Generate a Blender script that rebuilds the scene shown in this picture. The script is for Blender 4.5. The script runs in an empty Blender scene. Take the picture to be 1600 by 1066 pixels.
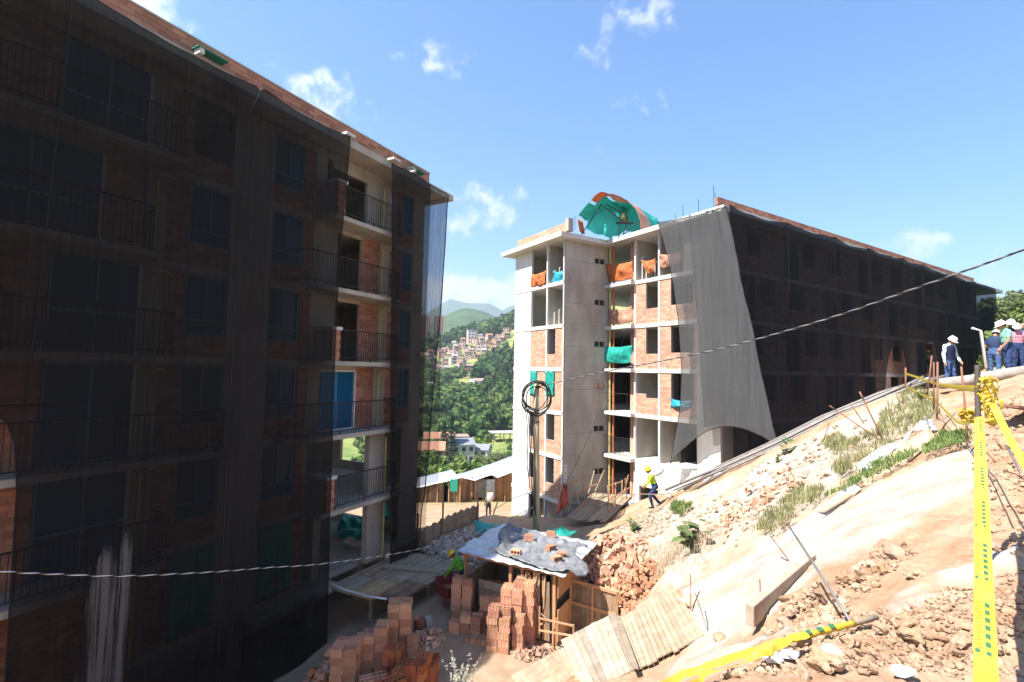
import bpy, math, random
import numpy as np
from mathutils import Vector, Matrix
random.seed(7)
RNG = np.random.default_rng(11)
SC = bpy.context.scene
COL = SC.collection
rad = math.radians

# ------------------------------------------------------------------ camera
FPX = 780.0; PITCH = rad(3.4); ROLL = 0.017
R0 = np.array([1.0, 0, 0]); U0 = np.array([0, -math.sin(PITCH), math.cos(PITCH)])
CF = np.array([0, math.cos(PITCH), math.sin(PITCH)])
CR = R0*math.cos(ROLL) + U0*math.sin(ROLL); CU = U0*math.cos(ROLL) - R0*math.sin(ROLL)
cd = bpy.data.cameras.new('camera'); cam = bpy.data.objects.new('camera', cd); COL.objects.link(cam)
cd.sensor_width = 36.0; cd.lens = 36.0*FPX/1600.0; cd.clip_start = 0.05; cd.clip_end = 60000
cam.matrix_world = Matrix(((CR[0], CU[0], -CF[0], 0), (CR[1], CU[1], -CF[1], 0), (CR[2], CU[2], -CF[2], 0), (0, 0, 0, 1)))
SC.camera = cam

# ------------------------------------------------------------------ light
SUN_H = np.array([-0.877, -0.479]); SUN_H = SUN_H/np.linalg.norm(SUN_H); SUN_E = rad(55.5)
sd = bpy.data.lights.new('sun', 'SUN'); sun = bpy.data.objects.new('sun', sd); COL.objects.link(sun)
sd.energy = 5.0; sd.angle = rad(0.53); sd.color = (1.0, 0.95, 0.87)
tosun = Vector((SUN_H[0]*math.cos(SUN_E), SUN_H[1]*math.cos(SUN_E), math.sin(SUN_E)))
sun.rotation_euler = tosun.to_track_quat('Z', 'Y').to_euler(); sun.location = (-20, -10, 40)

SC.view_settings.view_transform = 'Standard'; SC.view_settings.look = 'None'
SC.view_settings.exposure = 1.6; SC.view_settings.gamma = 1.0; SC.view_settings.use_curve_mapping = False
SC.render.engine = 'CYCLES'
SC.cycles.max_bounces = 7; SC.cycles.transparent_max_bounces = 24; SC.cycles.diffuse_bounces = 4
SC.cycles.volume_bounces = 0; SC.cycles.use_denoising = True; SC.cycles.sample_clamp_indirect = 6

def pxdir(x, y):
    return CF + CR*((x-800)/FPX) - CU*((y-533)/FPX)

W = bpy.data.worlds.new('World'); SC.world = W; W.use_nodes = True
def build_world():
    nt = W.node_tree; nt.nodes.clear(); N = nt.nodes.new; Lk = nt.links.new
    out = N('ShaderNodeOutputWorld'); bg = N('ShaderNodeBackground'); bg.inputs[1].default_value = 0.1
    sky = N('ShaderNodeTexSky'); sky.sky_type = 'NISHITA'; sky.sun_disc = False
    sky.sun_elevation = SUN_E; sky.sun_rotation = math.atan2(SUN_H[0], SUN_H[1]) % (2*math.pi)
    sky.altitude = 1500; sky.air_density = 1.0; sky.dust_density = 1.0; sky.ozone_density = 1.6
    tc = N('ShaderNodeTexCoord')
    def math_(op, a, b=None, clamp=False):
        n = N('ShaderNodeMath'); n.operation = op; n.use_clamp = clamp
        for i, q in enumerate((a, b)):
            if q is None: continue
            if isinstance(q, (int, float)): n.inputs[i].default_value = q
            else: Lk(q, n.inputs[i])
        return n.outputs[0]
    warp = N('ShaderNodeTexNoise'); warp.inputs['Scale'].default_value = 9; warp.inputs['Detail'].default_value = 6
    warp.inputs['Roughness'].default_value = 0.62
    Lk(tc.outputs['Generated'], warp.inputs['Vector'])
    no = N('ShaderNodeTexNoise'); no.inputs['Scale'].default_value = 26; no.inputs['Detail'].default_value = 9
    no.inputs['Roughness'].default_value = 0.6; no.inputs['Distortion'].default_value = 0.25
    Lk(tc.outputs['Generated'], no.inputs['Vector'])
    # cumulus puffs: centre direction, half width, flattening, strength
    puffs = [((505, 150), 46, .7, .8), ((530, 172), 30, 1.0, .7), ((455, 130), 40, .5, .5), ((575, 172), 34, .6, .4), ((675, 88), 46, .55, .8),
             ((925, 82), 44, .45, .5), ((1003, 14), 52, .6, .8), ((748, 325), 62, .6, .95), ((715, 350), 50, .6, .8), ((790, 310), 40, .6, .7),
             ((745, 466), 110, .34, 1.2), ((700, 452), 70, .3, .9), ((990, 170), 46, .5, .32), ((897, 205), 24, .6, .38),
             ((1427, 385), 34, .6, 1.1), ((225, 4), 50, .5, .9), ((1590, 374), 46, .4, .6), ((1560, 440), 60, .4, .7), ((300, 40), 30, .5, .4),
             ((750, 385), 30, .5, .4), ((800, 352), 20, .6, .4), ((930, 225), 40, .8, .2)]
    for k in range(12):
        az = random.uniform(0, 6.28); el = random.uniform(.04, .9)
        v = np.array([math.cos(az)*math.cos(el), math.sin(az)*math.cos(el), math.sin(el)])
        q = v @ CF
        if q > .3 and abs(v @ CR)/q < 1.15 and abs(v @ CU)/q < .8: continue
        puffs.append((v, random.uniform(45, 120), random.uniform(.4, .8), random.uniform(.6, 1.1)))
    acc = None
    for c, w, fl, st in puffs:
        v = np.array(c) if len(c) == 3 else pxdir(*c)
        v = v/np.linalg.norm(v); e = np.cross(v, (0, 0, 1)); e /= np.linalg.norm(e); u = np.cross(e, v)
        rr = w/FPX
        d1 = N('ShaderNodeVectorMath'); d1.operation = 'DOT_PRODUCT'; Lk(tc.outputs['Generated'], d1.inputs[0]); d1.inputs[1].default_value = e/rr
        d2 = N('ShaderNodeVectorMath'); d2.operation = 'DOT_PRODUCT'; Lk(tc.outputs['Generated'], d2.inputs[0]); d2.inputs[1].default_value = u/(rr*fl)
        d3 = N('ShaderNodeVectorMath'); d3.operation = 'DOT_PRODUCT'; Lk(tc.outputs['Generated'], d3.inputs[0]); d3.inputs[1].default_value = v
        b = float(v @ u)/(rr*fl)
        y2 = math_('SUBTRACT', d2.outputs['Value'], b)
        s = math_('ADD', math_('MULTIPLY', d1.outputs['Value'], d1.outputs['Value']), math_('MULTIPLY', y2, y2))
        g = math_('MULTIPLY', math_('SUBTRACT', 1.0, math_('MULTIPLY', s, .5), True), st)
        g = math_('MULTIPLY', g, math_('GREATER_THAN', d3.outputs['Value'], 0.0))
        acc = g if acc is None else math_('MAXIMUM', acc, g)
    # noise carves the puffs; the same field adds a few loose wisps everywhere
    nn = math_('ADD', math_('MULTIPLY', no.outputs[0], .62), math_('MULTIPLY', warp.outputs[0], .38))
    dens = math_('ADD', math_('MULTIPLY', acc, .62), math_('MULTIPLY', math_('SUBTRACT', nn, .5), 2.6))
    mr = N('ShaderNodeMapRange'); mr.interpolation_type = 'SMOOTHSTEP'; mr.inputs[1].default_value = .26; mr.inputs[2].default_value = .95
    Lk(dens, mr.inputs[0])
    near = N('ShaderNodeMapRange'); near.inputs[1].default_value = .0; near.inputs[2].default_value = .22; Lk(acc, near.inputs[0])
    cl = math_('MULTIPLY', mr.outputs[0], near.outputs[0], True)
    cl = math_('MULTIPLY', cl, .93)
    mix = N('ShaderNodeMix'); mix.data_type = 'RGBA'; Lk(cl, mix.inputs['Factor'])
    hs = N('ShaderNodeHueSaturation'); hs.inputs['Saturation'].default_value = SKY_SAT; hs.inputs['Value'].default_value = SKY_VAL
    Lk(sky.outputs[0], hs.inputs['Color'])
    Lk(hs.outputs[0], mix.inputs[6]); mix.inputs[7].default_value = (4.6, 4.65, 4.75, 1)
    Lk(mix.outputs[2], bg.inputs[0]); Lk(bg.outputs[0], out.inputs[0])
SKY_SAT = 1.33; SKY_VAL = 1.02
build_world(); W.cycles.sampling_method = 'MANUAL'; W.cycles.sample_map_resolution = 256

# ------------------------------------------------------------------ helpers
def lin(r, g, b):
    f = lambda c: (c/255/12.92) if c/255 <= .04045 else ((c/255+.055)/1.055)**2.4
    return (f(r), f(g), f(b))

MATS = {}
def mat(name, c1, c2=None, scale=3.0, rough=.85, bump=0.0, bscale=40.0, metal=0.0, rand=0.0, streak=None, spec=.3, island=False, translucent=None, detail=5, stain=None):
    if name in MATS: return MATS[name]
    m = bpy.data.materials.new(name); m.use_nodes = True; nt = m.node_tree; N = nt.nodes.new; Lk = nt.links.new
    b = nt.nodes['Principled BSDF']; b.inputs['Roughness'].default_value = rough; b.inputs['Metallic'].default_value = metal
    b.inputs['Specular IOR Level'].default_value = spec
    tc = N('ShaderNodeTexCoord'); mp = N('ShaderNodeMapping'); Lk(tc.outputs['Object'], mp.inputs[0])
    if streak: mp.inputs['Scale'].default_value = streak
    if c2 is None: c2 = tuple(q*.8 for q in c1)
    no = N('ShaderNodeTexNoise'); no.inputs['Scale'].default_value = scale; no.inputs['Detail'].default_value = detail; no.inputs['Roughness'].default_value = .62
    Lk(mp.outputs[0], no.inputs[0])
    rp = N('ShaderNodeValToRGB'); rp.color_ramp.elements[0].position = .33; rp.color_ramp.elements[1].position = .67
    rp.color_ramp.elements[0].color = (*c1, 1); rp.color_ramp.elements[1].color = (*c2, 1); Lk(no.outputs[0], rp.inputs[0])
    col = rp.outputs[0]
    if stain:
        n2 = N('ShaderNodeTexNoise'); n2.inputs['Scale'].default_value = stain[1]; n2.inputs['Detail'].default_value = 4; Lk(mp.outputs[0], n2.inputs[0])
        mr = N('ShaderNodeMapRange'); mr.inputs[1].default_value = .52; mr.inputs[2].default_value = .72; mr.inputs[4].default_value = stain[2]; Lk(n2.outputs[0], mr.inputs[0])
        mx = N('ShaderNodeMix'); mx.data_type = 'RGBA'; Lk(mr.outputs[0], mx.inputs[0]); Lk(col, mx.inputs[6]); mx.inputs[7].default_value = (*stain[0], 1); col = mx.outputs[2]
    if rand:
        oi = N('ShaderNodeObjectInfo'); ge = N('ShaderNodeNewGeometry'); ad = N('ShaderNodeMath'); ad.operation = 'ADD'
        Lk(oi.outputs['Random'], ad.inputs[0])
        if island: Lk(ge.outputs['Random Per Island'], ad.inputs[1])
        fr = N('ShaderNodeMath'); fr.operation = 'FRACT'; Lk(ad.outputs[0], fr.inputs[0])
        mr = N('ShaderNodeMapRange'); mr.inputs[3].default_value = 1-rand; mr.inputs[4].default_value = 1+rand*.8; Lk(fr.outputs[0], mr.inputs[0])
        mr2 = N('ShaderNodeMapRange'); mr2.inputs[3].default_value = .5-rand*.035; mr2.inputs[4].default_value = .5+rand*.045
        f2 = N('ShaderNodeMath'); f2.operation = 'MULTIPLY'; f2.inputs[1].default_value = 7.31; Lk(fr.outputs[0], f2.inputs[0])
        f3 = N('ShaderNodeMath'); f3.operation = 'FRACT'; Lk(f2.outputs[0], f3.inputs[0]); Lk(f3.outputs[0], mr2.inputs[0])
        hs = N('ShaderNodeHueSaturation'); Lk(mr.outputs[0], hs.inputs['Value']); Lk(mr2.outputs[0], hs.inputs['Hue']); Lk(col, hs.inputs['Color']); col = hs.outputs[0]
    Lk(col, b.inputs['Base Color'])
    if bump:
        n3 = N('ShaderNodeTexNoise'); n3.inputs['Scale'].default_value = bscale; n3.inputs['Detail'].default_value = 4; Lk(mp.outputs[0], n3.inputs[0])
        bp = N('ShaderNodeBump'); bp.inputs['Strength'].default_value = bump; bp.inputs['Distance'].default_value = .02; Lk(n3.outputs[0], bp.inputs['Height']); Lk(bp.outputs[0], b.inputs['Normal'])
    if translucent:
        tr = N('ShaderNodeBsdfTranslucent'); Lk(col, tr.inputs[0]); ms = N('ShaderNodeMixShader'); ms.inputs[0].default_value = translucent
        Lk(b.outputs[0], ms.inputs[1]); Lk(tr.outputs[0], ms.inputs[2]); Lk(ms.outputs[0], nt.nodes['Material Output'].inputs[0])
    MATS[name] = m
    return m

class MB:
    def __init__(s): s.v = []; s.f = []; s.m = []; s.mi = 0
    def add(s, vs, fs):
        n = len(s.v); s.v.extend(tuple(map(float, p)) for p in vs)
        for q in fs: s.f.append(tuple(i+n for i in q)); s.m.append(s.mi)
        return s
    def box(s, x0, x1, y0, y1, z0, z1):
        x0, x1 = min(x0, x1), max(x0, x1); y0, y1 = min(y0, y1), max(y0, y1); z0, z1 = min(z0, z1), max(z0, z1)
        return s.add([(x0, y0, z0), (x1, y0, z0), (x1, y1, z0), (x0, y1, z0), (x0, y0, z1), (x1, y0, z1), (x1, y1, z1), (x0, y1, z1)],
                     [(3, 2, 1, 0), (4, 5, 6, 7), (0, 1, 5, 4), (1, 2, 6, 5), (2, 3, 7, 6), (3, 0, 4, 7)])
    def bar(s, a, b, w, h, up=(0, 0, 1), taper=1.0):
        a = Vector(a); b = Vector(b); d = (b-a).normalized(); u = Vector(up)
        if abs(d.dot(u)) > .98: u = Vector((1, 0, 0))
        r = d.cross(u).normalized(); u = r.cross(d)
        vs = []
        for p, k in ((a, 1), (b, taper)):
            for i, j in ((-1, -1), (1, -1), (1, 1), (-1, 1)): vs.append(p + r*(i*w/2*k) + u*(j*h/2*k))
        return s.add(vs, [(3, 2, 1, 0), (4, 5, 6, 7), (0, 1, 5, 4), (1, 2, 6, 5), (2, 3, 7, 6), (3, 0, 4, 7)])
    def tube(s, pts, r, n=6, cap=True):
        pts = [Vector(p) for p in pts]; rs = r if isinstance(r, (list, tuple)) else [r]*len(pts)
        vs = []; fs = []; pu = None
        for i, p in enumerate(pts):
            d = (pts[min(i+1, len(pts)-1)] - pts[max(i-1, 0)])
            d = d.normalized() if d.length > 1e-9 else Vector((0, 0, 1))
            u = pu if pu is not None else (Vector((0, 0, 1)) if abs(d.z) < .9 else Vector((1, 0, 0)))
            u = u - d*u.dot(d); u.normalize(); pu = u; w = d.cross(u)
            for k in range(n):
                t = 2*math.pi*k/n; vs.append(p + (u*math.cos(t)+w*math.sin(t))*rs[i])
        for i in range(len(pts)-1):
            for k in range(n):
                a = i*n+k; b = i*n+(k+1) % n; fs.append((a, b, b+n, a+n))
        if cap: fs.append(tuple(range(n))[::-1]); fs.append(tuple((len(pts)-1)*n+k for k in range(n)))
        return s.add(vs, fs)
    def quad(s, a, b, c, d): return s.add([a, b, c, d], [(0, 1, 2, 3)])
    def grid(s, P):
        P = np.asarray(P); nu, nv = P.shape[:2]; n = len(s.v)
        s.v.extend(map(tuple, P.reshape(-1, 3).tolist()))
        for i in range(nu-1):
            for j in range(nv-1):
                a = n+i*nv+j; s.f.append((a, a+nv, a+nv+1, a+1)); s.m.append(s.mi)
        return s
    def lathe(s, prof, n=16, c=(0, 0, 0), sx=1, sy=1):
        vs = []; fs = []
        for r, z in prof:
            for k in range(n):
                t = 2*math.pi*k/n; vs.append((c[0]+r*sx*math.cos(t), c[1]+r*sy*math.sin(t), c[2]+z))
        for i in range(len(prof)-1):
            for k in range(n):
                a = i*n+k; b = i*n+(k+1) % n; fs.append((a, b, b+n, a+n))
        fs.append(tuple(range(n))[::-1]); fs.append(tuple((len(prof)-1)*n+k for k in range(n)))
        return s.add(vs, fs)
    def mesh(s, name, mats, smooth=False):
        me = bpy.data.meshes.new(name); me.from_pydata(s.v, [], s.f)
        for q in (mats if isinstance(mats, (list, tuple)) else [mats]): me.materials.append(q)
        if len(me.materials) > 1: me.polygons.foreach_set('material_index', s.m)
        if smooth: me.polygons.foreach_set('use_smooth', [True]*len(me.polygons))
        me.update(); return me
    def build(s, name, mats, parent=None, smooth=False, kind=None, loc=None):
        o = bpy.data.objects.new(name, s.mesh(name, mats, smooth)); COL.objects.link(o)
        if parent is not None: o.parent = parent
        if kind: o['kind'] = kind
        if loc is not None: o.location = loc
        return o

def npmesh(name, V, Fq, m, parent=None, smooth=False, kind=None):
    me = bpy.data.meshes.new(name); V = np.asarray(V, np.float32); Fq = np.asarray(Fq, np.int32); k = Fq.shape[1]
    me.vertices.add(len(V)); me.vertices.foreach_set('co', V.ravel())
    me.loops.add(Fq.size); me.loops.foreach_set('vertex_index', Fq.ravel())
    me.polygons.add(len(Fq)); me.polygons.foreach_set('loop_start', np.arange(0, Fq.size, k, dtype=np.int32))
    try: me.polygons.foreach_set('loop_total', np.full(len(Fq), k, np.int32))
    except Exception: pass
    me.materials.append(m)
    me.polygons.foreach_set('use_smooth', np.full(len(Fq), bool(smooth)))
    me.update(calc_edges=True); me.validate()
    o = bpy.data.objects.new(name, me); COL.objects.link(o)
    if parent is not None: o.parent = parent
    if kind: o['kind'] = kind
    return o

def tag(o, label=None, cat=None, group=None, kind=None):
    if label: o['label'] = label
    if cat: o['category'] = cat
    if group: o['group'] = group
    if kind: o['kind'] = kind
    return o
def thing(name, label, cat, loc=(0, 0, 0), rz=0.0, group=None):
    o = bpy.data.objects.new(name, None); COL.objects.link(o); o.location = loc; o.rotation_euler = (0, 0, rz); o.empty_display_size = .3
    return tag(o, label, cat, group)
def copy_tree(o, parent=None):
    c = o.copy(); COL.objects.link(c)
    if parent is not None: c.parent = parent
    for ch in list(o.children): copy_tree(ch, c)
    return c
def inst(name, me, parent, loc=(0, 0, 0), rot=(0, 0, 0), scale=(1, 1, 1)):
    o = bpy.data.objects.new(name, me); COL.objects.link(o)
    if parent is not None: o.parent = parent
    o.location = loc; o.rotation_euler = rot; o.scale = scale
    return o

def hsh(ix, iy, seed):
    h = (ix.astype(np.int64)*374761393 + iy.astype(np.int64)*668265263 + seed*1442695041) & 0xffffffff
    h = ((h ^ (h >> 13))*1274126177) & 0xffffffff
    return ((h ^ (h >> 16)) & 0xffffff)/float(0xffffff)
def vnoise(x, y, seed=0):
    x = np.asarray(x, float); y = np.asarray(y, float); ix = np.floor(x); iy = np.floor(y); fx = x-ix; fy = y-iy
    fx = fx*fx*(3-2*fx); fy = fy*fy*(3-2*fy)
    a = hsh(ix, iy, seed); b = hsh(ix+1, iy, seed); c = hsh(ix, iy+1, seed); d = hsh(ix+1, iy+1, seed)
    return (a*(1-fx)+b*fx)*(1-fy)+(c*(1-fx)+d*fx)*fy - .5
def fbm(x, y, seed=0, oc=4, ga=.5):
    s = 0; a = 1
    for k in range(oc): s = s + a*vnoise(x*2**k, y*2**k, seed+k*17); a *= ga
    return s
def sstep(a, b, x):
    t = np.clip((np.asarray(x, float)-a)/(b-a), 0, 1); return t*t*(3-2*t)

def px(x, y, Y):                       # the place seen at (x, y) of the photograph, Y metres ahead
    v = pxdir(x, y); return v*(Y/v[1])
def pz(x, y, z):
    v = pxdir(x, y); return v*(z/v[2])
# ------------------------------------------------------------------ terrain
CP = [px(*q) for q in [
    (1600, 1066, 2.7), (1400, 1066, 2.6), (1200, 1066, 2.75), (1060, 1066, 3.4), (1290, 1000, 3.5), (1420, 960, 3.6), (1560, 960, 3.6), (1165, 1010, 4.6), (1088, 1000, 7.45),
    (1230, 935, 6.2), (1272, 878, 7.2), (1330, 930, 5.0), (1430, 870, 5.0), (1500, 900, 4.3), (1590, 850, 4.9), (1400, 800, 7.0), (1300, 850, 7.6), (1550, 740, 7.6), (1590, 700, 8.2),
    (1200, 880, 8.6), (1140, 925, 8.0), (1480, 760, 7.6),
    (1070, 935, 9.3), (1200, 855, 10.2), (1300, 775, 11.0), (1380, 720, 11.7), (1450, 672, 12.3),
    (1100, 850, 14.0), (1040, 890, 13.2), (1200, 780, 14.2), (1280, 720, 14.8), (1350, 675, 15.2), (1430, 635, 15.4), (1150, 810, 15.5), (1000, 850, 17.5), (1060, 805, 18.8),
    (960, 868, 17.8), (930, 880, 17.0), (985, 905, 15.8), (1020, 920, 14.2), (1022, 797, 21.3), (1000, 800, 22.5), (960, 815, 23.5),
    (1055, 772, 20.8), (1130, 738, 20.0), (1210, 702, 19.4), (1300, 657, 18.6), (1400, 618, 17.9), (1460, 606, 17.4), (1485, 611, 17.0), (1500, 640, 13.5), (1560, 640, 11.0), (1560, 600, 14.5),
    (1575, 590, 16.0), (1595, 580, 18.0), (1540, 572, 19.0), (1520, 660, 11.0), (1590, 640, 10.5),
    (1045, 1020, 7.3), (1012, 945, 10.3), (960, 965, 10.7), (990, 1040, 7.7), (900, 1010, 11.0), (900, 1066, 8.5), (820, 1066, 11.3), (800, 1040, 12.0), (960, 1000, 9.5)]]
CP += [np.array(q, float) for q in [
    (0, 0, -1.6), (1.2, .8, -1.55), (-1, 1.2, -1.75), (3, 0, -1.2), (6, 0, -.6), (-3, 3, -3.6), (-2, 6, -4.8), (-1, 8.5, -5.9), (.3, 7.5, -5.0), (2.2, 5.5, -3.2), (.5, 4, -3.0),
    (-3.6, 15.2, -7.8), (-3.7, 12.9, -7.8), (-1.6, 13, -7.8), (-.2, 14.6, -7.8), (1.4, 15.0, -7.8), (-2.5, 17.8, -7.8), (.7, 20, -7.7), (0, 17, -7.8), (2.2, 16.2, -7.75), (1.0, 12.6, -7.6), (2.6, 13.6, -7.55), (3.4, 15.2, -7.0),
    (-.3, 12.0, -7.6), (-2.2, 10.8, -7.6), (2.4, 12.0, -6.9),
    (-6, 15, -8.9), (-8, 12, -8.9), (-9, 9, -8.9), (-7, 9, -8.6), (-5.4, 10, -8.2), (-4.8, 19, -8.6), (-7, 19, -8.8), (-10, 15, -8.9), (-6, 24, -8.9), (-3.9, 22.7, -8.1), (-1.7, 27, -8.3), (-2.2, 21, -7.8), (-.6, 23.5, -7.7),
    (2.4, 25.3, -7.65), (4.6, 27.6, -7.8), (5.0, 29.5, -8.6), (2.0, 28.5, -8.2), (0, 28, -8.5), (-1.8, 36.5, -10.6), (0, 33, -9.3), (-4, 31, -9.4), (-6, 36, -10.6), (4, 24, -7.4), (5.2, 25.6, -7.5),
    (8, 27.5, -6.6), (9.3, 24.5, -5.6), (7.2, 26, -6.5), (6.6, 24.5, -6.6), (11, 23.2, -4.9), (14, 23.5, -4.2), (18, 25.5, -3.4), (22, 27.5, -2.4), (26, 29.5, -1.8), (30, 31, -1.2), (21, 22, -1.6), (16, 21, -3.2), (25, 24, -1.2), (12, 28, -6), (18, 32, -4), (30, 36, -1.6), (35, 30, -.8), (28, 20, -.2), (22, 12, 1.2), (14, 6, .6), (24, 4, 2)]]
CPA = np.array(CP)
def tps_fit(P, lam=.004):
    n = len(P); d = np.linalg.norm(P[:, None, :2]-P[None, :, :2], axis=2); K = np.where(d > 1e-9, d*d*np.log(d+1e-12), 0) + lam*np.eye(n)*n
    A = np.zeros((n+3, n+3)); A[:n, :n] = K; A[:n, n] = 1; A[:n, n+1:] = P[:, :2]; A[n, :n] = 1; A[n+1:, :n] = P[:, :2].T
    b = np.zeros(n+3); b[:n] = P[:, 2]; return np.linalg.solve(A, b)
TPS = tps_fit(CPA)
def near_h(x, y):
    out = np.full(x.shape, TPS[len(CPA)]) + TPS[len(CPA)+1]*x + TPS[len(CPA)+2]*y
    for i, c in enumerate(CPA):
        r2 = (x-c[0])**2+(y-c[1])**2; out += TPS[i]*.5*r2*np.log(r2+1e-12)
    return out
PY = [0, 20, 30, 37, 44, 50, 80, 120, 205, 260, 300, 400, 430, 480, 540, 680, 760, 900, 1400, 2200, 20000]
PZ = [-6, -7, -9, -10.7, -11.9, -12.9, -20, -27, -37, -36.5, -36, -21, -17, -13, -7, 36, 56, 46, 10, -20, -20]
def far_h(x, y):
    r = np.hypot(x, y); th = np.degrees(np.arctan2(x, y))
    z = np.interp(np.maximum(y, r*.35), PY, PZ)
    z = z + sstep(430, 700, y)*(1-sstep(1100, 1600, y))*.34*np.clip(x+.07*y, -160, 260)
    z = z + np.interp(r, [60, 200, 600, 3000], [0, 2.5, 7, 12])*fbm(x/45, y/45, 5, 3)*sstep(60, 220, r)
    zr = np.interp(r, [0, 26, 45, 75, 150, 400], [-.6, -.6, -.8, .5, 9, 40])
    w = sstep(24, 44, th)*(1-sstep(120, 170, th)); z = z*(1-w)+zr*w
    wb = sstep(100, 150, np.abs(th)); return z*(1-wb)+(1.0+.05*np.minimum(r, 400))*wb
def H0(x, y):
    x = np.asarray(x, float); y = np.asarray(y, float); r = np.hypot(x, y)
    w = sstep(33, 46, r); f = far_h(x, y)
    nn = np.where(r < 47, near_h(x, y), 0.0); nn = np.clip(nn, -14, 6)
    behind = sstep(1.0, -6.0, y); nn = nn*(1-behind) + (-1.2+.12*np.clip(x, -4, 12))*behind
    return nn*(1-w)+f*w
def hit(x, y, t0=1.5, t1=60):           # where the ray of a photograph point meets the ground
    v = pxdir(x, y); ts = np.geomspace(t0, t1, 900); P = v[None]*ts[:, None]
    g = P[:, 2]-H0(P[:, 0], P[:, 1]); k = np.argmax(g < 0)
    return P[k] if (g < 0).any() else P[-1]
def poly_w(pts): return np.array([hit(*p)[:2] for p in pts])
def inside(poly, x, y):
    n = len(poly); c = np.zeros(x.shape, bool); j = n-1
    for i in range(n):
        xi, yi = poly[i]; xj, yj = poly[j]
        k = ((yi > y) != (yj > y)) & (x < (xj-xi)*(y-yi)/(yj-yi+1e-12)+xi); c ^= k; j = i
    return c
POLY_CONC = poly_w([(1085, 1005), (1072, 945), (1210, 862), (1310, 790), (1400, 742), (1475, 712), (1520, 705), (1545, 765), (1420, 830), (1340, 868), (1280, 890), (1225, 950), (1130, 1000), (1040, 1050)])
POLY_PATCH = [poly_w([(1385, 945), (1395, 920), (1440, 905), (1460, 930), (1440, 955), (1400, 960)]), poly_w([(1465, 895), (1520, 880), (1590, 850), (1600, 870), (1520, 905), (1470, 910)]), poly_w([(1040, 1050), (1130, 1010), (1240, 975), (1230, 990), (1100, 1045), (1040, 1066)])]
POLY_PALE = poly_w([(1000, 880), (1030, 800), (1100, 765), (1240, 698), (1330, 652), (1440, 612), (1465, 640), (1400, 700), (1330, 750), (1230, 830), (1160, 880), (1090, 910)])
POLY_PALE2 = poly_w([(1380, 655), (1440, 625), (1475, 625), (1460, 650), (1400, 690), (1330, 740), (1290, 745), (1310, 700)])
GAP = [poly_w([(1165, 985), (1240, 940), (1330, 890), (1352, 880), (1350, 905), (1280, 950), (1200, 1000)])]

def relief(X, Y, Rr, conc, yard):
    rough = (1-.75*conc)*(1-.65*yard); amp = sstep(44, 30, Rr)
    return amp*rough*(.16*fbm(X*.9, Y*.9, 21, 3) + .07*fbm(X*3.5, Y*3.5, 31, 3) + .035*np.abs(fbm(X*11, Y*11, 41, 3)) + .018*np.abs(fbm(X*30, Y*30, 51, 2))) + .035*conc*amp
def build_ground():
    th = np.radians(np.concatenate([np.linspace(-178, -60, 26), np.linspace(-57, 57, 560), np.linspace(60, 178, 26)]))
    r = np.concatenate([[.35, .7, 1.1], np.geomspace(1.5, 60, 430), np.geomspace(61.5, 9000, 130)])
    T, Rr = np.meshgrid(th, r); X = Rr*np.sin(T); Y = Rr*np.cos(T); Z = H0(X, Y)
    conc = np.zeros(X.shape); wx = X+.22*fbm(X*1.6, Y*1.6, 3, 4); wy = Y+.22*fbm(X*1.6, Y*1.6, 9, 4)
    nearm = Rr < 45
    conc = np.where(nearm & inside(POLY_CONC, wx, wy), 1.0, 0.0)
    for p in POLY_PATCH: conc = np.maximum(conc, np.where(nearm & inside(p, X+.06*fbm(X*6, Y*6, 3, 3), Y+.06*fbm(X*6, Y*6, 8, 3)), 1.0, 0))
    pale = np.where(nearm & (inside(POLY_PALE, X+.5*fbm(X*1.2, Y*1.2, 4, 4), Y+.5*fbm(X*1.2, Y*1.2, 6, 4)) | inside(POLY_PALE2, wx, wy)), 1.0, 0.0)
    def soft(a):
        for _ in range(3):
            b = a.copy(); b[1:-1, 1:-1] = (a[1:-1, 1:-1]*2+a[:-2, 1:-1]+a[2:, 1:-1]+a[1:-1, :-2]+a[1:-1, 2:])/6; a = b
        return a
    conc = soft(conc)*np.clip(.95+.9*fbm(X*2.5, Y*2.5, 61, 4), .25, 1); pale = soft(soft(pale))*np.clip(.72+.9*fbm(X*1.3, Y*1.3, 71, 4), 0, 1)
    yard = sstep(-7.2, -7.55, Z)*sstep(30, 26, Rr)*sstep(5.0, 3.2, X)
    gul = np.zeros(X.shape)
    for p in GAP: gul = np.maximum(gul, np.where(nearm & inside(p, X+.15*fbm(X*3, Y*3, 3, 3), Y+.15*fbm(X*3, Y*3, 8, 3)), 1.0, 0))
    Z = Z + relief(X, Y, Rr, conc, yard) - .10*gul*(.6+fbm(X*4, Y*4, 77, 3))*sstep(44, 30, Rr)
    nr, nt_ = X.shape; V = np.stack([X, Y, Z], 2).reshape(-1, 3)
    idx = np.arange(nr*nt_).reshape(nr, nt_)
    Fq = np.stack([idx[:-1, :-1], idx[:-1, 1:], idx[1:, 1:], idx[1:, :-1]], 2).reshape(-1, 4)[:, ::-1]
    m = ground_mat()
    o = npmesh('ground', V, Fq, m, smooth=True); o['kind'] = 'structure'
    me = o.data
    farm = sstep(40, 62, Rr)
    at = me.attributes.new('zone', 'FLOAT_COLOR', 'POINT')
    at.data.foreach_set('color', np.stack([conc, pale, yard, farm], 2).reshape(-1).astype(np.float32))
    return o

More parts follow.
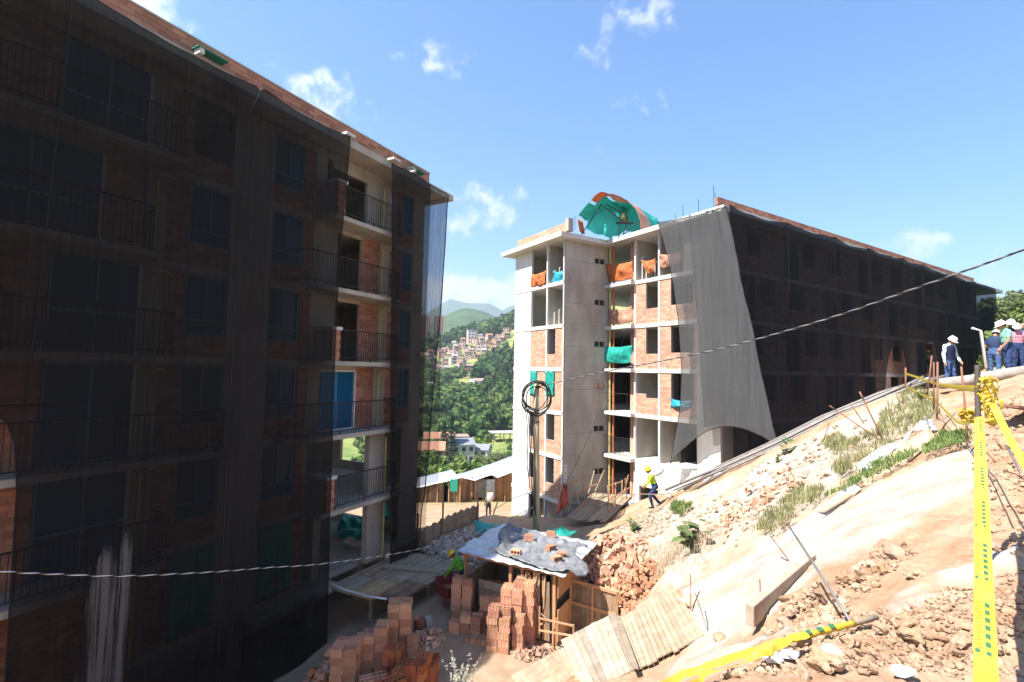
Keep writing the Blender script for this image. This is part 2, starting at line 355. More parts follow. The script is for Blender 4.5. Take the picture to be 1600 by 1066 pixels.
def ground_mat():
    m = bpy.data.materials.new('earth'); m.use_nodes = True; nt = m.node_tree; N = nt.nodes.new; Lk = nt.links.new
    b = nt.nodes['Principled BSDF']; b.inputs['Roughness'].default_value = .95; b.inputs['Specular IOR Level'].default_value = .1
    tc = N('ShaderNodeTexCoord'); at = N('ShaderNodeAttribute'); at.attribute_name = 'zone'; sp = N('ShaderNodeSeparateColor'); Lk(at.outputs['Color'], sp.inputs[0])
    def noise(sc, det=6, ro=.6):
        n = N('ShaderNodeTexNoise'); n.inputs['Scale'].default_value = sc; n.inputs['Detail'].default_value = det; n.inputs['Roughness'].default_value = ro; Lk(tc.outputs['Object'], n.inputs[0]); return n.outputs[0]
    def ramp(f, stops):
        r = N('ShaderNodeValToRGB'); e = r.color_ramp.elements
        while len(e) < len(stops): e.new(.5)
        for q, (p, c) in zip(e, stops): q.position = p; q.color = (*c, 1)
        Lk(f, r.inputs[0]); return r.outputs[0]
    def mix(f, a, b_):
        x = N('ShaderNodeMix'); x.data_type = 'RGBA'
        if isinstance(f, float): x.inputs[0].default_value = f
        else: Lk(f, x.inputs[0])
        Lk(a, x.inputs[6]); Lk(b_, x.inputs[7]); return x.outputs[2]
    def mrange(f, a, b_, c=0, d=1):
        x = N('ShaderNodeMapRange'); x.inputs[1].default_value = a; x.inputs[2].default_value = b_; x.inputs[3].default_value = c; x.inputs[4].default_value = d; Lk(f, x.inputs[0]); return x.outputs[0]
    soil = ramp(noise(1.1, 8, .68), [(.28, (.23, .125, .068)), (.42, (.32, .195, .118)), (.56, (.38, .26, .175)), (.72, (.43, .34, .25))])
    fleck = ramp(noise(14, 5), [(.35, (.20, .10, .05)), (.6, (.40, .27, .175))])
    soil = mix(mrange(noise(3, 4), .4, .65, 0, .55), soil, fleck)
    conc = ramp(noise(2.6, 11, .76), [(.25, (.17, .15, .122)), (.42, (.33, .305, .265)), (.58, (.40, .372, .33)), (.75, (.46, .435, .395))])
    dust = ramp(noise(.8, 5), [(.3, (.32, .26, .195)), (.7, (.41, .372, .32))])
    conc = mix(mrange(noise(.9, 6), .45, .62, 0, .6), conc, dust)
    pale = ramp(noise(2.5, 8, .7), [(.3, (.36, .275, .20)), (.6, (.47, .415, .345))])
    yard = ramp(noise(1.4, 8, .65), [(.3, (.25, .17, .108)), (.6, (.34, .245, .165)), (.8, (.39, .295, .21))])
    far = ramp(noise(.05, 9, .75), [(.28, (.05, .09, .025)), (.45, (.13, .18, .05)), (.58, (.25, .26, .09)), (.72, (.34, .27, .15))])
    c = mix(sp.outputs[1], soil, pale); c = mix(sp.outputs[0], c, conc); c = mix(sp.outputs[2], c, yard); c = mix(at.outputs['Alpha'], c, far)
    Lk(c, b.inputs['Base Color'])
    b1 = N('ShaderNodeBump'); b1.inputs['Strength'].default_value = .6; b1.inputs['Distance'].default_value = .03; Lk(noise(16, 10, .75), b1.inputs['Height']); Lk(b1.outputs[0], b.inputs['Normal'])
    return m
GROUND = build_ground()

# ground height with the same relief, for setting things down
GX = np.arange(-16, 46, .1); GY = np.arange(-2, 52, .1); _X, _Y = np.meshgrid(GX, GY); _Z = H0(_X, _Y); _R = np.hypot(_X, _Y)
_Z = _Z + relief(_X, _Y, _R, inside(POLY_CONC, _X, _Y)*1.0, sstep(-7.2, -7.55, _Z)*sstep(30, 26, _R)*sstep(5.0, 3.2, _X))
def HZ(x, y):
    if -15.8 < x < 45.5 and -1.8 < y < 51.5:
        fx = (x+16)/.1; fy = (y+2)/.1; i = int(fx); j = int(fy); fx -= i; fy -= j
        return float((_Z[j, i]*(1-fx)+_Z[j, i+1]*fx)*(1-fy)+(_Z[j+1, i]*(1-fx)+_Z[j+1, i+1]*fx)*fy)
    return float(far_h(np.array([x], float), np.array([y], float))[0])
def gp(x, y, dz=0.0):                  # photograph point -> place on the ground
    p = hit(x, y); return Vector((p[0], p[1], p[2]+dz))
def down(x, y, dz=0.0): return Vector((x, y, HZ(x, y)+dz))

def ridge(name, Y0, prof, depth, m, seed, amp, tree=0):
    xs = np.linspace(-1.0, 1.5, 200)*Y0; ys = np.linspace(0, 1, 26)
    base = np.interp(xs/Y0, [q[0] for q in prof], [q[1] for q in prof])*Y0
    V = []
    for t in ys:
        h = math.sin(t*math.pi/2)
        yy = Y0*(1-depth*(1-t)); z = -60 + (base+60)*h + amp*fbm(xs/Y0*18, np.full_like(xs, t*5), seed, 5)*(.25+h)
        if tree: z = z + tree*np.abs(fbm(xs/Y0*160, np.full_like(xs, t*40), seed+5, 2))
        V.append(np.stack([xs, np.full_like(xs, yy), z], 1))
    V.append(np.stack([xs, np.full_like(xs, Y0*1.2), np.full_like(xs, -60.)], 1))
    V = np.array(V); nr, nc = V.shape[:2]; idx = np.arange(nr*nc).reshape(nr, nc)
    Fq = np.stack([idx[:-1, :-1], idx[:-1, 1:], idx[1:, 1:], idx[1:, :-1]], 2).reshape(-1, 4)
    o = npmesh(name, V.reshape(-1, 3), Fq, m, smooth=True); o['kind'] = 'structure'; return o
hillm = mat('far_forest', (.03, .06, .025), (.09, .13, .045), scale=.006, rough=1, detail=9, spec=0)
ridge('hill', 1900, [(-1, .02), (-.3, .04), (-.2, .066), (-.155, .083), (-.13, .098), (-.10, .112), (-.07, .116), (-.045, .108), (-.03, .098), (0, .110), (.05, .15), (.3, .1), (1.5, .05)], .45, hillm, 3, 14, 10)
ridge('mountain', 5200, [(-1, .04), (-.3, .07), (-.2, .09), (-.15, .115), (-.12, .137), (-.09, .128), (-.065, .132), (-.04, .128), (-.02, .115), (0, .125), (.05, .128), (.3, .08), (1.5, .05)], .35, hillm, 13, 38)
# ------------------------------------------------------------------ buildings
CONC = mat('concrete', (.30, .272, .228), (.42, .385, .33), scale=1.3, rough=.9, bump=.25, bscale=30, stain=((.23, .205, .17), .7, .5), spec=.2, streak=(1, 1, .45))
CONCW = mat('pale_concrete', (.50, .485, .45), (.62, .60, .56), scale=1.5, rough=.9, bump=.2, bscale=30, stain=((.40, .38, .34), .9, .5), spec=.2, streak=(1, 1, .4))
BRICK = mat('clay_brick', (.33, .15, .098), (.39, .195, .135), scale=4, rough=.9, bump=.3, bscale=60, rand=.28, island=True, spec=.15)
BRICKP = mat('pale_clay_brick', (.45, .245, .16), (.53, .33, .235), scale=4, rough=.9, bump=.3, bscale=60, rand=.2, island=True, spec=.15)
MORTAR = mat('mortar', (.30, .25, .21), (.38, .32, .27), scale=9, rough=.95)
IRON = mat('black_iron', (.012, .012, .013), (.022, .021, .02), rough=.55, spec=.4)
BLUEF = mat('blue_film_frame', (.015, .20, .32), (.02, .26, .40), rough=.4, spec=.5)
BLUEP = mat('blue_film_panel', (.01, .15, .33), (.015, .20, .40), rough=.35, spec=.5)
ALU = mat('pale_aluminium', (.55, .55, .55), (.62, .62, .62), rough=.4, spec=.5)
PIPEY = mat('yellow_pipe', (.47, .40, .14), (.55, .47, .18), rough=.5, spec=.4)
PIPEO = mat('orange_pipe', (.42, .13, .05), (.5, .17, .07), rough=.5, spec=.4)
PIPEW = mat('white_pipe', (.62, .60, .55), (.70, .68, .64), rough=.45, spec=.4)
GREENP = mat('green_plank', (.02, .16, .12), (.03, .22, .16), rough=.7)
DARK = mat('room_shade', (.025, .023, .021), (.04, .036, .032), rough=.95)  # near-black colour in place of the shade inside rooms and vents
WOOD = mat('weathered_wood', (.20, .13, .08), (.33, .235, .155), scale=3, rough=.85, bump=.3, bscale=25, rand=.3, island=True, streak=(1, 1, 1))
WOODP = mat('pale_planks', (.27, .205, .135), (.37, .30, .215), scale=4, rough=.85, bump=.3, bscale=25, rand=.16, island=True)
WOODO = mat('raw_plywood', (.38, .20, .10), (.47, .27, .15), scale=3, rough=.85, bump=.2, bscale=20, rand=.15, island=True)
WOODG = mat('grey_boards', (.24, .185, .13), (.34, .27, .20), scale=3, rough=.9, bump=.3, bscale=25, rand=.25, island=True)
def glass(name, c, alpha=None):
    m = bpy.data.materials.new(name); m.use_nodes = True; b = m.node_tree.nodes['Principled BSDF']
    b.inputs['Base Color'].default_value = (*c, 1); b.inputs['Roughness'].default_value = .12; b.inputs['Specular IOR Level'].default_value = .3
    MATS[name] = m; return m
GLASS = glass('blue_dark_glass', (.008, .085, .18))

def brick_iter(u0, u1, z0, z1, ch=.14, bl=.335, j=.011, seed=0):
    k = 0; z = z0
    while z < z1-.03:
        zt = min(z+ch, z1); u = u0 - (bl/2 if k % 2 else 0)
        while u < u1-.02:
            a = max(u, u0); b = min(u+bl, u1)
            if b-a > .05: yield a+j/2, b-j/2, z+j/2, zt-j/2
            u += bl
        z = zt; k += 1

class Bldg:
    def __init__(s, root, off): s.root = root; s.off = Vector(off)
    def put(s, mb, name, m, parent=None, **k):
        o = mb.build(name, m, parent or s.root, **k)
        if parent is None: o.location = s.off
        return o

class Core:                                # mortar behind the bricks, kept with them
    def __init__(s, mb): s.mb = mb
    def box(s, *q): s.mb.mi = 1; s.mb.box(*q); s.mb.mi = 0
class Pieces:                              # every cast piece of wall is a part of its own
    def __init__(s, B, name, m): s.B = B; s.name = name; s.m = m
    def box(s, *q): s.B.put(MB().box(*q), s.name, s.m)
# ---- the netted apartment block on the left (x along its front, -y outward)
LA = math.atan(420/780.); LD = Vector((math.sin(LA), math.cos(LA), 0)); LN = Vector((LD.y, -LD.x, 0))
def lw(s, o, z): return LD*s + LN*(o-13.2) + Vector((0, 0, z))      # left-block coordinates -> world
FL = [-7.28, -4.78, -2.27, .23, 2.74, 5.25]
def left_building():
    root = thing('apartment_building', 'unfinished brick and concrete apartment block behind black net, with balconies and iron railings', 'building', lw(0, 0, -9.3), math.atan2(LD.y, LD.x))
    B = Bldg(root, (0, 0, 9.3)); nb = [0]
    bme = {}
    def single(u0, u1, z0, z1, y0, y1, parent):          # one brick as an object, mesh shared by size
        key = (round(u1-u0, 3), round(z1-z0, 3), round(y1-y0, 3))
        if key not in bme: bme[key] = MB().box(-key[0]/2, key[0]/2, 0, key[2], -key[1]/2, key[1]/2).mesh('brick', BRICK)
        nb[0] += 1
        loc = Vector(((u0+u1)/2, y0+random.uniform(-.004, .004), (z0+z1)/2))
        inst('brick', bme[key], parent, loc if parent is not root else loc+B.off)
    # slabs
    for z in FL:
        B.put(MB().box(-4, 17.76, .975, 10.0, z-.20, z), 'floor_slab', CONC)
    bal = {5.25: [(3.2, 7.2), (11.6, 15.5)], 2.74: [(2.5, 6.6), (10.6, 15.5)], .23: [(3.2, 7.2), (11.3, 15.5)], -2.27: [(3.0, 8.6), (10.5, 15.5)], -4.78: [(3.2, 7.2), (11.6, 15.6)], -7.28: [(9.6, 12.6)]}
    for z, L in bal.items():
        for a, b in L:
            vs = []; n = 6
            for cx, sg in ((b, 1), (a, -1)):
                for k in range(n+1):
                    t = k/n*math.pi/2
                    if sg > 0: vs.append((b-.5+.5*math.sin(t), .5-.5*math.cos(t)))
                    else: vs.append((a+.5-.5*math.cos(t), .5-.5*math.sin(t)))
            vs = [(a, .97), *vs[n+1:], *vs[:n+1], (b, .97)]
            if z == -4.78 and a > 10 or b < 13 and z == -7.28: vs = [(a, .97), (a, 0), (b, 0), (b, .97)]
            m = len(vs); mb = MB().add([(x, y, z-.16) for x, y in vs]+[(x, y, z-.005) for x, y in vs], [tuple(range(m))[::-1], tuple(range(m, 2*m))]+[(i, (i+1) % m, (i+1) % m+m, i+m) for i in range(m)])
            B.put(mb, 'balcony_slab', CONC)
    # roof slab and brick parapet
    B.put(MB().box(-4, 18.56, -.02, 10.6, 7.74, 8.0), 'roof_slab', CONC)
    B.put(MB().box(-4, 17.7, .98, 1.12, 7.50, 7.738), 'roof_beam', CONC)
    par = B.put(MB().box(-4, 17.1, .268, .36, 8.0, 8.56), 'parapet', MORTAR)
    for q in brick_iter(4.4, 17.1, 8.002, 8.56): single(*q, .255, .37, par)
    mb = MB()
    for q in brick_iter(-4, 4.4, 8.002, 8.56): mb.box(q[0], q[1], .255, .37, q[2], q[3])
    mb.build('brickwork', BRICK, par, kind='stuff')
    MB().box(-4, 17.13, .235, .39, 8.562, 8.61).build('coping', CONC, par)
    for s in (7.0, 15.5):
        f = B.put(MB().box(s, s+.12, -.22, .05, 8.002, 8.14), 'formwork_block', CONCW)
        MB().box(s-.05, s+.75, -.24, .10, 8.142, 8.17).build('plank', GREENP, f)
    B.put(MB().box(11.9, 12.3, -.25, .1, 8.002, 8.09), 'edge_block', CONCW); B.put(MB().box(14.2, 14.6, -.3, .1, 8.002, 8.09), 'edge_block', CONCW)
    # front wall pieces
    stuffb = MB(); mort = Core(stuffb); conc = Pieces(B, 'wall_panel', CONC)
    def brick(a, b, z0, z1, one=False):
        mort.box(a, b, 1.02, 1.13, z0, z1)
        for q in brick_iter(a, b, z0, z1):
            if one and nb[0] < 296: single(q[0], q[1], q[2], q[3], 1.003, 1.12, root)
            else: stuffb.box(q[0], q[1], 1.003, 1.12, q[2], q[3])
    wins = {}
    def window(a, z0, w, h, big=False):
        key = (round(w, 2), round(h, 2), big)
        if key not in wins:
            f = MB(); t = .05
            for x0, x1, zz0, zz1 in ((0, w, 0, t), (0, w, h-t, h), (0, t, t, h-t), (w-t, w, t, h-t), (w/2-t/2, w/2+t/2, (t if big else .42), h-t), (t, w-t, (h*.42 if big else .38), (h*.42 if big else .38)+t)):
                f.box(x0, x1, -.03, .05, zz0, zz1)
            fm = f.mesh('window', BLUEF)
            zz = h*.42 if big else .38
            P = [MB().box(0, w/2-t*1.5, 0, .012, 0, h-zz-2*t).mesh('pane', GLASS), MB().box(0, w/2-t*1.5 if big else w-2*t, 0, .012, 0, zz-t).mesh('pane', GLASS)]
            wins[key] = (fm, P, t, zz)
        fm, P, t, zz = wins[key]
        o = inst('window', fm, root, Vector((a, 1.06, z0))+B.off)
        inst('pane', P[0], o, (t, .015, zz+t)); inst('pane', P[0], o, (w/2+t/2, .03, zz+t))
        inst('pane', P[1], o, (t, .015, t))
        if big: inst('pane', P[1], o, (w/2+t/2, .03, t))
        return o
    def rail(a, b, z, ra=True, rb=True, h=1.08):
        m = MB(); ya = .06
        pts = []
        if ra: pts += [(a, .95), (a, .45), (a+.12, .2), (a+.4, ya)]
        else: pts += [(a, ya)]
        if rb: pts += [(b-.4, ya), (b-.12, .2), (b, .45), (b, .95)]
        else: pts += [(b, ya)]
        for hh, r in ((h, .022), (.12, .016)): m.tube([(x, y, z+hh) for x, y in pts], r, 5)
        for (x0, y0), (x1, y1) in zip(pts, pts[1:]):
            L = math.hypot(x1-x0, y1-y0); n = max(1, int(round(L/.115)))
            for k in range(n):
                t = k/n; x = x0+(x1-x0)*t; y = y0+(y1-y0)*t
                m.box(x-.007, x+.007, y-.007, y+.007, z+.12, z+h)
                if k % 12 == 0: m.box(x-.015, x+.015, y-.015, y+.015, z-.003, z+.12)
        B.put(m, 'railing', IRON)
    for i, z in enumerate(FL):
        zc = (FL[i+1]-.203) if i < 5 else 7.497
        even = z != 2.74
        low = z < -7
        conc.box(-4, -3.5, 1.0, 1.14, z+.001, zc)
        brick(-3.5, 3.0 if not even else 4.76, z+.001, zc)
        if not low:
            if even: window(4.78, z+.002, 1.79, 2.27, True); conc.box(4.77, 6.57, 1.0, 1.14, z+2.275, zc)
            else: window(3.02, z+.002, 2.64, 2.27, True); conc.box(3.01, 5.66, 1.0, 1.14, z+2.275, zc); brick(5.67, 6.5, z+.001, zc)
            B.put(MB().box((6.57 if even else 5.665)-.055, (6.57 if even else 5.665), .985, 1.05, z+.002, z+2.27), 'jamb', ALU)
        else: brick(3.0, 6.57, z+.001, zc)
        conc.box(6.575, 7.05, .99, 1.14, z+.001, zc)
        head = z+2.27
        brick(7.055, 7.64, z+.001, zc)
        brick(7.645, 8.79, z+.001, z+.61); conc.box(7.645, 8.79, 1.0, 1.14, head+.002, zc)
        conc.box(8.795, 10.14, .985, 1.14, z+.001, zc)
        brick(10.145, 11.3, z+.001, z+.61); conc.box(10.145, 11.3, 1.0, 1.14, head+.002, zc)
        if not low:
            if z != 5.25: window(7.65, z+.615, 1.13, 1.65)
            window(10.15, z+.615, 1.13, 1.65)
        brick(11.305, 11.7, z+.001, zc)
        if z > -3: conc.box(11.705, 12.22, .985, 1.14, z+.001, zc); 
        # exposed balcony bay
        if z == 5.25: conc.box(12.5, 14.2, 1.0, 1.14, z+2.0, zc); conc.box(14.205, 15.9, 1.0, 1.14, z+.001, zc)
        elif z in (2.74, .23):
            conc.box(12.225, 12.8, 1.0, 1.14, z+.001, zc); conc.box(12.805, 14.0, 1.0, 1.14, z+2.2, zc); brick(14.005, 14.98, z+.001, zc, True); conc.box(14.985, 15.5, .99, 1.14, z+.001, zc); brick(15.505, 15.9, z+.001, zc, True)
        elif z == -2.27:
            conc.box(12.225, 13.95, 1.0, 1.14, z+2.2, zc); brick(13.955, 14.85, z+.001, zc, True); conc.box(14.855, 15.5, .99, 1.14, z+.001, zc); brick(15.505, 15.9, z+.001, zc, True)
            d = B.put(MB().box(12.25, 13.93, 1.0, 1.08, z+.002, z+.06).box(12.25, 13.93, 1.0, 1.08, z+2.12, z+2.19).box(13.86, 13.93, .99, 1.08, z+.061, z+2.119), 'sliding_door', ALU)
            MB().box(12.3, 13.0, 1.02, 1.05, z+.07, z+2.11).build('door_panel', BLUEP, d); MB().box(12.99, 13.03, 1.0, 1.06, z+.062, z+2.118).build('stile', BLUEF, d)
            MB().box(13.04, 13.85, 1.06, 1.08, z+.07, z+2.11).build('pane', GLASS, d)
        if z > -3:
            brick(15.905, 16.3, z+.001, zc); brick(16.305, 17.0, z+.001, z+.61); window(16.31, z+.615, .68, 1.65); conc.box(16.305, 17.0, 1.0, 1.14, head+.002, zc); conc.box(17.005, 17.75, 1.0, 1.14, z+.001, zc)
        else:
            conc.box(12.2, 12.5, .99, 1.3, z+.001, zc) if z < -7 else None
            conc.box(14.25, 15.05, .5, .75, z+.001, zc); 
            if z == -4.78: brick(15.1, 15.6, z+.001, zc, True)
            conc.box(16.6, 17.75, 1.0, 1.14, z+.001, zc)
        # yellow gas pipes
        m = MB(); m.tube([(6.78, .93, z+.02), (6.78, .93, zc-.25), (6.78, .8, zc-.16), (7.0, .75, zc-.13), (7.12, .75, zc-.2)], .035, 6); B.put(m, 'gas_pipe', PIPEY)
        m = MB(); py = .93 if z > -3 else .44
        m.tube([(15.07, py, z+.01), (15.07, py, zc-.2)], .04, 6)
        if z in (2.74, .23, -2.27): m.tube([(15.07, py, zc-.2), (15.2, py-.1, zc-.12), (15.35, py-.15, zc-.12), (15.4, py-.15, zc-.25)], .04, 6)
        B.put(m, 'gas_pipe', PIPEY)
        m = MB(); 
        # inside: partitions keep the rooms dark
        if z > -3:
            B.put(MB().box(-4, 17.6, 4.2, 4.32, z+.001, zc), 'partition', CONC)
            for s in (3.0, 9.4, 12.25, 15.95): B.put(MB().box(s-.06, s+.06, 1.15, 4.19, z+.001, zc), 'partition', CONC)
        else:
            B.put(MB().box(-4, 11.5, 1.3, 1.42, z+.001, zc) if z < -7 else MB().box(11.75, 11.9, 1.15, 6.0, z+.001, zc), 'partition', CONC)
            if z == -4.78: B.put(MB().box(-4, 11.74, 4.2, 4.32, z+.001, zc), 'partition', CONC)
        # end wall with an opening, back wall
        yo = (3.6, 5.6) if z < -3 else (6.0, 7.2)
        e = MB().box(17.6, 17.75, 1.145, yo[0], z+.001, zc).box(17.6, 17.75, yo[1], 9.8, z+.001, zc).box(17.6, 17.75, yo[0], yo[1], z+.001, z+(.35 if z < -3 else .9))
        B.put(e, 'end_wall', CONC)
        bw = MB()
        for a in range(-4, 17, 3): bw.box(a, min(a+1.9, 17.6), 9.8, 9.95, z+.001, zc)
        B.put(bw, 'back_wall', CONC)
    # railings and brick piers at the balconies
    rail(3.4, 7.1, 5.25); rail(2.7, 6.5, 2.74); rail(3.4, 7.1, .23); rail(3.2, 8.5, -2.27); rail(3.4, 7.1, -4.78)
    rail(12.25, 15.4, 5.25, False); rail(10.7, 15.4, 2.74); rail(12.28, 15.45, .23, False); rail(10.6, 15.4, -2.27); rail(12.25, 15.5, -4.78, False, True)
    for z, w in ((5.25, 1.12), (.23, 1.05), (-4.78, 1.05)):
        mort.box(11.89, 12.21, .06, .95, z+.001, z+w)
        for q in brick_iter(11.87, 12.23, z+.001, z+w):
            if nb[0] < 300: single(*q, .04, .15, root)
            else: stuffb.box(q[0], q[1], .04, .15, q[2], q[3])
        for q in brick_iter(.15, .95, z+.001, z+w): stuffb.box(12.10, 12.235, q[0]+.003, q[1], q[2], q[3])
        B.put(MB().box(11.83, 12.27, .0, .97, z+w+.001, z+w+.11), 'pier_cap', CONCW)
    m = MB().box(12.26, 15.5, 9.0, 9.1, -7.279, -6.2)
    B.put(m, 'back_parapet', WOODG)
    B.put(stuffb, 'brickwork', [BRICK, MORTAR], kind='stuff')
    # foundation under the first floor, deep in shade
    B.put(MB().box(-4, 17.7, 2.6, 2.8, -9.6, -7.481), 'foundation_wall', CONC)
    for s in (9.7, 12.3, 14.6, 17.4): B.put(MB().box(s-.15, s+.15, 1.1, 1.4, -9.6, -7.481), 'footing_column', CONC)
    return root
LBLD = left_building()

# ---- the unfinished block on the right (x along its long netted front, y away from it)
RA = math.atan(1240/780.); E1 = Vector((math.sin(RA), math.cos(RA), 0)); E2 = Vector((-math.cos(RA), math.sin(RA), 0))
def rw(b, a, z): return E1*b + E2*a + Vector((0, 0, z))
def right_building():
    root = thing('apartment_building', 'unfinished concrete frame apartment block with open storeys, pale brick infill and roof slab', 'building', rw(21, 14.8, -9.6), math.atan2(E1.y, E1.x))
    B = Bldg(root, (-21, -14.8, 9.6))
    Z = FL
    stuffb = MB(); mort = Core(stuffb); conc = Pieces(B, 'wall_panel', CONC); pale = Pieces(B, 'frame_column', CONCW)
    def bA(plane, a0, a1, z0, z1):            # brick infill facing -x (the lit fronts)
        mort.box(plane+.03, plane+.13, a0, a1, z0, z1)
        for q in brick_iter(a0, a1, z0, z1): stuffb.box(plane+.012, plane+.12, q[0], q[1], q[2], q[3])
    def bL(b0, b1, z0, z1):                   # brick infill facing -y (the long front)
        mort.box(b0, b1, 14.84, 14.94, z0, z1)
        for q in brick_iter(b0, b1, z0, z1): stuffb.box(q[0], q[1], 14.812, 14.92, q[2], q[3])
    for z in Z:
        B.put(MB().box(20.95, 57, 14.78, 27.7, z-.22, z), 'floor_slab', CONCW)
        B.put(MB().box(17.61, 20.945, 22.60, 27.78, z-.22, z), 'floor_slab', CONCW)
        if z > -7: B.put(MB().box(20.60, 20.945, 20.2, 22.40, z-.20, z-.01), 'balcony_edge', CONCW)
    B.put(MB().box(20.35, 60.5, 14.1, 28.5, 7.62, 7.88), 'roof_slab', CONCW)
    B.put(MB().box(16.95, 20.345, 21.95, 28.5, 7.62, 7.88), 'roof_slab', CONCW)
    for i, z in enumerate(Z):
        zc = (Z[i+1]-.223) if i < 5 else 7.618
        z0 = z+.001
        # face B columns and infill
        for a in (18.5, 20.25): pale.box(20.98, 21.12, a-.06, a+.06, z0, zc)
        for a in (18.5, 20.25): conc.box(21.125, 24.0, a-.055, a+.055, z0, zc)
        pale.box(20.98, 21.14, 14.8, 16.1, z0, zc)
        if z == 5.25:
            conc.box(20.99, 21.13, 16.105, 16.87, z0, zc)
        elif z > -4:
            bA(20.98, 16.105, 16.3, z0, zc); bA(20.98, 17.7, 18.435, z0, zc); bA(20.98, 16.3, 17.7, z0, z0+.85)
        if z in (2.74, .23): bA(20.98, 19.42, 20.185, z0, zc); bA(20.98, 18.565, 19.42, z0, z0+.82)
        if z == -2.27: bA(20.98, 19.42, 20.185, z0, z0+1.12); bA(20.98, 18.565, 19.42, z0, z0+.9)
        # back of the open balcony bay and rooms
        B.put(MB().box(23.4, 23.52, 14.95, 22.4, z0, zc), 'partition', CONC)
        B.put(MB().box(21.5, 21.62, 20.32, 21.1, z0, zc), 'partition', BRICKP)
        for a, m, r in ((22.28, PIPEY, .055), (22.08, PIPEO, .06)):
            t = MB().tube([(20.99 if m is PIPEY else 21.1, a, z0), (20.99 if m is PIPEY else 21.1, a, zc)], r, 8); t.tube([(20.99 if m is PIPEY else 21.1, a, z0+.9), (20.99 if m is PIPEY else 21.1, a, z0+1.15)], r*1.3, 8)
            B.put(t, 'drain_pipe', m)
        # wall W with its little vents
        y0, y1 = 22.50, 22.62
        va, vb = z0+1.28, z0+1.60
        for b0, b1, c0, c1 in ((17.64, 19.95, z0, z0+1.24), (19.955, 21.3, z0, va), (17.64, 19.95, z0+1.252, zc), (20.76, 21.3, va+.002, vb-.002), (19.955, 21.3, vb, zc)):
            conc.box(b0, b1, y0, y1, c0, c1)
        B.put(MB().box(19.96, 20.755, 22.60, 22.85, va, vb), 'vent_recess', DARK if z != -2.27 else BRICKP)  # near-black fill paints in the shade of the vent hole
        conc.box(20.34, 20.37, y0+.01, y1, va, vb)
        conc.box(17.64, 21.3, 22.505, 22.615, zc+.002, zc+.218)
        # face A
        pale.box(17.64, 17.78, 25.84, 27.75, z0, zc); pale.box(17.78, 20.5, 27.62, 27.75, z0, zc)
        pale.box(17.64, 17.78, 24.12, 24.24, z0, zc); pale.box(17.63, 17.7, 22.50, 22.60, z0, zc)
        conc.box(17.79, 20.6, 24.12, 24.23, z0, zc)
        if z == .23: bA(17.64, 24.245, 25.835, z0, zc)
        elif z < 1:
            bA(17.64, 24.245, 25.1, z0, zc); bA(17.64, 25.1, 25.835, z0, z0+.75)
        if z < 1:
            bA(17.64, 22.61, 23.32, z0, zc); bA(17.64, 23.32, 24.115, z0, z0+.78)
        if z < 1: B.put(MB().box(19.6, 19.7, 22.63, 27.6, z0, zc), 'partition', CONC)
        else:
            B.put(MB().box(20.6, 20.72, 22.63, 25.0, z0, zc), 'partition', CONC)
            B.put(MB().box(20.6, 20.72, 25.0, 27.6, z0, z0+.25).box(20.6, 20.72, 25.0, 27.6, z0+1.9, zc), 'partition', CONC)
        # long front
        b = 21.15
        conc.box(21.141, 22.0, 14.8, 14.94, z0, zc) if z > -7 else None
        k = 0; b = 22.0
        while b < 55 and z > -4:
            L = 4.2
            conc.box(b+3.75, b+4.19, 14.8, 14.94, z0, zc)
            if (k+i) % 2: bL(b, b+.95, z0, zc); bL(b+.95, b+2.5, z0, z0+.85); bL(b+2.5, b+3.745, z0, zc)
            else: bL(b, b+.55, z0, zc); bL(b+1.95, b+2.4, z0, zc); bL(b+2.4, b+3.745, z0, z0+.9)
            b += L; k += 1
        if z == -4.78:
            conc.box(22.0, 22.3, 14.8, 14.94, z0, zc); conc.box(23.6, 24.4, 14.8, 14.94, z0, zc); conc.box(26, 57, 14.8, 14.94, z0, zc)
            B.put(MB().tube([(24.75, 14.85, z0), (24.75, 14.85, zc)], .05, 8), 'drain_pipe', PIPEY)
        B.put(MB().box(22.1, 57, 18.0, 18.1, z0, zc), 'partition', DARK)  # near-black wall, room shade behind the openings put into its colour
        B.put(MB().box(56.7, 56.85, 14.95, 27.6, z0, zc), 'end_wall', CONC)
        for bb in range(26, 56, 6): B.put(MB().box(bb, bb+.1, 14.95, 17.99, z0, zc), 'partition', CONC)
        if z < 2: B.put(MB().box(23.6, 56.6, 27.5, 27.65, z0, zc), 'back_wall', CONC)
    # concrete base under face B and the corner, base of face A
    pale.box(20.97, 21.2, 14.79, 18.5, -7.6, -5.003); pale.box(20.97, 21.2, 18.5, 20.3, -6.2, -5.003); pale.box(20.97, 21.1, 19.9, 20.31, -7.6, -6.203)
    pale.box(17.64, 17.8, 25.84, 27.75, -9.9, -7.503); pale.box(17.64, 17.8, 24.12, 24.24, -9.9, -7.503)
    pale.box(17.79, 20.5, 27.62, 27.75, -9.9, -7.503); conc.box(18.6, 18.7, 22.6, 27.6, -9.9, -7.503)
    conc.box(17.64, 21.3, 22.5, 22.62, -9.9, -7.503)
    conc.box(21.2, 30, 14.82, 14.96, -7.6, -5.003)
    B.put(stuffb, 'brickwork', [BRICKP, MORTAR], kind='stuff')
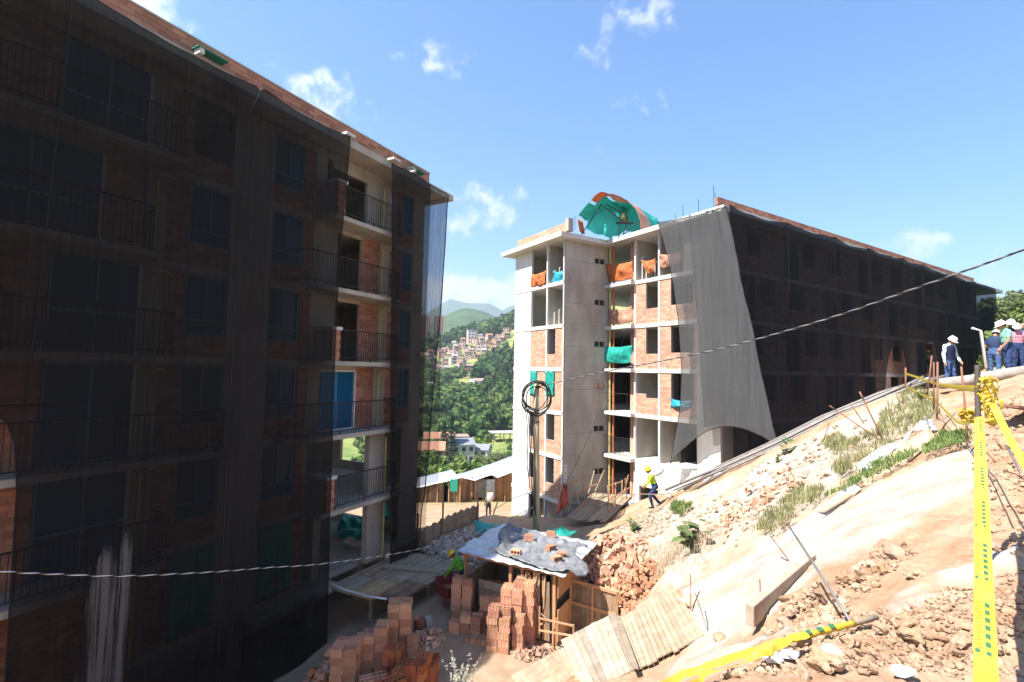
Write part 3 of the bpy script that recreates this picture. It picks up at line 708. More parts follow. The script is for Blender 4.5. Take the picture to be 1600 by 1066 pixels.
    # parapets
    for (b0, b1, a0, a1, z0, z1, ax) in ((21.1, 56.5, 14.95, 15.08, 7.88, 8.66, 'x'), (17.3, 17.43, 21.9, 27.0, 7.88, 8.44, 'y')):
        p = B.put(MB().box(b0+.015, b1-.015, a0+.015, a1-.015, z0, z1-.005), 'parapet', MORTAR)
        m = MB()
        for q in brick_iter(b0 if ax == 'x' else a0, b1 if ax == 'x' else a1, z0+.002, z1):
            if ax == 'x': m.box(q[0], q[1], a0, a1, q[2], q[3])
            else: m.box(b0, b1, q[0], q[1], q[2], q[3])
        m.build('brickwork', BRICK if ax == 'x' else BRICKP, p, kind='stuff')
    B.put(MB().box(17.2, 17.55, 21.62, 21.9, 7.881, 8.60), 'parapet_pier', CONC)
    # railings on the balcony bay
    m = MB()
    for h, r in ((1.05, .022), (.1, .016)): m.tube([(20.64, 22.36, -4.78+h), (20.64, 20.3, -4.78+h)], r, 5)
    for k in range(19): m.box(20.633, 20.647, 20.3+k*.113-.007, 20.3+k*.113+.007, -4.68, -3.73)
    m.tube([(20.64, 22.36, -3.73), (20.64, 22.5, -3.73)], .02, 5); B.put(m, 'railing', IRON)
    m = MB().tube([(20.64, 22.45, -1.22), (20.64, 20.3, -1.22)], .022, 5).tube([(20.64, 20.5, -2.28), (20.64, 20.5, -1.22)], .016, 5); B.put(m, 'railing', IRON)
    # rebar starters on the roof and pvc risers in the rooms
    for k, (b, a, h) in enumerate(((21.0, 16.9, .9), (21.2, 16.1, 1.0), (21.3, 15.2, 1.1), (21.5, 17.8, .7), (17.4, 21.3, .8), (20.9, 15.0, 1.3))):
        B.put(MB().tube([(b, a, 7.88), (b+.02, a+.03, 7.88+h)], .014, 5), 'rebar', IRON)
    for z in (5.25, 2.74):
        for b, a, h in ((17.9, 22.75, 1.1), (17.9, 23.3, .9), (17.85, 23.7, .75), (21.2, 19.9, 1.3), (21.2, 19.6, .6), (21.3, 19.05, .9)):
            if z < 5 and b > 20: continue
            B.put(MB().tube([(b, a, z), (b, a, z+h), (b, a-.12, z+h)], .028, 6), 'riser_pipe', PIPEW)
    return root
RBLD = right_building()
# ------------------------------------------------------------------ nets and tarpaulins
def netmat(name, c, trans, stain=False, fine=260):
    m = bpy.data.materials.new(name); m.use_nodes = True; nt = m.node_tree; N = nt.nodes.new; Lk = nt.links.new; nt.nodes.clear()
    out = N('ShaderNodeOutputMaterial'); d = N('ShaderNodeBsdfDiffuse'); tl = N('ShaderNodeBsdfTranslucent'); tr = N('ShaderNodeBsdfTransparent')
    tc = N('ShaderNodeTexCoord'); mp = N('ShaderNodeMapping'); mp.inputs['Scale'].default_value = (5, 5, .12); Lk(tc.outputs['Object'], mp.inputs[0])
    n1 = N('ShaderNodeTexNoise'); n1.inputs['Scale'].default_value = 2.2; n1.inputs['Detail'].default_value = 7; n1.inputs['Roughness'].default_value = .7; Lk(mp.outputs[0], n1.inputs[0])
    n2 = N('ShaderNodeTexNoise'); n2.inputs['Scale'].default_value = fine; n2.inputs['Detail'].default_value = 1; Lk(tc.outputs['Object'], n2.inputs[0])
    n4 = N('ShaderNodeTexNoise'); n4.inputs['Scale'].default_value = .5; n4.inputs['Detail'].default_value = 3; Lk(tc.outputs['Object'], n4.inputs[0])
    cr = N('ShaderNodeValToRGB'); cr.color_ramp.elements[0].position = .3; cr.color_ramp.elements[1].position = .75
    cr.color_ramp.elements[0].color = (*[q*.8 for q in c], 1); cr.color_ramp.elements[1].color = (*[q*1.35 for q in c], 1); Lk(n1.outputs[0], cr.inputs[0])
    col = cr.outputs[0]
    def mth(op, a, b):
        k = N('ShaderNodeMath'); k.operation = op
        for i, q in enumerate((a, b)):
            if isinstance(q, float): k.inputs[i].default_value = q
            else: Lk(q, k.inputs[i])
        return k.outputs[0]
    f = mth('ADD', mth('ADD', mth('MULTIPLY', mth('SUBTRACT', n1.outputs[0], .5), 1.1), mth('MULTIPLY', mth('SUBTRACT', n2.outputs[0], .5), .7)), mth('MULTIPLY', mth('SUBTRACT', n4.outputs[0], .5), .25))
    f = mth('MULTIPLY', mth('ADD', f, 1.0), trans)
    if stain:
        at = N('ShaderNodeAttribute'); at.attribute_name = 'stain'
        mp3 = N('ShaderNodeMapping'); mp3.inputs['Scale'].default_value = (16, 16, .35); Lk(tc.outputs['Object'], mp3.inputs[0]); n5 = N('ShaderNodeTexNoise'); n5.inputs['Scale'].default_value = 1.4; n5.inputs['Detail'].default_value = 8; n5.inputs['Roughness'].default_value = .75; Lk(mp3.outputs[0], n5.inputs[0])
        mr5 = N('ShaderNodeMapRange'); mr5.inputs[1].default_value = .40; mr5.inputs[2].default_value = .62; mr5.inputs[3].default_value = -.5; mr5.inputs[4].default_value = .6; Lk(n5.outputs[0], mr5.inputs[0])
        ms5 = N('ShaderNodeMath'); ms5.operation = 'MULTIPLY_ADD'; ms5.use_clamp = True; Lk(at.outputs['Fac'], ms5.inputs[0]); ms5.inputs[1].default_value = 1.5; Lk(mr5.outputs[0], ms5.inputs[2])
        g5 = N('ShaderNodeMath'); g5.operation = 'GREATER_THAN'; Lk(at.outputs['Fac'], g5.inputs[0]); g5.inputs[1].default_value = .12
        stf = mth('MULTIPLY', ms5.outputs[0], g5.outputs[0])
        mx = N('ShaderNodeMix'); mx.data_type = 'RGBA'; Lk(stf, mx.inputs[0]); Lk(col, mx.inputs[6]); mx.inputs[7].default_value = (.16, .157, .155, 1); col = mx.outputs[2]
        f = mth('MULTIPLY', f, mth('SUBTRACT', 1.0, mth('MULTIPLY', stf, .85)))
    Lk(col, d.inputs[0]); Lk(col, tl.inputs[0])
    m1 = N('ShaderNodeMixShader'); m1.inputs[0].default_value = .3; Lk(d.outputs[0], m1.inputs[1]); Lk(tl.outputs[0], m1.inputs[2])
    m2 = N('ShaderNodeMixShader'); Lk(f, m2.inputs[0]); Lk(m1.outputs[0], m2.inputs[1]); Lk(tr.outputs[0], m2.inputs[2]); Lk(m2.outputs[0], out.inputs[0])
    MATS[name] = m; return m
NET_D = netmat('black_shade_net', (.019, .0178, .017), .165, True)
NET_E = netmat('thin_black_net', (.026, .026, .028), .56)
NET_R = netmat('painted_sunlit_net', (.108, .109, .11), .26)  # black netting made greyer so its colour carries the sunlight
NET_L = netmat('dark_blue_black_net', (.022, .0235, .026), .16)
HEM = mat('net_hem', (.008, .008, .009), (.014, .014, .014), rough=.9)

def net(name, label, P, m, hem_sides=(0, 1, 2, 3), stain=None, group=None, r=.014):
    P = np.asarray(P); mb = MB(); mb.grid(P); c = P[-1].mean(0)
    o = bpy.data.objects.new(name, None); COL.objects.link(o); o.location = c; tag(o, label, 'safety net', group)
    me = mb.mesh(name, m, True)
    sh = bpy.data.objects.new('mesh_sheet', me); COL.objects.link(sh); sh.parent = o; sh.location = -Vector(c)
    if stain is not None:
        a = me.attributes.new('stain', 'FLOAT', 'POINT'); a.data.foreach_set('value', np.asarray(stain, np.float32).reshape(-1))
    edges = [P[0], P[-1], P[:, 0], P[:, -1]]
    for k in hem_sides: 
        h = MB().tube([tuple(q) for q in edges[k]], r, 4, True).build('hem_rope', HEM, o); h.location = -Vector(c)
    return o

def lnet(zs_top, zs_bot, left, right, nu, nv, o_fn):
    """grid over the left block: rows run top to bottom; left/right give s for a height, o_fn the distance out"""
    S = np.zeros((nv, nu)); Zz = np.zeros((nv, nu))
    for i in range(nv):
        v = i/(nv-1); zr = 7.9 + (zs_bot-7.9)*v; l = left(zr); r = right(zr)
        for j in range(nu):
            s = l+(r-l)*j/(nu-1); t = zs_top(s); S[i, j] = s; Zz[i, j] = t+(zs_bot-t)*v
    O = o_fn(S, Zz)
    return S[..., None]*np.array(LD) + (O[..., None]-13.2)*np.array(LN) + Zz[..., None]*np.array([0, 0, 1.])
def interp(pts):
    a = sorted(pts); xs = [q[0] for q in a]; ys = [q[1] for q in a]
    return lambda t: float(np.interp(t, xs, ys))
def fold(s, z, amp=.07, k=1.7, seed=3): return .30 + amp*fbm(s*k, z*.12, seed, 3) + .10*np.clip((7.9-z)/8, 0, 1)
def tops(ties, base, sag):
    def f(s):
        for a, b in zip(ties, ties[1:]):
            if a <= s <= b: t = (s-a)/(b-a); return base - sag*4*t*(1-t)
        return base
    return f
holeL = interp([(9, -3.0), (-.72, -3.0), (-.80, 3.5), (-.95, 3.70), (-1.07, 3.83), (-1.5, 3.98), (-2.4, 4.06), (-5.2, 4.08), (-9, 4.1)])
P1 = lnet(tops([-3, .5, 4.4, 8.5, 9], 7.86, .10), -8.9, holeL, interp([(8, 8.66), (7.3, 8.42), (4.7, 8.1), (-8, 8.15), (-9, 8.15)]), 90, 260, fold)
nv, nu = P1.shape[:2]
S1 = np.einsum('ijk,k->ij', P1, np.array(LD)); Z1 = P1[:, :, 2]
st = np.zeros_like(S1)
for (c, w, top, k) in ((5.40, .10, -4.4, .5), (5.60, .13, -3.85, 1.0), (5.76, .05, -4.6, .6), (5.93, .09, -3.75, .95), (5.20, .03, -6.2, .3), (5.5, .2, -4.9, .3)):
    wob = c + .05*fbm(Z1*.6, Z1*0, int(c*100), 2)
    st = np.maximum(st, k*np.exp(-((S1-wob)/w)**2)*sstep(top+.1, top-.5, Z1+.25*fbm(S1*14, Z1*.8, 5, 2))*(.55+.9*(fbm(S1*26, Z1*.35, 8, 3)+.25)))
net('safety_net', 'big black safety net over the left block with a pale cement stain', P1, NET_D, (0, 3, 2), np.clip(st, 0, 1))
NETP1 = bpy.data.objects['safety_net']
rope = MB().tube([lw(q[0], .42, q[1]) for q in ((4.36, 7.9), (4.30, 6), (4.2, 3), (4.12, 0), (4.08, -1.4))], .014, 5).build('hem_rope', HEM, NETP1); rope.location = -Vector(NETP1.location)
P2 = lnet(tops([8.4, 8.75, 11.95], 7.9, .13), -8.9, interp([(8, 8.70), (7.3, 8.45), (4.7, 8.12), (-8, 8.17), (-9, 8.17)]), interp([(7.9, 11.98), (7.4, 11.97), (3.7, 11.67), (.3, 11.57), (-4.6, 11.63), (-6.6, 11.67), (-9, 11.7)]), 40, 110, lambda s, z: fold(s, z, .07, 1.9, 9)+.03)
net('safety_net', 'black safety net strip beside the uncovered balconies of the left block', P2, NET_D, (0, 2, 3), np.zeros(P2.shape[:2]))
lt3 = interp([(7.6, 14.04), (5.2, 14.18), (.15, 14.34), (-4, 14.57), (-6.5, 14.68), (-9, 14.7)]); md3 = interp([(7.8, 16.5), (0, 16.4), (-4.8, 16.3), (-9, 16.05)]); rt3 = interp([(7.8, 17.75), (7.3, 17.68), (2.1, 17.34), (-4.8, 16.63), (-7.3, 16.25), (-9, 16.2)])
tp3 = interp([(14, 7.75), (15.5, 7.84), (17, 7.7), (18.3, 7.72)]); of3 = lambda s, z: .33+.09*fbm(s*4., z*.1, 4, 3)
net('safety_net', 'narrow black net hanging over the end windows of the left block', lnet(tp3, -8.0, lt3, md3, 30, 90, of3), NET_D, (0, 2), np.zeros((90, 30)), None, .022)
net('safety_net', 'thin dark net strip at the free end of the left block, blue sky showing through', lnet(tp3, -8.0, md3, rt3, 16, 90, of3), NET_E, (0, 3), None, None, .022)
# the same net turns the corner and hangs along the end of the block
P4 = np.zeros((60, 26, 3)); rt = interp([(7.8, 17.95), (7.3, 17.95), (2.1, 17.75), (-4.8, 17.9), (-8, 17.9)])
for i in range(60):
    for j in range(26):
        z = 7.72-15.6*i/59; t = j/25
        P4[i, j] = lw(rt(z)+.05+.12*float(fbm(np.array([t*9.]), np.array([z*.1]), 6, 3)[0]) - (.9 if z < -5 else .1)*(1-t)*max(0, min(1, (7-z)/12)), .1-2.1*t, z)
net('safety_net', 'black net hanging along the far end wall of the left block', P4, NET_E, (0,), None)

# right block: sun-lit panel hung at its corner, two layers
def corner_net(left, right, top, bot, b0, bfun, label):
    nu_, nv_ = 44, 80; P = np.zeros((nv_, nu_, 3))
    for i in range(nv_):
        v = i/(nv_-1)
        for j in range(nu_):
            u = j/(nu_-1); zt = top(u); zb = bot(u); z = zt+(zb-zt)*v
            a = left(v)+(right(v)-left(v))*u
            P[i, j] = rw(b0 + bfun(u, v) + .16*float(fbm(np.array([a*2.6]), np.array([z*.18]), 12, 4)[0]) + .10*math.exp(-((1-u)/.25)**2)*math.sin((1-u)*46)*math.exp(-v*7), a, z)
    return net('safety_net', label, P, NET_R, (0, 1, 2, 3), None, None, .016)
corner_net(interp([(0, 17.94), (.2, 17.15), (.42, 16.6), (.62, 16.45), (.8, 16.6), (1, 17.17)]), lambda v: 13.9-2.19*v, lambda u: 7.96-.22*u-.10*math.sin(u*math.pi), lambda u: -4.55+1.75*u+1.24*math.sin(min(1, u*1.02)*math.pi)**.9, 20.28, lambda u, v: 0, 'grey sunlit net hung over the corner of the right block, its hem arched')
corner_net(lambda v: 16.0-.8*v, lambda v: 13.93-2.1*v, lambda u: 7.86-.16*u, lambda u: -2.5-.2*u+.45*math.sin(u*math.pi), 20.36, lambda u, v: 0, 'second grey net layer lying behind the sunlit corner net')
# long front nets
seams = [20.6, 25.5, 30.3, 34.6, 39.4, 42.5, 48.5, 53.3, 58.1]
def bot_long(b):
    w = rw(b, 14, 0); g = max(HZ(w.x, w.y), -7)+.05
    g = min(g, -.3)
    for c, h, w_ in ((37.7, 2.0, 2.15), (43.3, 2.5, 1.3)):
        t = abs(b-c)/w_
        if t < 1: g = max(g, g+(h-g)*(1-t**3))
    return g
for k, (b0, b1) in enumerate(zip(seams, seams[1:])):
    n = 60; nv_ = 50; P = np.zeros((nv_, n, 3))
    for j in range(n):
        b = b0+.02+(b1-b0-.04)*j/(n-1); t = j/(n-1); zt = 7.88-.28*4*t*(1-t)*(.5+.5*random.Random(k).random())-.02*math.sin(b*3)
        if k == len(seams)-2: zt = 7.7
        zb = bot_long(b)
        for i in range(nv_):
            z = zt+(zb-zt)*i/(nv_-1)
            P[i, j] = rw(b, 13.98-.1*(i/nv_)-.09*float(fbm(np.array([b*1.1]), np.array([z*.15]), 22, 3)[0])-.08*math.sin(t*math.pi), z)
    net('safety_net', ['dark net hung next to the sunlit corner net of the right block', 'dark net strip second from the corner of the right block', 'dark net strip third from the corner of the right block', 'dark net strip with an arched opening over a pale wall and doorway',
        'dark net strip beside the arched opening of the right block', 'dark net strip above the man in the navy vest', 'dark net strip near the far end of the right block', 'last dark net strip past the far end of the right block'][k], P, NET_L, (0, 2) if k else (0,), None, None, .02)

def sheet(A, B, C, D, nu=18, nv=12, sag=.1, fold_=.05, seed=0, belly=(0, 0, 0), k=5):
    """cloth between top-left A, top-right B, bottom-right C and bottom-left D"""
    A, B, C, D = (np.array(q, float) for q in (A, B, C, D)); nrm = np.cross(B-A, D-A); nrm /= np.linalg.norm(nrm)+1e-9
    P = np.zeros((nv, nu, 3))
    for i in range(nv):
        v = i/(nv-1)
        for j in range(nu):
            u = j/(nu-1); p = (A*(1-u)+B*u)*(1-v)+(D*(1-u)+C*u)*v
            p = p + np.array([0, 0, -sag*math.sin(u*math.pi)*(1-.3*v)]) + np.array(belly)*math.sin(u*math.pi)*math.sin(v*math.pi)
            p = p + nrm*fold_*2*float(fbm(np.array([u*k+seed]), np.array([v*k*.5+seed*3]), seed, 3)[0])
            P[i, j] = p
    return P
def cloth(name, label, cat, P, m, group=None, thick=.006):
    P = np.asarray(P); c = P.reshape(-1, 3).mean(0); c[2] = P[..., 2].min()
    o = MB().grid(P-c).build(name, m, None, True, loc=c)
    s = o.modifiers.new('thickness', 'SOLIDIFY'); s.thickness = thick
    return tag(o, label, cat, group)
TEAL = mat('teal_tarp', (.02, .36, .29), (.035, .46, .38), scale=3, rough=.5, bump=.4, bscale=18, translucent=.35, spec=.3)
TEALG = mat('teal_mesh', (.03, .38, .31), (.05, .46, .39), scale=40, rough=.6, bump=.4, bscale=18, translucent=.4, spec=.2)
ORANGE = mat('orange_tarp', (.50, .13, .035), (.60, .20, .07), scale=3, rough=.55, bump=.4, bscale=18, translucent=.3)
ORANGEP = mat('faded_orange_tarp', (.52, .25, .16), (.60, .34, .24), scale=3, rough=.6, bump=.4, bscale=18, translucent=.3)
BLUET = mat('sky_blue_tarp', (.03, .34, .45), (.05, .42, .55), scale=3, rough=.5, bump=.4, bscale=18, translucent=.3)
RED = mat('red_orange_mesh', (.50, .10, .05), (.58, .16, .09), scale=6, rough=.7, translucent=.2)
BPL = mat('black_plastic', (.11, .115, .125), (.22, .225, .235), scale=2, rough=.45, bump=.8, bscale=9, spec=.5)

def tarpB(name, label, a0, z0, a1, z1, a2, z2, a3, z3, m, seed, b=20.86, sag=.08, bel=-.12):
    cloth(name, label, 'tarp', sheet(rw(b, a0, z0), rw(b, a1, z1), rw(b, a2, z2), rw(b, a3, z3), sag=sag, fold_=.09, seed=seed, belly=tuple(E1*bel)), m)
tarpB('orange_tarp', 'bright orange tarp tied across the top open balcony bay of the right block', 22.45, 6.58, 20.33, 6.40, 20.33, 5.40, 22.3, 5.45, ORANGE, 2)
tarpB('orange_tarp', 'small orange tarp hung beside white pipes on the top storey', 19.7, 6.32, 18.57, 6.25, 18.7, 5.6, 19.2, 5.4, ORANGE, 5)
tarpB('orange_tarp', 'faded orange tarp across the fifth storey balcony of the right block', 22.25, 3.78, 20.33, 3.80, 20.33, 2.90, 22.1, 2.88, ORANGEP, 3)
tarpB('orange_tarp', 'faded orange tarp stretched behind the grey corner net', 18.42, 6.42, 16.9, 6.3, 16.9, 5.75, 18.4, 5.65, ORANGEP, 4, 20.9)
tarpB('teal_tarp', 'teal green tarp with pale stripe on the fourth storey balcony', 22.75, 1.6, 20.33, 1.55, 20.4, .55, 22.5, .62, TEAL, 6, 20.84)
tarpB('blue_tarp', 'bright blue tarp in a window behind the corner net edge', 17.7, -1.30, 16.35, -1.32, 16.35, -1.6, 17.7, -1.75, BLUET, 9, 20.93)
tarpB('orange_tarp', 'orange tarp sagging in the top left opening of the right block', 25.75, 6.1, 24.27, 6.12, 24.27, 5.28, 25.75, 5.3, ORANGE, 7, 17.60, .12)
tarpB('blue_tarp', 'blue cloth hung by white pipes on the top storey', 23.75, 6.05, 22.62, 5.85, 22.62, 5.28, 23.75, 5.3, BLUET, 8, 17.72, .12)
tarpB('teal_tarp', 'teal sheet closing the left window above the coiled cables', 25.83, .01, 25.12, .01, 25.12, -1.47, 25.83, -1.5, TEAL, 10, 17.63, .02, -.03)
tarpB('teal_tarp', 'teal sheet closing the right window above the coiled cables', 24.1, .01, 23.33, .01, 23.33, -1.45, 24.1, -1.45, TEAL, 11, 17.63, .02, -.03)

# tarp shelter on the roof
def shelter():
    o = thing('tarp_shelter', 'teal and orange tarp shelter over a hoist frame on the roof', 'shelter', (5.6, 28.4, 7.88))
    org = np.array(o.location); dep = np.array([2.3, 2.7, -.05])
    arch = [px(909, 364, 28.5), px(905, 342, 28.4), px(916, 326, 28.4), px(930, 312, 28.4), px(942, 303, 28.4), px(962, 306, 28.4), px(982, 315, 28.3), px(996, 330, 28.3), px(1002, 347, 28.3), px(1003, 366, 28.3)]
    arch = np.array(arch); t = np.linspace(0, 1, len(arch)); T = np.linspace(0, 1, 40); A = np.stack([np.interp(T, t, arch[:, k]) for k in range(3)], 1)
    def part(nm, u0, u1, v0, v1, m, lift=0):
        us = [k for k in range(40) if u0 <= T[k] <= u1]; V = np.linspace(v0, v1, 14)
        P = np.array([[A[k]+dep*v+np.array([0, 0, lift+.12*float(fbm(np.array([k*.35]), np.array([v*6]), 4, 3)[0])-.06*math.sin(v*math.pi)*(1 if .2 < T[k] < .9 else 0)]) - org for k in us] for v in V])
        q = MB().grid(P).build(nm, m, o, True); s = q.modifiers.new('thickness', 'SOLIDIFY'); s.thickness = .008
    part('teal_sheet', .12, .46, .10, 1.0, TEAL); part('teal_sheet', .40, .93, .36, 1.0, TEAL)
    part('orange_sheet', .44, 1.0, -.04, .38, ORANGEP, .03); part('orange_skirt', 0, .12, -.06, .10, ORANGE); part('orange_edge', .3, .5, -.06, .14, ORANGE, .03); part('teal_edge', .12, .3, -.06, .12, TEAL, .02)
    P = sheet(px(922, 325, 29.0)-org, px(985, 333, 29.2)-org, px(955, 373, 28.9)-org, px(916, 358, 28.8)-org, 16, 14, .05, .12, 3)
    MB().grid(P).build('mesh_curtain', TEALG, o, True)
    P = sheet(px(940, 308, 30.6)-org, px(985, 320, 30.6)-org, px(978, 350, 30.6)-org, px(935, 350, 30.6)-org, 10, 10, .05, .1, 7)
    MB().grid(P).build('mesh_curtain', TEALG, o, True)
    P = np.array([[A[k]*(1-q)+np.array([A[k][0]*.9+.1*org[0], A[k][1], max(8.5, A[k][2]-1.5)])*q+dep*.75-org+np.array([0, .15*math.sin(k*.8+q*5), 0]) for k in range(5, 36)] for q in np.linspace(0, 1, 10)])
    MB().grid(P).build('mesh_curtain', TEALG, o, True)
    for a, b in (((940, 320), (972, 345)), ((940, 319), (905, 372)), ((969, 345), (967, 372)), ((946, 319), (975, 333)), ((1001, 340), (1003, 364)), ((968, 372), (1000, 345))):
        MB().tube([Vector(px(*a, 28.7)-org), Vector(px(*b, 28.5)-org)], .03, 6).build('frame_pole', IRON, o)
    for k, (a, b) in enumerate((((1005, 340), (1005, 358)), ((1013, 340), (1013, 357)), ((1020, 340), (1020, 355)), ((1026, 340), (1026, 352)))):
        MB().tube([Vector(px(*a, 31)-org), Vector(px(a[0], 366, 31)-org)], .018, 5).build('rebar', IRON, o)
    c = px(976, 341, 28.8)-org
    m = MB(); m.lathe([(.0, -.14), (.27, -.13), (.30, -.05), (.30, .1), (.2, .14), (.05, .14)], 14)
    q = m.build('drum', mat('olive_drum', (.07, .085, .03), (.11, .13, .045), rough=.7), o, True); q.location = c; q.rotation_euler = (1.3, .2, .9)
    MB().box(-.5, .5, -.06, .06, -.35, -.25).build('drum_bar', IRON, o).location = c
    MB().tube([(0, 0, 0), (0.35, 0, 1.15)], .03, 5).build('drum_leg', IRON, o).location = Vector(c)+Vector((-.2, 0, -1.35))
    return o
shelter()
# ------------------------------------------------------------------ the yard: shed, clay blocks, platform
HBLK = {}
def block_mesh(kind, m):
    """hollow clay block standing with its cells upward; cells are real recesses"""
    key = (kind, m.name)
    if key in HBLK: return HBLK[key]
    L, Wd, Hh = .30, .145, .195
    if kind == 'slot': nx, ny, wx, wy = 3, 1, .078, .095
    elif kind == 'grey': L, Wd, Hh = .38, .15, .19; nx, ny, wx, wy = 2, 1, .13, .09
    else: nx, ny, wx, wy = 4, 2, .056, .054
    mb = MB()
    xs = [-L/2]; ys = [-Wd/2]
    for k in range(nx):
        c = -L/2 + L*(k+.5)/nx; xs += [c-wx/2, c+wx/2]
    for k in range(ny):
        c = -Wd/2 + Wd*(k+.5)/ny; ys += [c-wy/2, c+wy/2]
    xs.append(L/2); ys.append(Wd/2)
    for i in range(len(xs)-1):
        for j in range(len(ys)-1):
            x0, x1, y0, y1 = xs[i], xs[i+1], ys[j], ys[j+1]
            if i % 2 and j % 2:
                d = Hh-.17
                mb.quad((x0, y0, d), (x1, y0, d), (x1, y1, d), (x0, y1, d))
                mb.quad((x0, y0, Hh), (x1, y0, Hh), (x1, y0, d), (x0, y0, d)); mb.quad((x1, y1, Hh), (x0, y1, Hh), (x0, y1, d), (x1, y1, d))
                mb.quad((x0, y1, Hh), (x0, y0, Hh), (x0, y0, d), (x0, y1, d)); mb.quad((x1, y0, Hh), (x1, y1, Hh), (x1, y1, d), (x1, y0, d))
            else: mb.quad((x0, y0, Hh), (x1, y0, Hh), (x1, y1, Hh), (x0, y1, Hh))
    a, b = L/2, Wd/2
    # ribbed sides
    n = 6
    for sg in (-1, 1):
        for k in range(n):
            x0 = -a+2*a*k/n; x1 = -a+2*a*(k+1)/n; e = .007 if k % 2 else 0
            q = [(x0, sg*(b+e), 0), (x1, sg*(b+e), 0), (x1, sg*(b+e), Hh), (x0, sg*(b+e), Hh)]; mb.quad(*(q if sg < 0 else q[::-1]))
    mb.quad((a, -b, 0), (a, b, 0), (a, b, Hh), (a, -b, Hh)); mb.quad((-a, b, 0), (-a, -b, 0), (-a, -b, Hh), (-a, b, Hh)); mb.quad((-a, b, 0), (a, b, 0), (a, -b, 0), (-a, -b, 0))
    HBLK[key] = mb.mesh('hollow_brick', m); return HBLK[key]
CLAY1 = mat('clay_block', (.45, .215, .13), (.55, .30, .20), scale=6, rough=.92, bump=.3, bscale=50, rand=.32, spec=.1)
CLAY2 = mat('pale_clay_block', (.45, .225, .135), (.53, .30, .20), scale=6, rough=.92, bump=.3, bscale=50, rand=.3, spec=.1)
CLAY3 = mat('deep_clay_block', (.36, .115, .055), (.43, .155, .08), scale=6, rough=.92, bump=.3, bscale=50, rand=.3, spec=.1)
CEM = mat('cement_block', (.30, .30, .30), (.38, .38, .37), scale=8, rough=.95, bump=.3)
def block(p, rz, kind, m, label, group, rot=None):
    o = inst('hollow_brick', block_mesh(kind, m), None, p, rot or (0, 0, rz)); return tag(o, label, 'brick', group)
REST = {}
def stack(x, y, z, rz, nx, ny, nz, kind, m, label, group, top=None, lean=0.0, low=0):
    rnd = random.Random(int(x*100+y*10)); c, s = math.cos(rz), math.sin(rz); z0 = z; vx = -x*c-y*s; vy = x*s-y*c
    for k in range(nz):
        for i in range(nx):
            for j in range(ny):
                if top is not None and k == nz-1 and (i, j) not in top: continue
                fi = 0 if vx < 0 else nx-1; fj = 0 if vy < 0 else ny-1
                lx = (i-(nx-1)/2)*.313 + rnd.uniform(-.02, .02); ly = (j-(ny-1)/2)*.159 + rnd.uniform(-.014, .014)
                p = Vector((x+c*lx-s*ly, y+s*lx+c*ly, z0+k*.1965)); a = rz+rnd.uniform(-.06, .06)
                if k < low or (k < nz-1 and i != fi and j != fj and not (top is not None and k == nz-2)):      # hardly anything shows of these
                    mb = REST.setdefault(m.name, MB()); n0 = len(mb.v); mb.box(-.149, .149, -.072, .072, 0, .194); ca, sa = math.cos(a), math.sin(a)
                    for q in range(n0, len(mb.v)): v = mb.v[q]; mb.v[q] = (p.x+ca*v[0]-sa*v[1], p.y+sa*v[0]+ca*v[1], p.z+v[2])
                    continue
                block(p, a+(math.pi if rnd.random() < .5 else 0), kind, m, label, group)
YD = -7.8
LR = math.atan2(LN.y, LN.x)
def ys(x, y): return HZ(x, y)-.03
def stk(x, y, *a, **k): stack(x, y, ys(x, y)-.02, *a, **k)
g1 = 'clay blocks piled in the yard by the left block'
stk(-3.95, 12.75, LR+.55, 2, 4, 6, 'cell', CLAY2, 'pale hollow clay block in the broad square stack of the front heap', g1, low=1)
stk(-2.95, 14.15, LR+.6, 2, 3, 7, 'cell', CLAY1, 'hollow clay block in the tallest narrow stack of the front heap', g1, low=2)
stk(-3.40, 13.35, LR+.6, 2, 3, 6, 'cell', CLAY2, 'hollow clay block in the stepped stack between two others', g1, top=[(1, 0), (1, 1), (1, 2)], low=2)
stk(-2.32, 12.65, LR+1.9, 2, 5, 4, 'slot', CLAY3, 'deep orange slotted clay block in the front corner stack', g1, top=[(0, 0), (1, 0), (1, 1), (0, 1), (0, 2)])
stk(-1.88, 12.95, LR+2.0, 2, 2, 3, 'slot', CLAY3, 'deep orange slotted clay block in the low stack at the heap end', g1)
stk(-2.58, 14.05, LR+.9, 1, 2, 3, 'cell', CLAY1, 'hollow clay block in the little stack beside the tallest one', g1, top=[(0, 0)])
stk(-2.85, 13.05, LR+2.0, 1, 3, 4, 'slot', CLAY3, 'slotted clay block in the stack leaning on the stepped one', g1, low=2)
stk(-3.15, 12.25, LR+.9, 2, 2, 3, 'slot', CLAY2, 'slotted clay block in the tumbled low stack in front', g1)
stk(-2.75, 12.2, LR+1.2, 2, 3, 3, 'slot', CLAY3, 'slotted clay block in the low row at the heap front', g1)
rl = random.Random(5)
for k in range(14):
    x = -4.6+rl.uniform(-.7, .9); y = 13.4+rl.uniform(-.9, 1.6)
    block(Vector((x, y, ys(x, y)+.12+rl.uniform(0, .25))), 0, rl.choice(['slot', 'cell']), rl.choice([CLAY1, CLAY2, CLAY3]), 'loose hollow clay block tumbled at the back of the front heap', g1, (rl.uniform(-.9, 1.6), rl.uniform(-.9, .9), rl.uniform(0, 6)))
for k in range(6):
    x = -4.3+rl.uniform(-.5, .7); y = 11.7+rl.uniform(-.3, .5)
    block(Vector((x, y, ys(x, y)+.08+rl.uniform(0, .12))), 0, 'slot', CLAY2, 'loose clay block lying at the foot of the front heap', g1, (rl.uniform(-.5, 1.6), rl.uniform(-.4, .4), rl.uniform(0, 6)))
p = down(-2.42, 15.35)
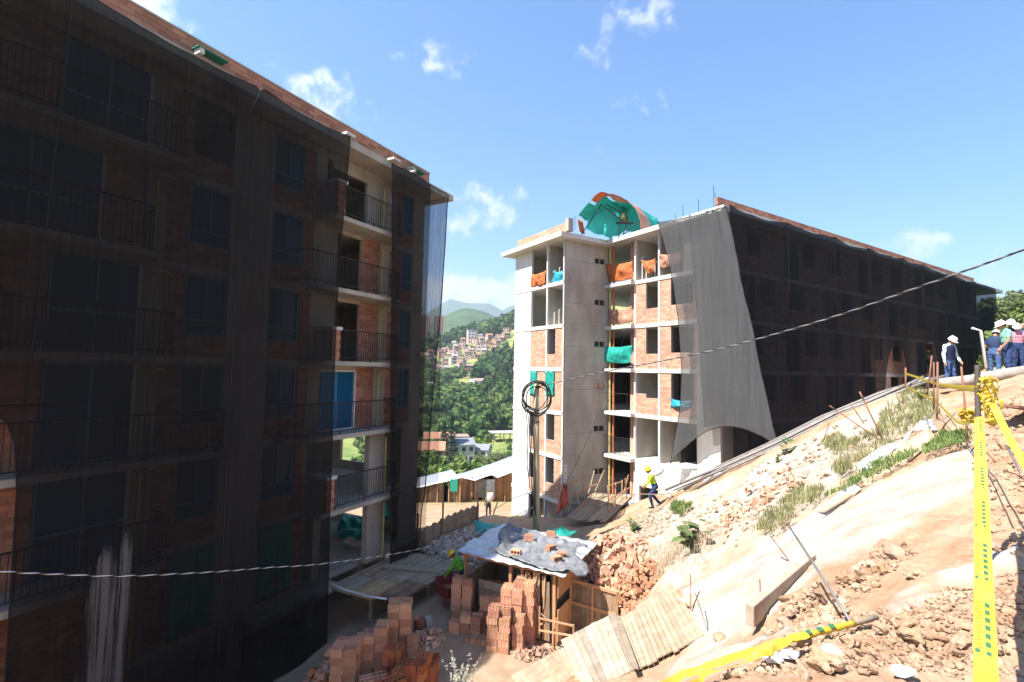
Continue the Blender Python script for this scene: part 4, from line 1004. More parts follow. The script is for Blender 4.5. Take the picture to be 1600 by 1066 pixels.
tag(inst('cement_block', block_mesh('grey', CEM), None, p+Vector((0, 0, .07)), (0, 1.35, .6)), 'grey cement block lying on the yard by the platform', 'block')
g2 = 'clay blocks stacked around the shed'
stk(-.22, 14.55, LR+.35, 2, 3, 6, 'slot', CLAY1, 'sunlit clay block in the square stack before the shed', g2, top=[(0, 0), (0, 1), (0, 2), (1, 2), (1, 1)])
stk(.14, 15.02, LR+.3, 2, 3, 8, 'slot', CLAY1, 'sunlit clay block in the middle stack at the shed front', g2, low=4)
stk(.52, 15.15, LR+.25, 2, 4, 9, 'slot', CLAY1, 'sunlit clay block in the tallest stack at the shed front', g2, low=3)
stk(.33, 14.62, LR+.3, 1, 3, 5, 'slot', CLAY1, 'sunlit clay block in the stepped stack by the plank wall', g2, top=[(0, 1), (0, 2)])
stk(-1.38, 15.95, LR+.3, 2, 3, 7, 'cell', CLAY2, 'clay block in the shaded stack under the zinc roof edge', g2, top=[(0, 0), (0, 1), (1, 0)], low=3)
stk(-1.22, 15.2, LR+.35, 3, 2, 3, 'cell', CLAY2, 'clay block in the low shaded stack in front of the shed', g2, top=[(1, 0), (1, 1), (2, 0), (2, 1)])
stk(-.78, 14.75, LR+1.85, 1, 5, 1, 'slot', CLAY2, 'slotted clay block standing in a row on the yard', g2)
stk(-.52, 15.65, LR+.3, 2, 2, 5, 'slot', CLAY2, 'clay block in the stack within the shed mouth', g2, low=2)
stk(-.25, 16.2, LR+.3, 3, 2, 6, 'slot', CLAY3, 'clay block in the back stack within the shed', g2, low=4)

for nm_, mb_ in REST.items(): tag(mb_.build('stacked_bricks', MATS[nm_], None, kind='stuff'), {'clay_block': 'orange clay blocks deep inside the sunlit and tallest stacks', 'pale_clay_block': 'pale clay blocks deep inside the broad stacks', 'deep_clay_block': 'deep orange clay blocks inside the slotted stacks'}[nm_], 'bricks')
ZINC = mat('zinc_sheet', (.42, .44, .47), (.55, .57, .60), scale=2, rough=.42, metal=.35, spec=.5, stain=((.36, .34, .32), 3, .5))
def corrugated(nm, A, B, C, D, waves, parent, m, amp=.02, org=(0, 0, 0)):
    A, B, C, D = (np.array(q, float)-np.array(org) for q in (A, B, C, D)); n = waves*6+1; P = np.zeros((5, n, 3))
    nrm = np.cross(B-A, D-A); nrm /= np.linalg.norm(nrm)
    for i in range(5):
        for j in range(n):
            u = j/(n-1); v = i/4; p = (A*(1-u)+B*u)*(1-v)+(D*(1-u)+C*u)*v
            P[i, j] = p+nrm*amp*math.sin(u*waves*2*math.pi)+nrm*.02*float(vnoise(np.array([u*3.]), np.array([v*2.]), 4)[0])
    o = MB().grid(P).build(nm, m, parent, True); s = o.modifiers.new('thickness', 'SOLIDIFY'); s.thickness = .005; return o
def shed():
    o = thing('shed', 'small wooden shed with zinc sheet roof covered by black plastic', 'shed', lw(13.65, 4.13, YD), LR)
    Ht = 2.02; W_, D_ = 3.5, 2.65
    # posts
    for x, y in ((.1, .15), (.1, 2.4), (1.75, .12), (2.15, .12), (3.2, .12), (3.28, 2.45), (1.75, 2.45)):
        MB().bar((x, y, -.1), (x, y, Ht-.05), .09, .09).build('post', WOODO, o)
    MB().bar((0, .1, Ht-.1), (3.4, .1, Ht-.1), .06, .1).build('beam', WOODO, o); MB().bar((0, 2.5, Ht-.04), (3.4, 2.5, Ht-.04), .06, .1).build('beam', WOODO, o)
    # plank front, right part; gappy
    xs = [2.2, 2.33, 2.46, 2.62, 2.74, 2.92, 3.04]
    for k, x in enumerate(xs): MB().bar((x, .05, .02), (x+random.uniform(-.06, .06), .05, Ht-.12-random.uniform(0, .3)), .11, .02, (0, 1, 0)).build('plank', WOODO if k % 2 else WOOD, o)
    for k, x in enumerate((2.28, 2.62, 2.9)): MB().bar((x, .02, .9), (x+.05, .0, Ht-.15), .035, .02, (0, 1, 0)).build('lath', WOODP, o)
    for k, z in enumerate((.25, .62, 1.0)):
        MB().box(1.0, 2.1, 1.9, 1.95, z, z+.3).build('inner_board', WOODO, o)
    # front low boards at left, back wall
    for k in range(3): MB().box(.55, 1.75, .22, .25, .42+.26*k, .665+.26*k).build('plank', WOODG, o)
    for k in range(13): MB().box(.1+k*.26, .345+k*.26, 2.46, 2.49, .0, Ht-.1).build('plank', WOODG, o)
    for k in range(9): MB().box(.06, .09, .3+k*.25, .535+k*.25, .0, 1.2).build('plank', WOODG, o)
    # plywood right side with a long dark slot
    MB().box(3.30, 3.325, .1, 2.55, 1.25, Ht-.1).build('plywood', WOODO, o); MB().box(3.30, 3.325, .1, 1.3, .0, .92).build('plywood', WOODO, o); MB().box(3.30, 3.325, 1.33, 2.55, .0, .98).build('plywood', WOODO, o)
    MB().box(3.05, 3.08, .2, 2.4, .0, Ht-.15).build('inner_board', WOODG, o)
    MB().tube([(2.75, .0, 1.6), (2.62, -.05, 1.2), (2.78, -.08, .85), (3.0, -.05, .7)], .02, 5).build('hose', WOODG, o)
    # roof sheets
    for k in range(5):
        y0 = -.15+k*.58; x0 = -.12-.1*(k % 2); z = Ht+.02+.012*k
        A, B, C, D = (x0, y0, z), (3.62, y0, z-.03), (3.62, y0+.64, z+.02), (x0+.05, y0+.64, z+.04)
        corrugated('roof_sheet', A, B, C, D, 7 if False else 9, o, ZINC, .014)
    # black plastic with deep creases
    nu, nv = 60, 44; P = np.zeros((nv, nu, 3))
    for i in range(nv):
        for j in range(nu):
            u = j/(nu-1); v = i/(nv-1)
            x = .75+.28*math.sin(v*5+.6)-.25*v+(3.78-.75)*u+.1*u*math.sin(v*7); y = .08+.12*math.sin(u*6+1)-.1*u+v*(2.35+.1*math.sin(u*4))
            c = abs(float(fbm(np.array([x*2.4+y]), np.array([y*2.1-x*.4]), 3, 4)[0])); f2 = float(fbm(np.array([x*5.]), np.array([y*5.]), 8, 3)[0])
            edge = max(0, u-.95)*3.0
            P[i, j] = (x, y, Ht+.06+.17*max(0, .45-c*1.5)+.05*f2 - edge*.7 + (.14*math.exp(-((u-.06)/.06)**2)) + .08*math.exp(-((v-.95)/.06)**2))
    c = MB().grid(P).build('plastic_sheet', BPL, o, True); s = c.modifiers.new('thickness', 'SOLIDIFY'); s.thickness = .01
    return o
SHED = shed()
def sw(x, y, z): return Vector(SHED.location) + LN*x + LD*y + Vector((0, 0, z))
for k, (x, y, kind, rot, lab) in enumerate(((1.55, 1.75, 'slot', (0, 0, .4), 'hollow clay brick standing on the plastic by a crease'), (1.75, .52, 'slot', (1.57, 0, .15), 'hollow clay brick lying flat near the front roof edge'), (2.45, 1.35, 'cell', (1.57, 0, 1.2), 'long hollow clay brick lying mid roof on black plastic'), (2.98, .62, 'slot', (1.57, 0, 1.0), 'hollow clay brick by the front right roof corner'), (3.05, 1.02, 'slot', (1.57, 0, .3), 'short hollow clay brick behind the corner brick on the roof'), (2.05, 2.45, 'slot', (0, 0, .2), 'pale clay brick standing at the back roof edge'))):
    tag(inst('roof_brick', block_mesh(kind, CLAY1), None, sw(x, y, 2.12 if rot[0] == 0 else 2.19), (rot[0], rot[1], LR+rot[2])), lab, 'brick', 'bricks weighing down the shed roof')
# teal tarp slung behind the shed
cloth('teal_tarp', 'pale teal tarp slung low behind the shed round the pole foot', 'tarp', sheet(px(735, 820, 22.5), px(905, 826, 21.0), px(885, 852, 18.8), px(770, 838, 18.6), 26, 16, .18, .35, 12), TEAL)
def pen():
    o = thing('plank_fence', 'reddish plank pen fence with rails beside the shed and rubble', 'fence', (2.5, 15.3, -7.8))
    A = Vector((1.95, 15.75, 0)); Bv = Vector((3.2, 14.95, 0)); d = (Bv-A); L = d.length; d.normalize(); org = Vector(o.location)
    q = lambda t, z, off=0: A+d*t+Vector((-d.y, d.x, 0))*off+Vector((0, 0, z))-Vector((org.x, org.y, 0))
    n = 9
    for k in range(n): 
        t = L*(k+.5)/n; MB().bar(q(t, .1), q(t, 1.42-.02*(k % 3)), L/n-.012, .02, tuple(Vector((-d.y, d.x, 0)))).build('plank', WOOD, o)
    for z in (1.42, .78): MB().bar(q(-.05, z, -.035), q(L+.05, z-.02, -.035), .05, .09).build('rail', WOODO, o)
    for t in (.0, L*.48, L): MB().bar(q(t, -.2, -.05), q(t, 1.45, -.05), .08, .06).build('post', WOODO, o)
pen()
# little trestle frame in front of the plank wall
def trestle():
    o = thing('wooden_frame', 'low orange wooden frame leaning in front of the plank wall', 'frame', px(865, 990, 14.3)); org = np.array(o.location)
    P = lambda x, y, Y: Vector(px(x, y, Y)-org)
    for a, b in ((P(842, 966, 14.6), P(896, 978, 14.0)), (P(842, 985, 14.6), P(897, 994, 14.0)), (P(896, 976, 14.0), P(896, 1000, 14.0)), (P(843, 948, 14.6), P(843, 990, 14.6)), (P(869, 966, 14.3), P(869, 1010, 14.3))):
        MB().bar(a, b, .04, .04).build('bar', WOODO, o)
trestle()

# timber platform from the left block
def platform():
    o = thing('timber_platform', 'wide timber platform of weathered form panels leading from the left block', 'platform', lw(12.2, -.2, -7.35), LR)
    # local x outward, y along the front
    pan = [((0.0, 0.0), (1.0, 1.25)), ((0.0, 1.27), (1.0, 2.5)), ((0, 2.52), (1.0, 3.9)), ((1.02, .05), (1.9, 1.3)), ((1.02, 1.32), (1.9, 2.45)), ((1.02, 2.47), (1.9, 3.9)), ((1.92, .5), (2.75, 1.75)), ((1.92, 1.77), (2.75, 2.9)), ((1.92, 2.92), (2.75, 3.9))]
    mm = [WOODG, WOOD, WOODG, mat('yellowed_boards', (.32, .22, .11), (.42, .30, .17), scale=4, rough=.9, rand=.2, bump=.3), WOODG, WOODG, mat('brown_boards', (.16, .10, .06), (.25, .17, .11), scale=4, rough=.9, rand=.2, bump=.3), WOODG, WOODG]
    for k, ((x0, y0), (x1, y1)) in enumerate(pan):
        n = 7; dz = random.uniform(0, .02)
        f = MB().box(x0+.01, x1-.01, y0+.01, y1-.01, .0+dz, .04+dz).build('form_panel', mm[k], o)
        for j in range(n):
            w = (x1-x0-.02)/n; MB().box(x0+.01+j*w, x0+.01+(j+1)*w-.012, y0, y1, .041+dz, .062+dz+random.uniform(0, .006)).build('board', mm[k], f)
    q = MB().bar((.5, 2.2, .11), (2.6, 2.9, .10), .36, .035).build('loose_plank', WOODP, o)
    for y in (.6, 2.0, 3.4): MB().bar((0, y, -.06), (2.7, y, -.06), .08, .11).build('joist', WOODG, o)
    for x, y in ((2.5, .7), (2.5, 2.2), (2.5, 3.6), (1.3, .7), (1.3, 2.2)): MB().bar((x, y, -1.5), (x, y, -.1), .09, .09).build('prop', WOODG, o)
platform()
WHITEP = mat('white_plastic', (.62, .62, .62), (.70, .70, .70), rough=.4, spec=.4)
tag(MB().tube([Vector(px(515, 912, 16.6)), Vector(px(540, 922, 16.2)), Vector(px(575, 932, 15.5)), Vector(px(603, 936, 14.6))], .03, 6).build('white_hose', WHITEP, None, True), 'white plastic hose hanging under the timber platform', 'hose')
def wheelbarrow():
    o = thing('wheelbarrow', 'dark red wheelbarrow standing behind the shaded brick stack', 'wheelbarrow', down(-1.95, 17.0), 2.1)
    m = mat('dark_red_steel', (.16, .022, .018), (.22, .035, .028), rough=.55, spec=.4)
    prof = [(-.45, .22, .36), (-.3, .30, .33), (.0, .32, .3), (.3, .30, .3), (.48, .22, .42)]
    P = []
    for x, w, zb in prof:
        P.append([(x*1.2, -w*1.15, .72), (x, -w, zb+.02), (x, 0, zb), (x, w, zb+.02), (x*1.2, w*1.15, .72)])
    P = [[(q[0][0]*1.02-.06 if k == 0 else q[0][0], y, .72) for y in (-.2, -.1, 0, .1, .2)] if False else q for k, q in enumerate(P)]
    t = MB().grid(np.array(P)).build('tray', m, o, False); s = t.modifiers.new('thickness', 'SOLIDIFY'); s.thickness = .015
    MB().add([(-.54, -.25, .72), (-.54, .25, .72), (-.45, .22, .38), (-.45, -.22, .38)], [(0, 1, 2, 3)]).build('tray_end', m, o)
    MB().add([(.57, -.25, .72), (.57, .25, .72), (.48, .22, .44), (.48, -.22, .44)], [(0, 1, 2, 3)]).build('tray_end', m, o)
    for s_ in (-1, 1):
        MB().tube([(-1.0, s_*.28, .62), (-.4, s_*.24, .36), (.75, s_*.06, .20)], .02, 6).build('handle', m, o)
        MB().tube([(-.35, s_*.24, .36), (-.42, s_*.27, .0), (-.2, s_*.25, .0), (-.1, s_*.22, .33)], .018, 6).build('leg', m, o)
    w = MB().lathe([(.07, -.04), (.17, -.045), (.19, 0), (.17, .045), (.07, .04)], 14).build('wheel', IRON, o, True); w.location = (.72, 0, .19); w.rotation_euler = (math.pi/2, 0, 0)
    MB().lathe([(.0, .42), (.24, .44), (.12, .56), (.0, .60)], 10, (.05, 0, 0)).build('load', CLAY3, o)
wheelbarrow()
def bucket(x, y, label, m):
    p = down(x, y, -.01)
    o = MB().lathe([(.0, .0), (.12, 0), (.17, .36), (.18, .37), (.165, .36), (.13, .05), (0, .05)], 16).build('bucket', m, None, True, loc=p)
    tag(o, label, 'bucket')
bucket(-2.62, 15.2, 'mud-caked orange bucket standing behind the tallest brick stack', CLAY1)
def pieces(nm, label, cat, n, sampler, size, mats, kind='stuff', seed=1, flat=.6):
    """broken bricks or stones scattered over a patch: one uncountable mass"""
    r = np.random.default_rng(seed); V = []; F_ = []
    base = np.array([(-1, -1, -1), (1, -1, -1), (1, 1, -1), (-1, 1, -1), (-1, -1, 1), (1, -1, 1), (1, 1, 1), (-1, 1, 1)], float)
    fq = np.array([(3, 2, 1, 0), (4, 5, 6, 7), (0, 1, 5, 4), (1, 2, 6, 5), (2, 3, 7, 6), (3, 0, 4, 7)])
    for k in range(n):
        p, sc = sampler(r)
        b = base*(1+r.uniform(-.35, .2, (8, 3)))*np.array([1, r.uniform(.45, .9), r.uniform(.25, flat)])*size*sc*r.uniform(.45, 1.3)
        a = r.normal(0, 1, 4); a /= np.linalg.norm(a); w, x, y, z = a
        Rm = np.array([[1-2*(y*y+z*z), 2*(x*y-z*w), 2*(x*z+y*w)], [2*(x*y+z*w), 1-2*(x*x+z*z), 2*(y*z-x*w)], [2*(x*z-y*w), 2*(y*z+x*w), 1-2*(x*x+y*y)]])
        V.append(b@Rm.T+np.array(p)); F_.append(fq+8*k)
    o = npmesh(nm, np.concatenate(V), np.concatenate(F_), mats, kind=kind); return tag(o, label, cat)
RUB = mat('broken_clay', (.42, .20, .12), (.55, .36, .26), scale=2.5, rough=.95, rand=.3, island=True, spec=.1)
RUBP = mat('pale_rubble', (.36, .25, .18), (.55, .47, .40), scale=2.5, rough=.95, rand=.3, island=True, spec=.1)
def blob(cx, cy, rx, ry, hz, sc=1.0):
    def f(r):
        a = r.uniform(0, 6.283); q = math.sqrt(r.uniform(0, 1)); x = cx+rx*q*math.cos(a); y = cy+ry*q*math.sin(a)
        return (x, y, HZ(x, y)+hz*(1-q*q)*r.uniform(.3, 1.0)), sc
    return f
pieces('rubble', 'heap of broken orange clay bricks behind the plank pen', 'rubble', 620, blob(3.3, 17.2, 1.3, 1.5, .75), .14, RUB, seed=2)
pieces('rubble', 'red earth and brick rubble at the side of the plank pen', 'rubble', 220, blob(3.9, 15.2, .7, .7, .5), .08, mat('red_rubble', (.34, .15, .08), (.42, .23, .14), scale=3, rough=.95, rand=.25, island=True), seed=3)
pieces('rubble', 'strewn brown brick rubble along the low board fence', 'rubble', 1100, blob(-2.2, 23.4, 1.7, 3.6, .18), .13, RUBP, seed=4)
pieces('rubble', 'broken bricks heaped behind the front clay block stacks', 'rubble', 330, blob(-4.3, 14.0, 1.0, 1.3, .55), .10, RUB, seed=5)
pieces('rubble', 'small brick shards scattered beside the tallest front stack', 'rubble', 110, blob(-2.3, 14.7, .5, .6, .1), .07, RUB, seed=6)
pieces('rubble', 'stones and brick shards at the foot of the plank wall', 'rubble', 120, blob(.9, 14.4, .8, .35, .12), .10, mat('mixed_rubble', (.20, .15, .12), (.45, .26, .17), scale=3, rough=.95, rand=.4, island=True), seed=7)
# board fence beyond the yard
def board_fence():
    o = thing('board_fence', 'low grey fence of upright boards beyond the rubble', 'fence', (-2.8, 25, -8.3)); org = Vector(o.location)
    A = Vector((-4.9, 21.0, 0)); Bv = Vector((-1.62, 27.2, 0)); n = 46
    for k in range(n):
        a = A.lerp(Bv, k/n); b = A.lerp(Bv, (k+.92)/n); c = (a+b)/2; g = HZ(c.x, c.y); h = .85+.05*math.sin(k*1.7)+.25*(k/n)
        m = MB().bar(Vector((c.x, c.y, g-.1)), Vector((c.x, c.y, g+h)), (b-a).length, .03, tuple((Bv-A).normalized().cross(Vector((0, 0, 1))))).build('board', WOODG, o); m.location = -org
    for t in (.25, .52, .97):
        c = A.lerp(Bv, t); g = HZ(c.x, c.y); MB().bar(Vector((c.x+.05, c.y-.05, g)), Vector((c.x+.05, c.y-.05, g+1.8)), .08, .08).build('post', WOODO, o).location = -org
board_fence()
tag(MB().bar(Vector(px(778, 783, 26)), Vector(px(759, 838, 22)), .06, .05).build('yellow_plank', mat('yellow_paint', (.5, .36, .04), (.6, .44, .07), rough=.7)), 'thin yellow painted batten leaning behind the shed', 'batten')

# ---- utility pole and cables
def pole():
    b = down(1.05, 20.0, -.05)
    o = thing('utility_pole', 'weathered round wooden pole carrying coiled black cables', 'pole', b)
    top = px(839, 597, 20)[2]-b.z
    MB().tube([(0.06, 0, 0), (.02, 0, 2.5), (-.02, 0, 5), (-.04, 0, top)], [.15, .135, .12, .105], 12).build('shaft', mat('pole_wood', (.30, .25, .15), (.42, .36, .23), scale=4, rough=.9, bump=.3, streak=(3, 3, .3)), o, True)
    for k in range(7):
        c = Vector((-.05+random.uniform(-.06, .06), -.16-.02*k, top-.58+random.uniform(-.1, .06))); R_ = .56+random.uniform(-.09, .05); el = random.uniform(.95, 1.15)
        pts = [c+Vector((R_*.95*math.cos(t)+.03*math.sin(3*t+k), .06*math.sin(2*t+k), R_*el*math.sin(t))) for t in [2*math.pi*q/30 for q in range(31)]]
        MB().tube(pts, .022, 5, False).build('cable_coil', IRON, o, True)
    for k in range(4):
        x = -.36+.07*k
        MB().tube([(x-.15, -.15, top-.9), (x-.05, -.16, top-1.5), (x, -.2, top-2.3), (x-.02+.1*(k % 2), -.2, top-3.2), (x+.12, -.2, top-4.2-.3*k), (.0, -.16, top-5.2)], .017, 5).build('hanging_cable', IRON, o, True)
    for z in (top-.25, top-1.6): MB().lathe([(.125, 0), (.135, .02), (.125, .04)], 12, (0, 0, z)).build('band', IRON, o)
    return o, Vector((b.x-.04, b.y, b.z+top-.2))
POLE, PT = pole()
def cable(name, label, pts, r, m, cat='cable', n=28, twist=False):
    P = np.array([list(q) for q in pts], float); t = np.linspace(0, 1, len(P)); T = np.linspace(0, 1, n*(len(P)-1)+1)
    # Catmull-Rom through the points
    def cr(tt):
        s = tt*(len(P)-1); i = min(int(s), len(P)-2); f = s-i; p0 = P[max(i-1, 0)]; p1 = P[i]; p2 = P[i+1]; p3 = P[min(i+2, len(P)-1)]
        return .5*((2*p1)+(-p0+p2)*f+(2*p0-5*p1+4*p2-p3)*f*f+(-p0+3*p1-3*p2+p3)*f**3)
    C = np.array([cr(q) for q in T])
    if not twist: return tag(MB().tube([tuple(q) for q in C], r, 6).build(name, m, None, True), label, cat)
    c0 = C[0]; o = thing(name, label, cat, c0)
    for k, mm in enumerate(m):
        C2 = C.copy(); L = np.concatenate([[0], np.cumsum(np.linalg.norm(np.diff(C, axis=0), axis=1))]); ph = L*2*math.pi/.42+k*math.pi
        C2[:, 2] += r*.45*np.sin(ph); C2[:, 0] += r*.45*np.cos(ph)
        MB().tube([tuple(q-c0) for q in C2], r, 5).build('strand', mm, o, True)
    return o
GREYC = mat('grey_cable', (.14, .14, .14), (.22, .22, .22), rough=.5, spec=.4)
cable('overhead_cable', 'thick twisted overhead cable sloping from the pole across the netted front', [PT, px(940, 582, 18.3), px(1030, 565, 16.5), px(1130, 544, 14.8), px(1290, 499, 12.2), px(1440, 447, 10.2), px(1600, 390, 8.4), px(1900, 270, 5.6)], .016, [IRON, GREYC], n=60, twist=True)
cable('overhead_cable', 'thin black and white twisted cable hanging across the left net', [px(-60, 886, 6.5), px(0, 893, 7.0), px(100, 898, 8.0), px(200, 900, 9.0), px(330, 894, 10.6), px(420, 887, 12.0), px(513, 880, 13.6), px(650, 859, 16.6), px(760, 828, 18.6), px(838, 790, 19.9)], .010, [IRON, WHITEP], n=60, twist=True)
cable('stay_wire', 'thin wire running from the open balcony down to the pole', [rw(20.6, 20.4, 2.6), rw(20.2, 21.6, -.6), px(950, 610, 27), px(890, 745, 23.6), px(846, 770, 20)], .010, IRON, n=8)
cable('ground_cable', 'thin dark cable sloping down past the block corner', [px(846, 765, 20), px(800, 780, 22), px(745, 812, 24), px(650, 852, 24.5)], .012, IRON, n=8)

# goods lying on the open ground floor of the left block
def on_slab(x, y): return Vector(pz(x, y, -7.28))
cloth('teal_tarp', 'crumpled dark teal tarp heaped on the open ground floor', 'tarp', sheet(on_slab(520, 842)+Vector((0, 0, .05)), on_slab(548, 815)+Vector((0, 0, .35)), on_slab(576, 822)+Vector((0, 0, .3)), on_slab(562, 846)+Vector((0, 0, .03)), 18, 12, -.12, .2, 21), TEAL)
cloth('teal_tarp', 'teal net bundle hanging in the open ground floor by the column', 'tarp', sheet(lw(15.3, -1.6, -5.2), lw(16.4, -1.3, -5.0), lw(16.3, -1.4, -6.2), lw(15.4, -1.5, -6.4), 12, 12, .1, .25, 22), TEAL)
cloth('teal_tarp', 'dark teal sheet closing the lowest window of the left block', 'tarp', sheet(lw(10.12, -.96, -5.0), lw(11.3, -.96, -5.0), lw(11.3, -.96, -7.2), lw(10.12, -.96, -7.2), 16, 16, .02, .06, 23), TEAL)
cloth('teal_tarp', 'second dark teal sheet in the lower row of the left block', 'tarp', sheet(lw(7.6, -.96, -5.0), lw(8.8, -.96, -5.0), lw(8.8, -.96, -7.2), lw(7.6, -.96, -7.2), 16, 16, .02, .06, 24), TEAL)
for k, (x, y, lab) in enumerate(((548, 852, 'pale cement sack slumped beside the concrete column'), (557, 856, 'second cement sack before the concrete column'))):
    p = on_slab(x, y); r_ = np.random.default_rng(k); th = np.linspace(0, 2*np.pi, 15)
    m = MB().lathe([(.02, 0), (.26, .03), (.30, .13), (.26, .24), (.08, .30)], 14, sy=.72).build('cement_sack', CEM if k else mat('sack_paper', (.45, .40, .34), (.55, .50, .44), rough=.9), None, True, loc=p); m.rotation_euler = (.1, .2, k); tag(m, lab, 'sack')
# ------------------------------------------------------------------ the slope and its clutter
STEEL = mat('dull_steel', (.13, .12, .112), (.23, .215, .20), scale=5, rough=.55, metal=.3, spec=.5, stain=((.22, .12, .07), 3, .5))
RUST = mat('rusty_rebar', (.16, .075, .045), (.25, .13, .085), scale=20, rough=.85, spec=.2)
SHEETM = mat('pale_flashing', (.52, .53, .54), (.66, .67, .68), scale=3, rough=.4, metal=.2, spec=.5, stain=((.38, .36, .33), 3, .6))
PLY = mat('worn_plywood', (.34, .24, .15), (.46, .36, .25), scale=4, rough=.9, bump=.3, bscale=20)
YEL = mat('yellow_tape', (.58, .43, .03), (.66, .52, .07), scale=4, rough=.35, spec=.5, translucent=.3, stain=((.45, .33, .14), 6, .5), bump=.25, bscale=14)
INK = mat('green_ink', (.035, .12, .06), (.05, .15, .075), rough=.5)
INKD = mat('brown_ink', (.30, .22, .03), (.34, .25, .04), rough=.5)
# long steel poles lying along the ridge
rp = random.Random(3)
for k in range(9):
    o1 = (k-4)*.13; j = rp.uniform(0, .10)
    pts = []
    for q, t in (((1052+rp.uniform(-10, 40), 771, 20.8), 0), ((1130, 735, 20.1), 0), ((1210, 699, 19.5), 0), ((1300, 654, 18.7), 0), ((1400+rp.uniform(-10, 10), 614, 18.0), 0), ((1448+rp.uniform(-14, 10), 597, 17.6), 0)):
        p = gp(*q[:2]) if False else Vector(px(q[0], q[1]+o1*10, q[2]))
        pts.append(p+Vector((0, o1*1.4, .08+j)))
    tag(MB().tube(pts, .032 if k % 3 else .05, 7).build('steel_pole', STEEL if k % 2 else PIPEW if k == 4 else STEEL, None, True), 'long grey steel pole lying in the bundle along the slope ridge', 'pole', 'steel poles bundled on the ridge')
for k, (a, b) in enumerate((((1215, 728, 17.8), (1350, 655, 17.2)), ((1250, 716, 17.4), (1400, 640, 16.8)))):
    tag(MB().tube([Vector(px(*a))+Vector((0, 0, .1)), Vector(px(*b))+Vector((0, 0, .1))], .04, 7).build('steel_pole', STEEL, None, True), ['short grey pole lying below the bundled poles', 'grey pole lying across the grassy slope below the bundle'][k], 'pole', 'loose poles on the slope')
def ribbon(nm, label, cat, top, bot, m, n=24, wob=.03, thick=.008, seed=0, parent=None):
    T = np.array([px(*q) for q in top]); Bt = np.array([px(*q) for q in bot]); t1 = np.linspace(0, 1, len(T)); t2 = np.linspace(0, 1, len(Bt)); tt = np.linspace(0, 1, n)
    A = np.stack([np.interp(tt, t1, T[:, k]) for k in range(3)], 1); B_ = np.stack([np.interp(tt, t2, Bt[:, k]) for k in range(3)], 1)
    P = np.array([A*(1-v)+B_*v for v in np.linspace(0, 1, 5)]); P[..., 2] += wob*2*fbm(P[..., 0]*2, P[..., 1]*2+np.linspace(0, 1, 5)[:, None], seed, 3)
    return cloth(nm, label, cat, P, m, None, thick)
ribbon('metal_sheet', 'long narrow pale metal sheet lying down the slope edge', 'sheet', [(1064, 922, 9.0), (1180, 868, 9.5), (1300, 778, 10.4), (1330, 752, 10.6)], [(1078, 944, 8.7), (1196, 876, 9.2), (1310, 790, 10.1), (1345, 762, 10.2)], SHEETM, 40, .05, .01, 3)
ribbon('metal_sheet', 'crumpled grey metal sheet at the upper end of the plywood board', 'sheet', [(1338, 728, 10.9), (1375, 700, 11.2), (1412, 682, 11.4), (1432, 660, 11.7), (1455, 650, 12.0)], [(1350, 745, 10.6), (1385, 716, 10.8), (1418, 690, 11.2), (1438, 668, 11.5), (1466, 668, 11.6)], SHEETM, 30, .16, .01, 5)
ribbon('plywood_board', 'brown plywood board propped on the slope under a crumpled sheet', 'board', [(1345, 744, 10.6), (1400, 700, 11.0), (1452, 668, 11.5)], [(1352, 760, 10.3), (1412, 728, 10.5), (1462, 684, 11.1)], PLY, 12, .01, .02, 7)
tag(MB().bar(Vector(px(1070, 944, 8.6)), Vector(px(1154, 905, 9.1)), .34, .04, (.2, .2, 1)).build('plank', PLY), 'wide pale brown plank beside the lower end of the metal sheet', 'plank')
tag(MB().bar(Vector(px(1282, 800, 10.0)), Vector(px(1335, 768, 10.3)), .18, .03, (.2, .3, 1)).build('plank', PLY), 'short weathered plank under the upper part of the metal sheet', 'plank')
def board_panel(label, TL, TR, BR, BL, n, m, seed):
    BL = (*BL[:2], max(BL[2]-.3, min(hit(*BL[:2])[1]-.14, BL[2]+1.2))); BR = (*BR[:2], max(BR[2]-.3, min(hit(*BR[:2])[1]-.14, BR[2]+1.2)))
    c = [np.array(px(*q)) for q in (TL, TR, BR, BL)]; org = sum(c)/4; org[2] = min(q[2] for q in c)
    o = thing('plank_hoarding', label, 'hoarding', org); r = random.Random(seed)
    nrm = np.cross(c[1]-c[0], c[3]-c[0]); nrm /= np.linalg.norm(nrm)
    if nrm[2] < 0: nrm = -nrm
    for k in range(n):
        u0 = k/n+.003; u1 = (k+1)/n-.002
        e0, e1 = r.uniform(-.008, .012), r.uniform(-.015, .015); h = r.uniform(0, .008)
        q = []
        for u, v in ((u0, -e0), (u1, -e0), (u1, 1+e1), (u0, 1+e1)):
            q.append((c[0]*(1-u)+c[1]*u)*(1-v)+(c[3]*(1-u)+c[2]*u)*v - org + nrm*h)
        lo = [p-nrm*.022 for p in q]
        MB().add(q+lo, [(3, 2, 1, 0), (4, 5, 6, 7), (0, 1, 5, 4), (1, 2, 6, 5), (2, 3, 7, 6), (3, 0, 4, 7)]).build('board', m, o)
    for v in (.15, .85):
        a = c[0]*(1-v)+c[3]*v-org-nrm*.05; b = c[1]*(1-v)+c[2]*v-org-nrm*.05
        MB().bar(a, b, .08, .05, tuple(nrm)).build('batten', m, o)
    return o
board_panel('pale board panel of narrow planks lying on the slope below the metal sheet', (968, 968, 9.5), (1049, 910, 10.0), (1101, 992, 7.3), (994, 1046, 6.9), 13, WOODP, 1)
board_panel('greyer board panel with warped planks lying left of the palest one', (876, 1001, 10.0), (960, 957, 9.7), (994, 1042, 7.15), (916, 1088, 7.8), 9, mat('bleached_boards', (.25, .205, .15), (.36, .305, .24), scale=4, rough=.85, rand=.24, bump=.3, bscale=25), 2)
